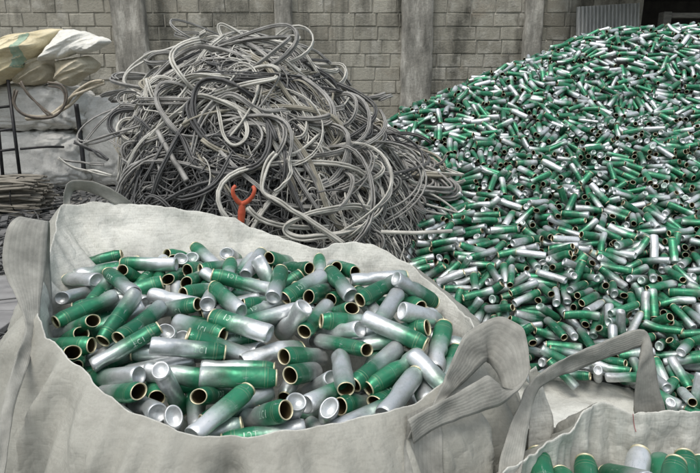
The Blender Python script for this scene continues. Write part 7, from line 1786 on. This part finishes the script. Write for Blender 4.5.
# smaller loops draped over the face
for i in range(72):
    x = float(np.clip(rng.normal(-.45, .65), -1.7, .8))
    ph = float(np.clip(rng.normal(.75, .32), .05, 1.35))
    x = float(np.clip(x, -1.45, .8 if ph < .6 else .25))
    c = surf(x, ph, rng.uniform(.0, .05))
    nrm = np.array([rng.normal(0, .25), -math.sin(ph), math.cos(ph) * .8 + rng.normal(0, .2)])
    nrm /= np.linalg.norm(nrm)
    a1 = np.array([1, 0, 0]) - nrm * nrm[0]
    ro = rng.normal(0, .5)
    a1 /= np.linalg.norm(a1)
    a2 = np.cross(nrm, a1)
    a1, a2 = a1 * math.cos(ro) + a2 * math.sin(ro), a2 * math.cos(ro) - a1 * math.sin(ro)
    a = rng.uniform(.12, .42)
    b = a * rng.uniform(.35, .8)
    dk = ph > .85 and x < -.5  # darker cable at lower left paints in the shade there
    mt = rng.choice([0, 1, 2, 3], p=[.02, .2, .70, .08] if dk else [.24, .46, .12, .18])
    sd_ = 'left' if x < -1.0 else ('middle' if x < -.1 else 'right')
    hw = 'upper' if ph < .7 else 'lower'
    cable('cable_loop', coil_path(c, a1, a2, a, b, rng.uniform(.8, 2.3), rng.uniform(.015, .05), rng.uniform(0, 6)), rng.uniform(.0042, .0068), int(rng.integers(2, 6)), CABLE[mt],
          '%s loop of cable draped over the %s %s of the tangled heap' % (COLN[mt], hw, sd_))
# long sweeping lengths
for i in range(84):
    x = rng.uniform(-1.3, .3)
    ph = float(np.clip(rng.normal(.7, .35), .0, 1.25))
    ln = rng.uniform(.5, 1.5)
    t = np.linspace(-.5, .5, 40)
    sl = rng.normal(0, .35)
    cx_ = np.clip(x + ln * t, -1.66, .9 if ph < .6 else .5)
    cp_ = np.clip(ph + sl * t + rng.uniform(-.5, .5) * (t ** 2 * 2 - .25) + .06 * np.sin(t * 8 + rng.random() * 6), .02, 1.48)
    lift = .035 + .05 * np.sin(t * 5 + rng.random() * 6) + .04 * rng.random()
    P = surf(cx_, cp_, 0) + np.stack([0 * t, -lift * np.sin(cp_), lift * np.cos(cp_)], 1)
    for _ in range(3):
        P[1:-1] = (P[:-2] + 2 * P[1:-1] + P[2:]) / 4
    dk = ph > .85 and x < -.5  # lower left lengths coloured dark for the shade there
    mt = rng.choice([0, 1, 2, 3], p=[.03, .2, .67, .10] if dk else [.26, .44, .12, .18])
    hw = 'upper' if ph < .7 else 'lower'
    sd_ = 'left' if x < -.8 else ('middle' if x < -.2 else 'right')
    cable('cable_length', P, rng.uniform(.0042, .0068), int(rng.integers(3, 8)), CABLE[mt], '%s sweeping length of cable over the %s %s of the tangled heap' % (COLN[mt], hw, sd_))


def traced(px, r, k, mt, label, lift=.07, m=60, name='cable_length'):
    U = catmull(np.array(px, float), m)
    D = np.array([mound_hit(u, v, lift) for u, v in U])
    D = np.clip(D, np.median(D) - .35, np.median(D) + .35)
    for _ in range(80):
        D[1:-1] = (D[:-2] + 2 * D[1:-1] + D[2:]) / 4
    P = np.array([at(u, v, d_) for (u, v), d_ in zip(U, D)])
    return cable(name, P, r, k, CABLE[mt], label, kink=.0025)


traced([(290, 72), (270, 56), (256, 44), (236, 32), (219, 24), (221, 34), (229, 45), (246, 62)], 0.0064, 3, 0, 'pale bent cable making the sharp peak on top of tangled heap')
traced([(206, 31), (183, 44), (166, 50), (149, 56), (129, 71), (125, 83), (134, 93), (147, 99)], 0.0064, 3, 0, 'pale cable arching out over the upper left edge of tangled heap')
traced([(132, 132), (146, 104), (156, 81), (180, 73), (222, 71), (251, 66), (268, 64)], 0.0070, 5, 3, 'thick greenish bundle running level across the upper heap, its left end bent down', .11)
traced([(207, 44), (213, 58), (219, 70), (222, 82)], 0.0075, 3, 1, 'short pale stick-like cable standing steep near the top of heap', .12)
traced([(214, 90), (219, 118), (224, 136), (233, 145), (243, 141), (247, 130), (240, 112), (228, 92)], 0.0046, 4, 0, 'pale narrow loop hanging down the middle of tangled heap', .12, name='cable_loop')
traced([(258, 84), (276, 83), (296, 102), (306, 122), (301, 138), (284, 136), (268, 122), (262, 102), (268, 92)], 0.0058, 3, 0, 'pale tall ring of cable upright on the heap centre', .12, name='cable_loop')
traced([(326, 127), (320, 141), (330, 150), (351, 147), (364, 136), (352, 122), (334, 119), (325, 128), (321, 138)], 0.0052, 3, 1, 'grey round ring of cable on the right shoulder of heap', .10, name='cable_loop')
traced([(296, 45), (310, 49), (323, 56), (340, 72), (350, 86)], 0.0058, 4, 1, 'grey bundle bowing down along the right skyline of heap', .05)
traced([(276, 154), (268, 163), (263, 178), (264, 192), (276, 199), (301, 215), (326, 232), (344, 244)], 0.0070, 4, 0, 'pale thick cable looping up then running down right to the bag rim', .16)
traced([(289, 157), (291, 172), (284, 184), (274, 191)], 0.0052, 3, 0, 'short pale hooked cable beside the red fork', .15)
traced([(356, 174), (348, 185), (349, 203), (365, 221), (380, 212), (383, 196), (374, 180), (360, 173), (350, 180)], 0.0052, 3, 0, 'pale round ring of cable low at right of heap, above cans', .14, name='cable_loop')
traced([(364, 226), (345, 232), (329, 235), (300, 237), (284, 232), (288, 223), (307, 214), (329, 209), (353, 206), (370, 210)], 0.0070, 4, 0, 'pale long flattened loop low on the heap behind the bag rim', .15, name='cable_loop')
traced([(342, 207), (336, 196), (338, 182), (352, 168), (370, 166), (384, 181), (385, 200), (380, 214)], 0.0041, 1, 1, 'thin grey open loop around the pale ring at right', .12, name='cable_loop')
traced([(158, 132), (168, 150), (178, 166), (187, 180)], 0.016, 1, 1, 'straight grey stick slanting through the dark left side of heap', .12)
traced([(190, 146), (215, 176), (232, 196), (246, 212)], 0.0081, 3, 3, 'dun straight bundle slanting down behind the red fork', .06)
traced([(180, 200), (205, 184), (232, 170), (258, 168)], 0.0075, 3, 2, 'dark straight bundle rising right behind the red fork', .06)
traced([(356, 90), (362, 112), (380, 132), (404, 142), (428, 150)], 0.0052, 4, 1, 'grey bundle trailing down to the right tail of heap', .06)
traced([(318, 148), (345, 158), (380, 166), (412, 170), (440, 163), (446, 155)], 0.0052, 3, 1, 'grey arc of cable reaching right over the cans', .10)
traced([(110, 140), (128, 150), (150, 152), (160, 170), (152, 186), (130, 186)], 0.0046, 4, 1, 'grey slack loop at the lower left of heap', .1, name='cable_loop')
# loose ends thrown over the cans at the right tail of the heap
for i in range(26):
    px0 = rng.uniform(350, 420)
    py0 = 95 + (px0 - 350) * .62 + rng.uniform(8, 60)
    Y = 4.45 - .6 * (py0 - 120) / 80
    c = at(px0, py0, Y)
    c[2] = max(c[2], heap_z(c[0], c[1]) + .05)
    ro = rng.uniform(-.4, .6)
    a1 = np.array([math.cos(ro), -.2, -.25 * math.cos(ro)])
    a2 = np.array([-.2, .75, .5])
    a1 /= np.linalg.norm(a1)
    a2 /= np.linalg.norm(a2)
    mt = rng.choice([0, 1, 3], p=[.25, .55, .2])
    cable('cable_loop', coil_path(c, a1, a2, rng.uniform(.15, .36), rng.uniform(.06, .16), rng.uniform(.7, 1.8), rng.uniform(.015, .04), rng.uniform(0, 6)), rng.uniform(.006, .010), int(rng.integers(1, 4)), CABLE[mt],
          '%s loose loop of cable spilling onto the cans at heap\'s right tail' % COLN[mt])
tb = Tubes().add([at(381, 232, 3.0), at(415, 233, 3.02), at(452, 231, 3.05)], .011, 8)
tag(link('metal_rod', tb.mesh('metal_rod', CABLE[0])), 'straight pale rod lying on the cans right of the cable heap', 'rod')

# ------------------------------------------------------------------ red forked tool stuck in the heap
YR = 2.75
tool = empty('forked_tool', tuple(at(243, 218, YR)))
tag(tool, 'orange-red forked tool head standing up between the bag and cable heap', 'tool')
org = at(243, 218, YR)
tb = Tubes()
jn = at(242.5, 202.5, YR)
tb.add(catmull([p - org for p in (at(242, 204, YR), at(237.5, 201, YR - .01), at(233.5, 195, YR - .02), at(233, 189, YR - .02), at(235.5, 186, YR - .01))], 24), np.linspace(.0125, .009, 24), 10)
tb.add(catmull([p - org for p in (at(242, 204, YR), at(248, 201, YR - .01), at(252.5, 196, YR - .02), at(254.5, 190, YR - .02), at(253, 186.5, YR - .01))], 24), np.linspace(.0125, .009, 24), 10)
link('prongs', tb.mesh('prongs', M['red']), tool)
tb = Tubes().add(catmull([p - org for p in (at(242, 202, YR), at(242, 208, YR), at(241.5, 215, YR), at(241, 223, YR))], 20), np.r_[np.linspace(.013, .019, 10), np.linspace(.019, .016, 10)], 12)
link('socket', tb.mesh('socket', M['red']), tool)
tb = Tubes().add(catmull([p - org for p in (at(241, 222, YR), at(240, 232, YR), np.array([at(240, 232, YR)[0] - .02, YR + .05, .02]))], 16), .012, 10)
link('shaft', tb.mesh('shaft', M['timber']), tool)


# ------------------------------------------------------------------ sacks, tarps and scrap at the left
def sack(name, lo, hi, mat, label, seed, cat='sack', amp=.058, pw=.5, group=None, creases=()):
    c = (np.array(lo) + hi) / 2
    h = (np.array(hi) - lo) / 2
    nu, nv = 150, 90
    V = []
    for j in range(nv):
        v = -math.pi / 2 + math.pi * j / (nv - 1)
        for i in range(nu):
            u = 2 * math.pi * i / nu
            f = lambda t: math.copysign(abs(t) ** pw, t)
            x, y, z = f(math.cos(v)) * f(math.cos(u)), f(math.cos(v)) * f(math.sin(u)), f(math.sin(v))
            p = np.array([x, y, z]) * h
            w = amp * .4 * fbm((p[0] + seed, p[1], p[2]), 2.4, 2)
            for sc_, am in ((2.6, .75), (5.5, .5), (12, .25)):
                w -= amp * am * (1 - min(abs(noise.noise(Vector((p[0] * sc_ + seed, p[1] * sc_, p[2] * sc_ * 1.5)))) * 4, 1.0))
            d = np.array([x, y, z * .5])
            d /= np.linalg.norm(d) + 1e-6
            V.append(p + d * w)
    o = link(name, make_mesh(name, V, grid_quads(nv, nu, True), mats=[mat]), loc=tuple(c))
    return tag(o, label, cat, group)


YB = 7.4
p0, p1 = at(-60, 190, YB), at(77, 133, YB)
sack('full_sack', (p0[0], YB, 0), (p1[0], YB + .95, p1[2] + .03), M['bale'], 'bulging grey sack on the ground under another, left of the cable heap', 1.1, group='full sacks by the wall')
q0, q1 = at(-60, 133, YB), at(73, 88, YB)
sack('full_sack', (q0[0], YB + .04, p1[2] - .0), (q1[0], YB + .95, q1[2] + .06), M['bale'], 'bulging grey sack on top of another, tan cloth thrown over it', 2.3, group='full sacks by the wall')
u0, u1 = at(80, 170, 7.7), at(121, 96, 7.7)
sack('full_sack', (u0[0], 7.7, 0), (u1[0], 8.3, u1[2]), M['bale'], 'pale upright sack between the stacked sacks and the cable heap', 3.7, pw=.5, amp=.04, group='full sacks by the wall')


def pillow(name, outline, Y, thick, mat, seed, label=None, cat=None, parent=None, fold=.06, group=None, tilt=0.0):
    O = np.array([at(u, v, Y) for u, v in outline])
    O = catmull(O, 150, True)
    for i in range(150):
        O[i] += np.array([.030 * fbm(O[i] + seed, 4, 5), 0, .030 * fbm(O[i] - seed, 4, 5)])
    c = O.mean(0)
    V = []
    nr = 40
    for side in (-1, 1):
        for k in range(nr):
            s = 1 - k / (nr - 1) * .98
            for i in range(150):
                p = c + (O[i] - c) * s
                dpt = thick * (1 - s ** 2.6) ** .55 if s < 1 else 0
                w = 0
                for sc_, am in ((2.2, 1.0), (4.5, .42), (10, .12)):
                    w += fold * am * (1 - min(abs(noise.noise(Vector((p[0] * sc_ * .6 + seed, p[2] * sc_ * 1.8 - p[0] * sc_ * .7, side * 3 + seed)))) * 3.0, 1.2)) * 1.5
                w *= min(1, (1 - s) * 5)
                V.append(p - c + np.array([0, side * (dpt + w) + tilt * (p[2] - c[2]), 0]))
    V = np.array(V)
    q = grid_quads(nr, 150, True)
    n2 = nr * 150
    Q = np.r_[q, q[:, ::-1] + n2]
    tris = []
    for sgn, off in ((0, (nr - 1) * 150), (1, n2 + (nr - 1) * 150)):
        V = np.r_[V, [V[off:off + 150].mean(0)]]
        for i in range(150):
            a, b = off + i, off + (i + 1) % 150
            tris.append((a, b, len(V) - 1) if not sgn else (b, a, len(V) - 1))
    o = link(name, make_mesh(name, V, Q, tris, mats=[mat]), parent, tuple(c) if parent is None else None)
    if label:
        tag(o, label, cat, group)
    return o


YT = 7.55
tan = pillow('crumpled_sack', [(-40, 42), (-10, 38), (15, 33), (38, 29), (55, 27), (53, 36), (47, 47), (38, 55), (30, 68), (22, 76), (8, 84), (-12, 90), (-45, 92)], YT, .30, M['tan_sack'], 4.0, 'crumpled tan sack with faded green stripe heaped on the stacked sacks', 'empty sack', fold=.085, tilt=.5)
pillow('crumpled_sack', [(42, 61), (50, 46), (57, 31), (70, 28), (86, 32), (100, 37), (109, 41), (104, 47), (90, 53), (74, 55), (58, 60)], YT - .05, .16, M['white_sack'], 6.0, 'white sack with pointed corner sticking out right over the tan one', 'empty sack', fold=.04, tilt=.6)
pillow('crumpled_sack', [(56, 60), (70, 57), (88, 56), (96, 62), (93, 72), (84, 78), (76, 88), (66, 84), (58, 72)], YT + .05, .20, M['beige_sack'], 9.0, 'small crumpled beige sack hanging below the white one', 'empty sack', fold=.06, tilt=.4)
pillow('crumpled_sack', [(22, 62), (34, 52), (48, 58), (56, 70), (50, 82), (30, 86), (18, 80)], YT + .1, .22, M['beige_sack'], 12.0, 'dull beige cloth bunched under the tan sack\'s right end', 'empty sack', fold=.06, tilt=.4)
# the printed stripe on the tan sack: a strip lying on its face
oc = np.array(tan.location)
dg = None
bm = bmesh.new()
bm.from_mesh(tan.data)
from mathutils.bvhtree import BVHTree
bv = BVHTree.FromBMesh(bm)
V = []
for j in range(26):
    t = j / 25
    for i in range(6):
        w = at(24 + i * 1.5 + 4 * (1 - t), 34 + 34 * t, YT) - oc
        hit = bv.ray_cast(Vector((w[0], -2, w[2])), Vector((0, 1, 0)))
        V.append(tuple(hit[0] + Vector((0, -.006, 0))) if hit[0] is not None else (w[0], -.2, w[2]))
bm.free()
link('printed_stripe', make_mesh('printed_stripe', V, grid_quads(26, 6), mats=[M['green_stripe']]), tan)

# dark ladder-like rack
rack = empty('steel_rack', tuple(at(10, 182, 6.9)))
tag(rack, 'black steel rack with two uprights and rungs leaning on the stacked sacks', 'rack')
ro = np.array(rack.location)
for (a, b) in (((-6, 84), (3, 178)), ((8, 80), (20, 176))):
    link('upright', Tubes().add([at(*a, 7.25) - ro, at(*b, 6.95) - ro], .020, 8).mesh('upright', M['black']), rack)
for v_, r_ in ((107, .016), (130, .016), (150, .016)):
    t = (v_ - 82) / 95
    ya = 7.25 - .3 * t
    link('rung', Tubes().add([at(-6 + 9 * t - 20, v_ + 3, ya) - ro, at(8 + 12 * t, v_ - 1, ya) - ro], r_, 8).mesh('rung', M['black']), rack)
tb = Tubes().add(catmull([at(20, 149, 7.0), at(45, 147, 7.1), at(64, 147, 7.25)], 16), .014, 6)
tag(link('bent_bar', tb.mesh('bent_bar', M['black'])), 'dark thin bar lying along the seam between the two stacked sacks', 'bar')
tb = Tubes().add(catmull([at(76, 104, 7.3), at(79, 125, 7.3), at(82, 150, 7.25), at(84, 172, 7.2)], 20), .03, 6)
tag(link('rubber_strap', tb.mesh('rubber_strap', M['black'])), 'black strap hanging down between stacked sacks and upright sack', 'strap')
# hoses and tape over the top sack
P = catmull([at(u, v, 7.0) for u, v in ((16, 90), (14, 103), (22, 113), (38, 118), (55, 116), (64, 106), (66, 94), (60, 86), (48, 84))], 60)
tag(link('hose_loop', Tubes().strands(P, .012, 2, 7, .014).mesh('hose_loop', M['hose'])), 'brown hose looped over the front of the upper stacked sack', 'hose')
P = catmull([at(u, v, 7.05) for u, v in ((20, 82), (30, 96), (44, 110), (52, 117))], 30)
tag(link('hose_end', Tubes().strands(P, .012, 2, 7, .014).mesh('hose_end', M['hose'])), 'brown hose end slanting down across the hose loop', 'hose')
P = catmull([at(u, v, 7.1) for u, v in ((26, 118), (48, 116), (64, 106), (76, 94), (90, 86), (104, 82))], 40)
tag(link('cloth_strip', Tubes().strands(P, .016, 4, 6, .025).mesh('cloth_strip', M['strawtape'])), 'straw coloured twisted cloth strip trailing from beige sack across sack front', 'cloth strip')
P = catmull([at(u, v, 6.6) for u, v in ((58, 158), (75, 168), (95, 172), (112, 176))], 30)
tag(link('bent_wire', Tubes().strands(P, .011, 2, 6, .014).mesh('bent_wire', CABLE[0])), 'pale wire running low from the sacks to the cable heap', 'wire')
P = catmull([at(u, v, 6.7) for u, v in ((62, 160), (85, 163), (104, 165))], 30)
tag(link('bent_wire', Tubes().strands(P, .009, 2, 6, .012).mesh('bent_wire', CABLE[1])), 'grey wire just above the pale one beside the sacks', 'wire')
P = catmull([at(u, v, 6.8) for u, v in ((74, 142), (92, 150), (108, 160))], 30)
tag(link('bent_wire', Tubes().strands(P, .014, 2, 6, .014).mesh('bent_wire', CABLE[2])), 'dark wire slanting in front of the upright sack', 'wire')

# bundle of dry rods
YK = 5.9
b0, b1 = at(-40, 212, YK), at(36, 178, YK)
rb = empty('rod_bundle', (float((b0[0] + b1[0]) / 2), YK, 0))
tag(rb, 'tied bundle of thin dry rods lying on the ground before stacked sacks', 'rod bundle')
tb = Tubes()
ox = np.array(rb.location)
hh = b1[2] - .03
for k in range(150):
    y_, z_ = rng.uniform(0, .45), rng.uniform(.02, 1) ** .8 * max(hh, .25)
    e = b1[0] - abs(rng.normal(0, .06)) - .10 * abs(z_ / hh - .5)
    t = np.linspace(0, 1, 10)
    P = np.stack([b0[0] - .3 + (e - b0[0] + .3) * t, YK + y_ + .01 * np.sin(t * 5 + k), z_ + .018 * np.sin(t * 6 + k) - .04 * t * (z_ / hh - .3)], 1)
    tb.add(P - ox, rng.uniform(.008, .014), 6)
link('rods', tb.mesh('rods', M['rod']), rb)
th = np.linspace(0, 2 * math.pi, 40)
xx = at(10, 195, YK)[0]
P = np.stack([np.full(40, xx), YK + .225 + .235 * np.cos(th), hh / 2 + .01 + (hh / 2 - .005) * np.sin(th)], 1)
link('tie', Tubes().add(P - ox, .006, 6).mesh('tie', M['black']), rb)

# boards on the ground at the left edge
bd = empty('board_panel', tuple(at(0, 300, 3.6)))
tag(bd, 'grey weathered board panel flat on the ground at the left edge beside bag', 'boards')
bo = np.array([at(0, 300, 3.6)[0], 3.6, .0])
bd.location = bo
for k in range(2):
    me = bevel_box('plank', (-1.3, -.95 + k * .66, .012), (.34 + .03 * k, -.95 + k * .66 + .65, .05), M['board'], .006)
    link('plank', me, bd)

# scrap litter
V, Q = [], []
n_l = 0
for k in range(2600):
    u_, w_ = rng.random(), rng.random()
    x, y = rng.uniform(-4.6, -.3), rng.uniform(2.6, 7.6)
    if x > -1.0 and y > 3.4 and rng.random() < .7:
        continue
    if -3.6 < x < -1.75 and 2.65 < y < 4.05:
        continue
    s = rng.uniform(.01, .055)
    el = rng.uniform(1, 5)
    a = rng.uniform(0, math.pi)
    cz = abs(rng.normal(0, .03)) + .012
    ca, sa = math.cos(a), math.sin(a)
    tl = rng.normal(0, .25)
    base = len(V)
    for (i, j, kz) in ((-1, -1, -1), (1, -1, -1), (1, 1, -1), (-1, 1, -1), (-1, -1, 1), (1, -1, 1), (1, 1, 1), (-1, 1, 1)):
        lx, ly, lz = i * s * el * .5, j * s * .5 * (1 + .3 * rng.random()), kz * s * .22
        V.append((x + lx * ca - ly * sa, y + lx * sa + ly * ca, max(.004, cz + lz + lx * tl)))
    for f in ((0, 3, 2, 1), (4, 5, 6, 7), (0, 1, 5, 4), (1, 2, 6, 5), (2, 3, 7, 6), (3, 0, 4, 7)):
        Q.append(tuple(base + i for i in f))
tag(link('scrap_litter', make_mesh('scrap_litter', V, Q, mats=[M['litter']], smooth=False)), 'dark scraps and litter strewn over the ground at the left', 'litter', None, 'stuff')
tb = Tubes()
for k in range(420):
    x, y = rng.uniform(-3.6, -.4), rng.uniform(2.7, 6.2)
    a = rng.uniform(0, 6.28)
    ln = rng.uniform(.15, .7)
    t = np.linspace(-.5, .5, 8)
    bnd = rng.normal(0, .3)
    if -3.6 < x < -1.75 and 2.65 < y < 4.05 and rng.random() < .8:
        continue
    P = np.stack([x + ln * (math.cos(a) * t - math.sin(a) * bnd * t * t), y + ln * (math.sin(a) * t + math.cos(a) * bnd * t * t), np.full(8, .02 + abs(rng.normal(0, .05)))], 1)
    tb.add(P, rng.uniform(.004, .010), 5)
tag(link('wire_scraps', tb.mesh('wire_scraps', CABLE[2])), 'loose dark wire ends scattered on the ground between sacks and bag', 'wire scraps', None, 'stuff')
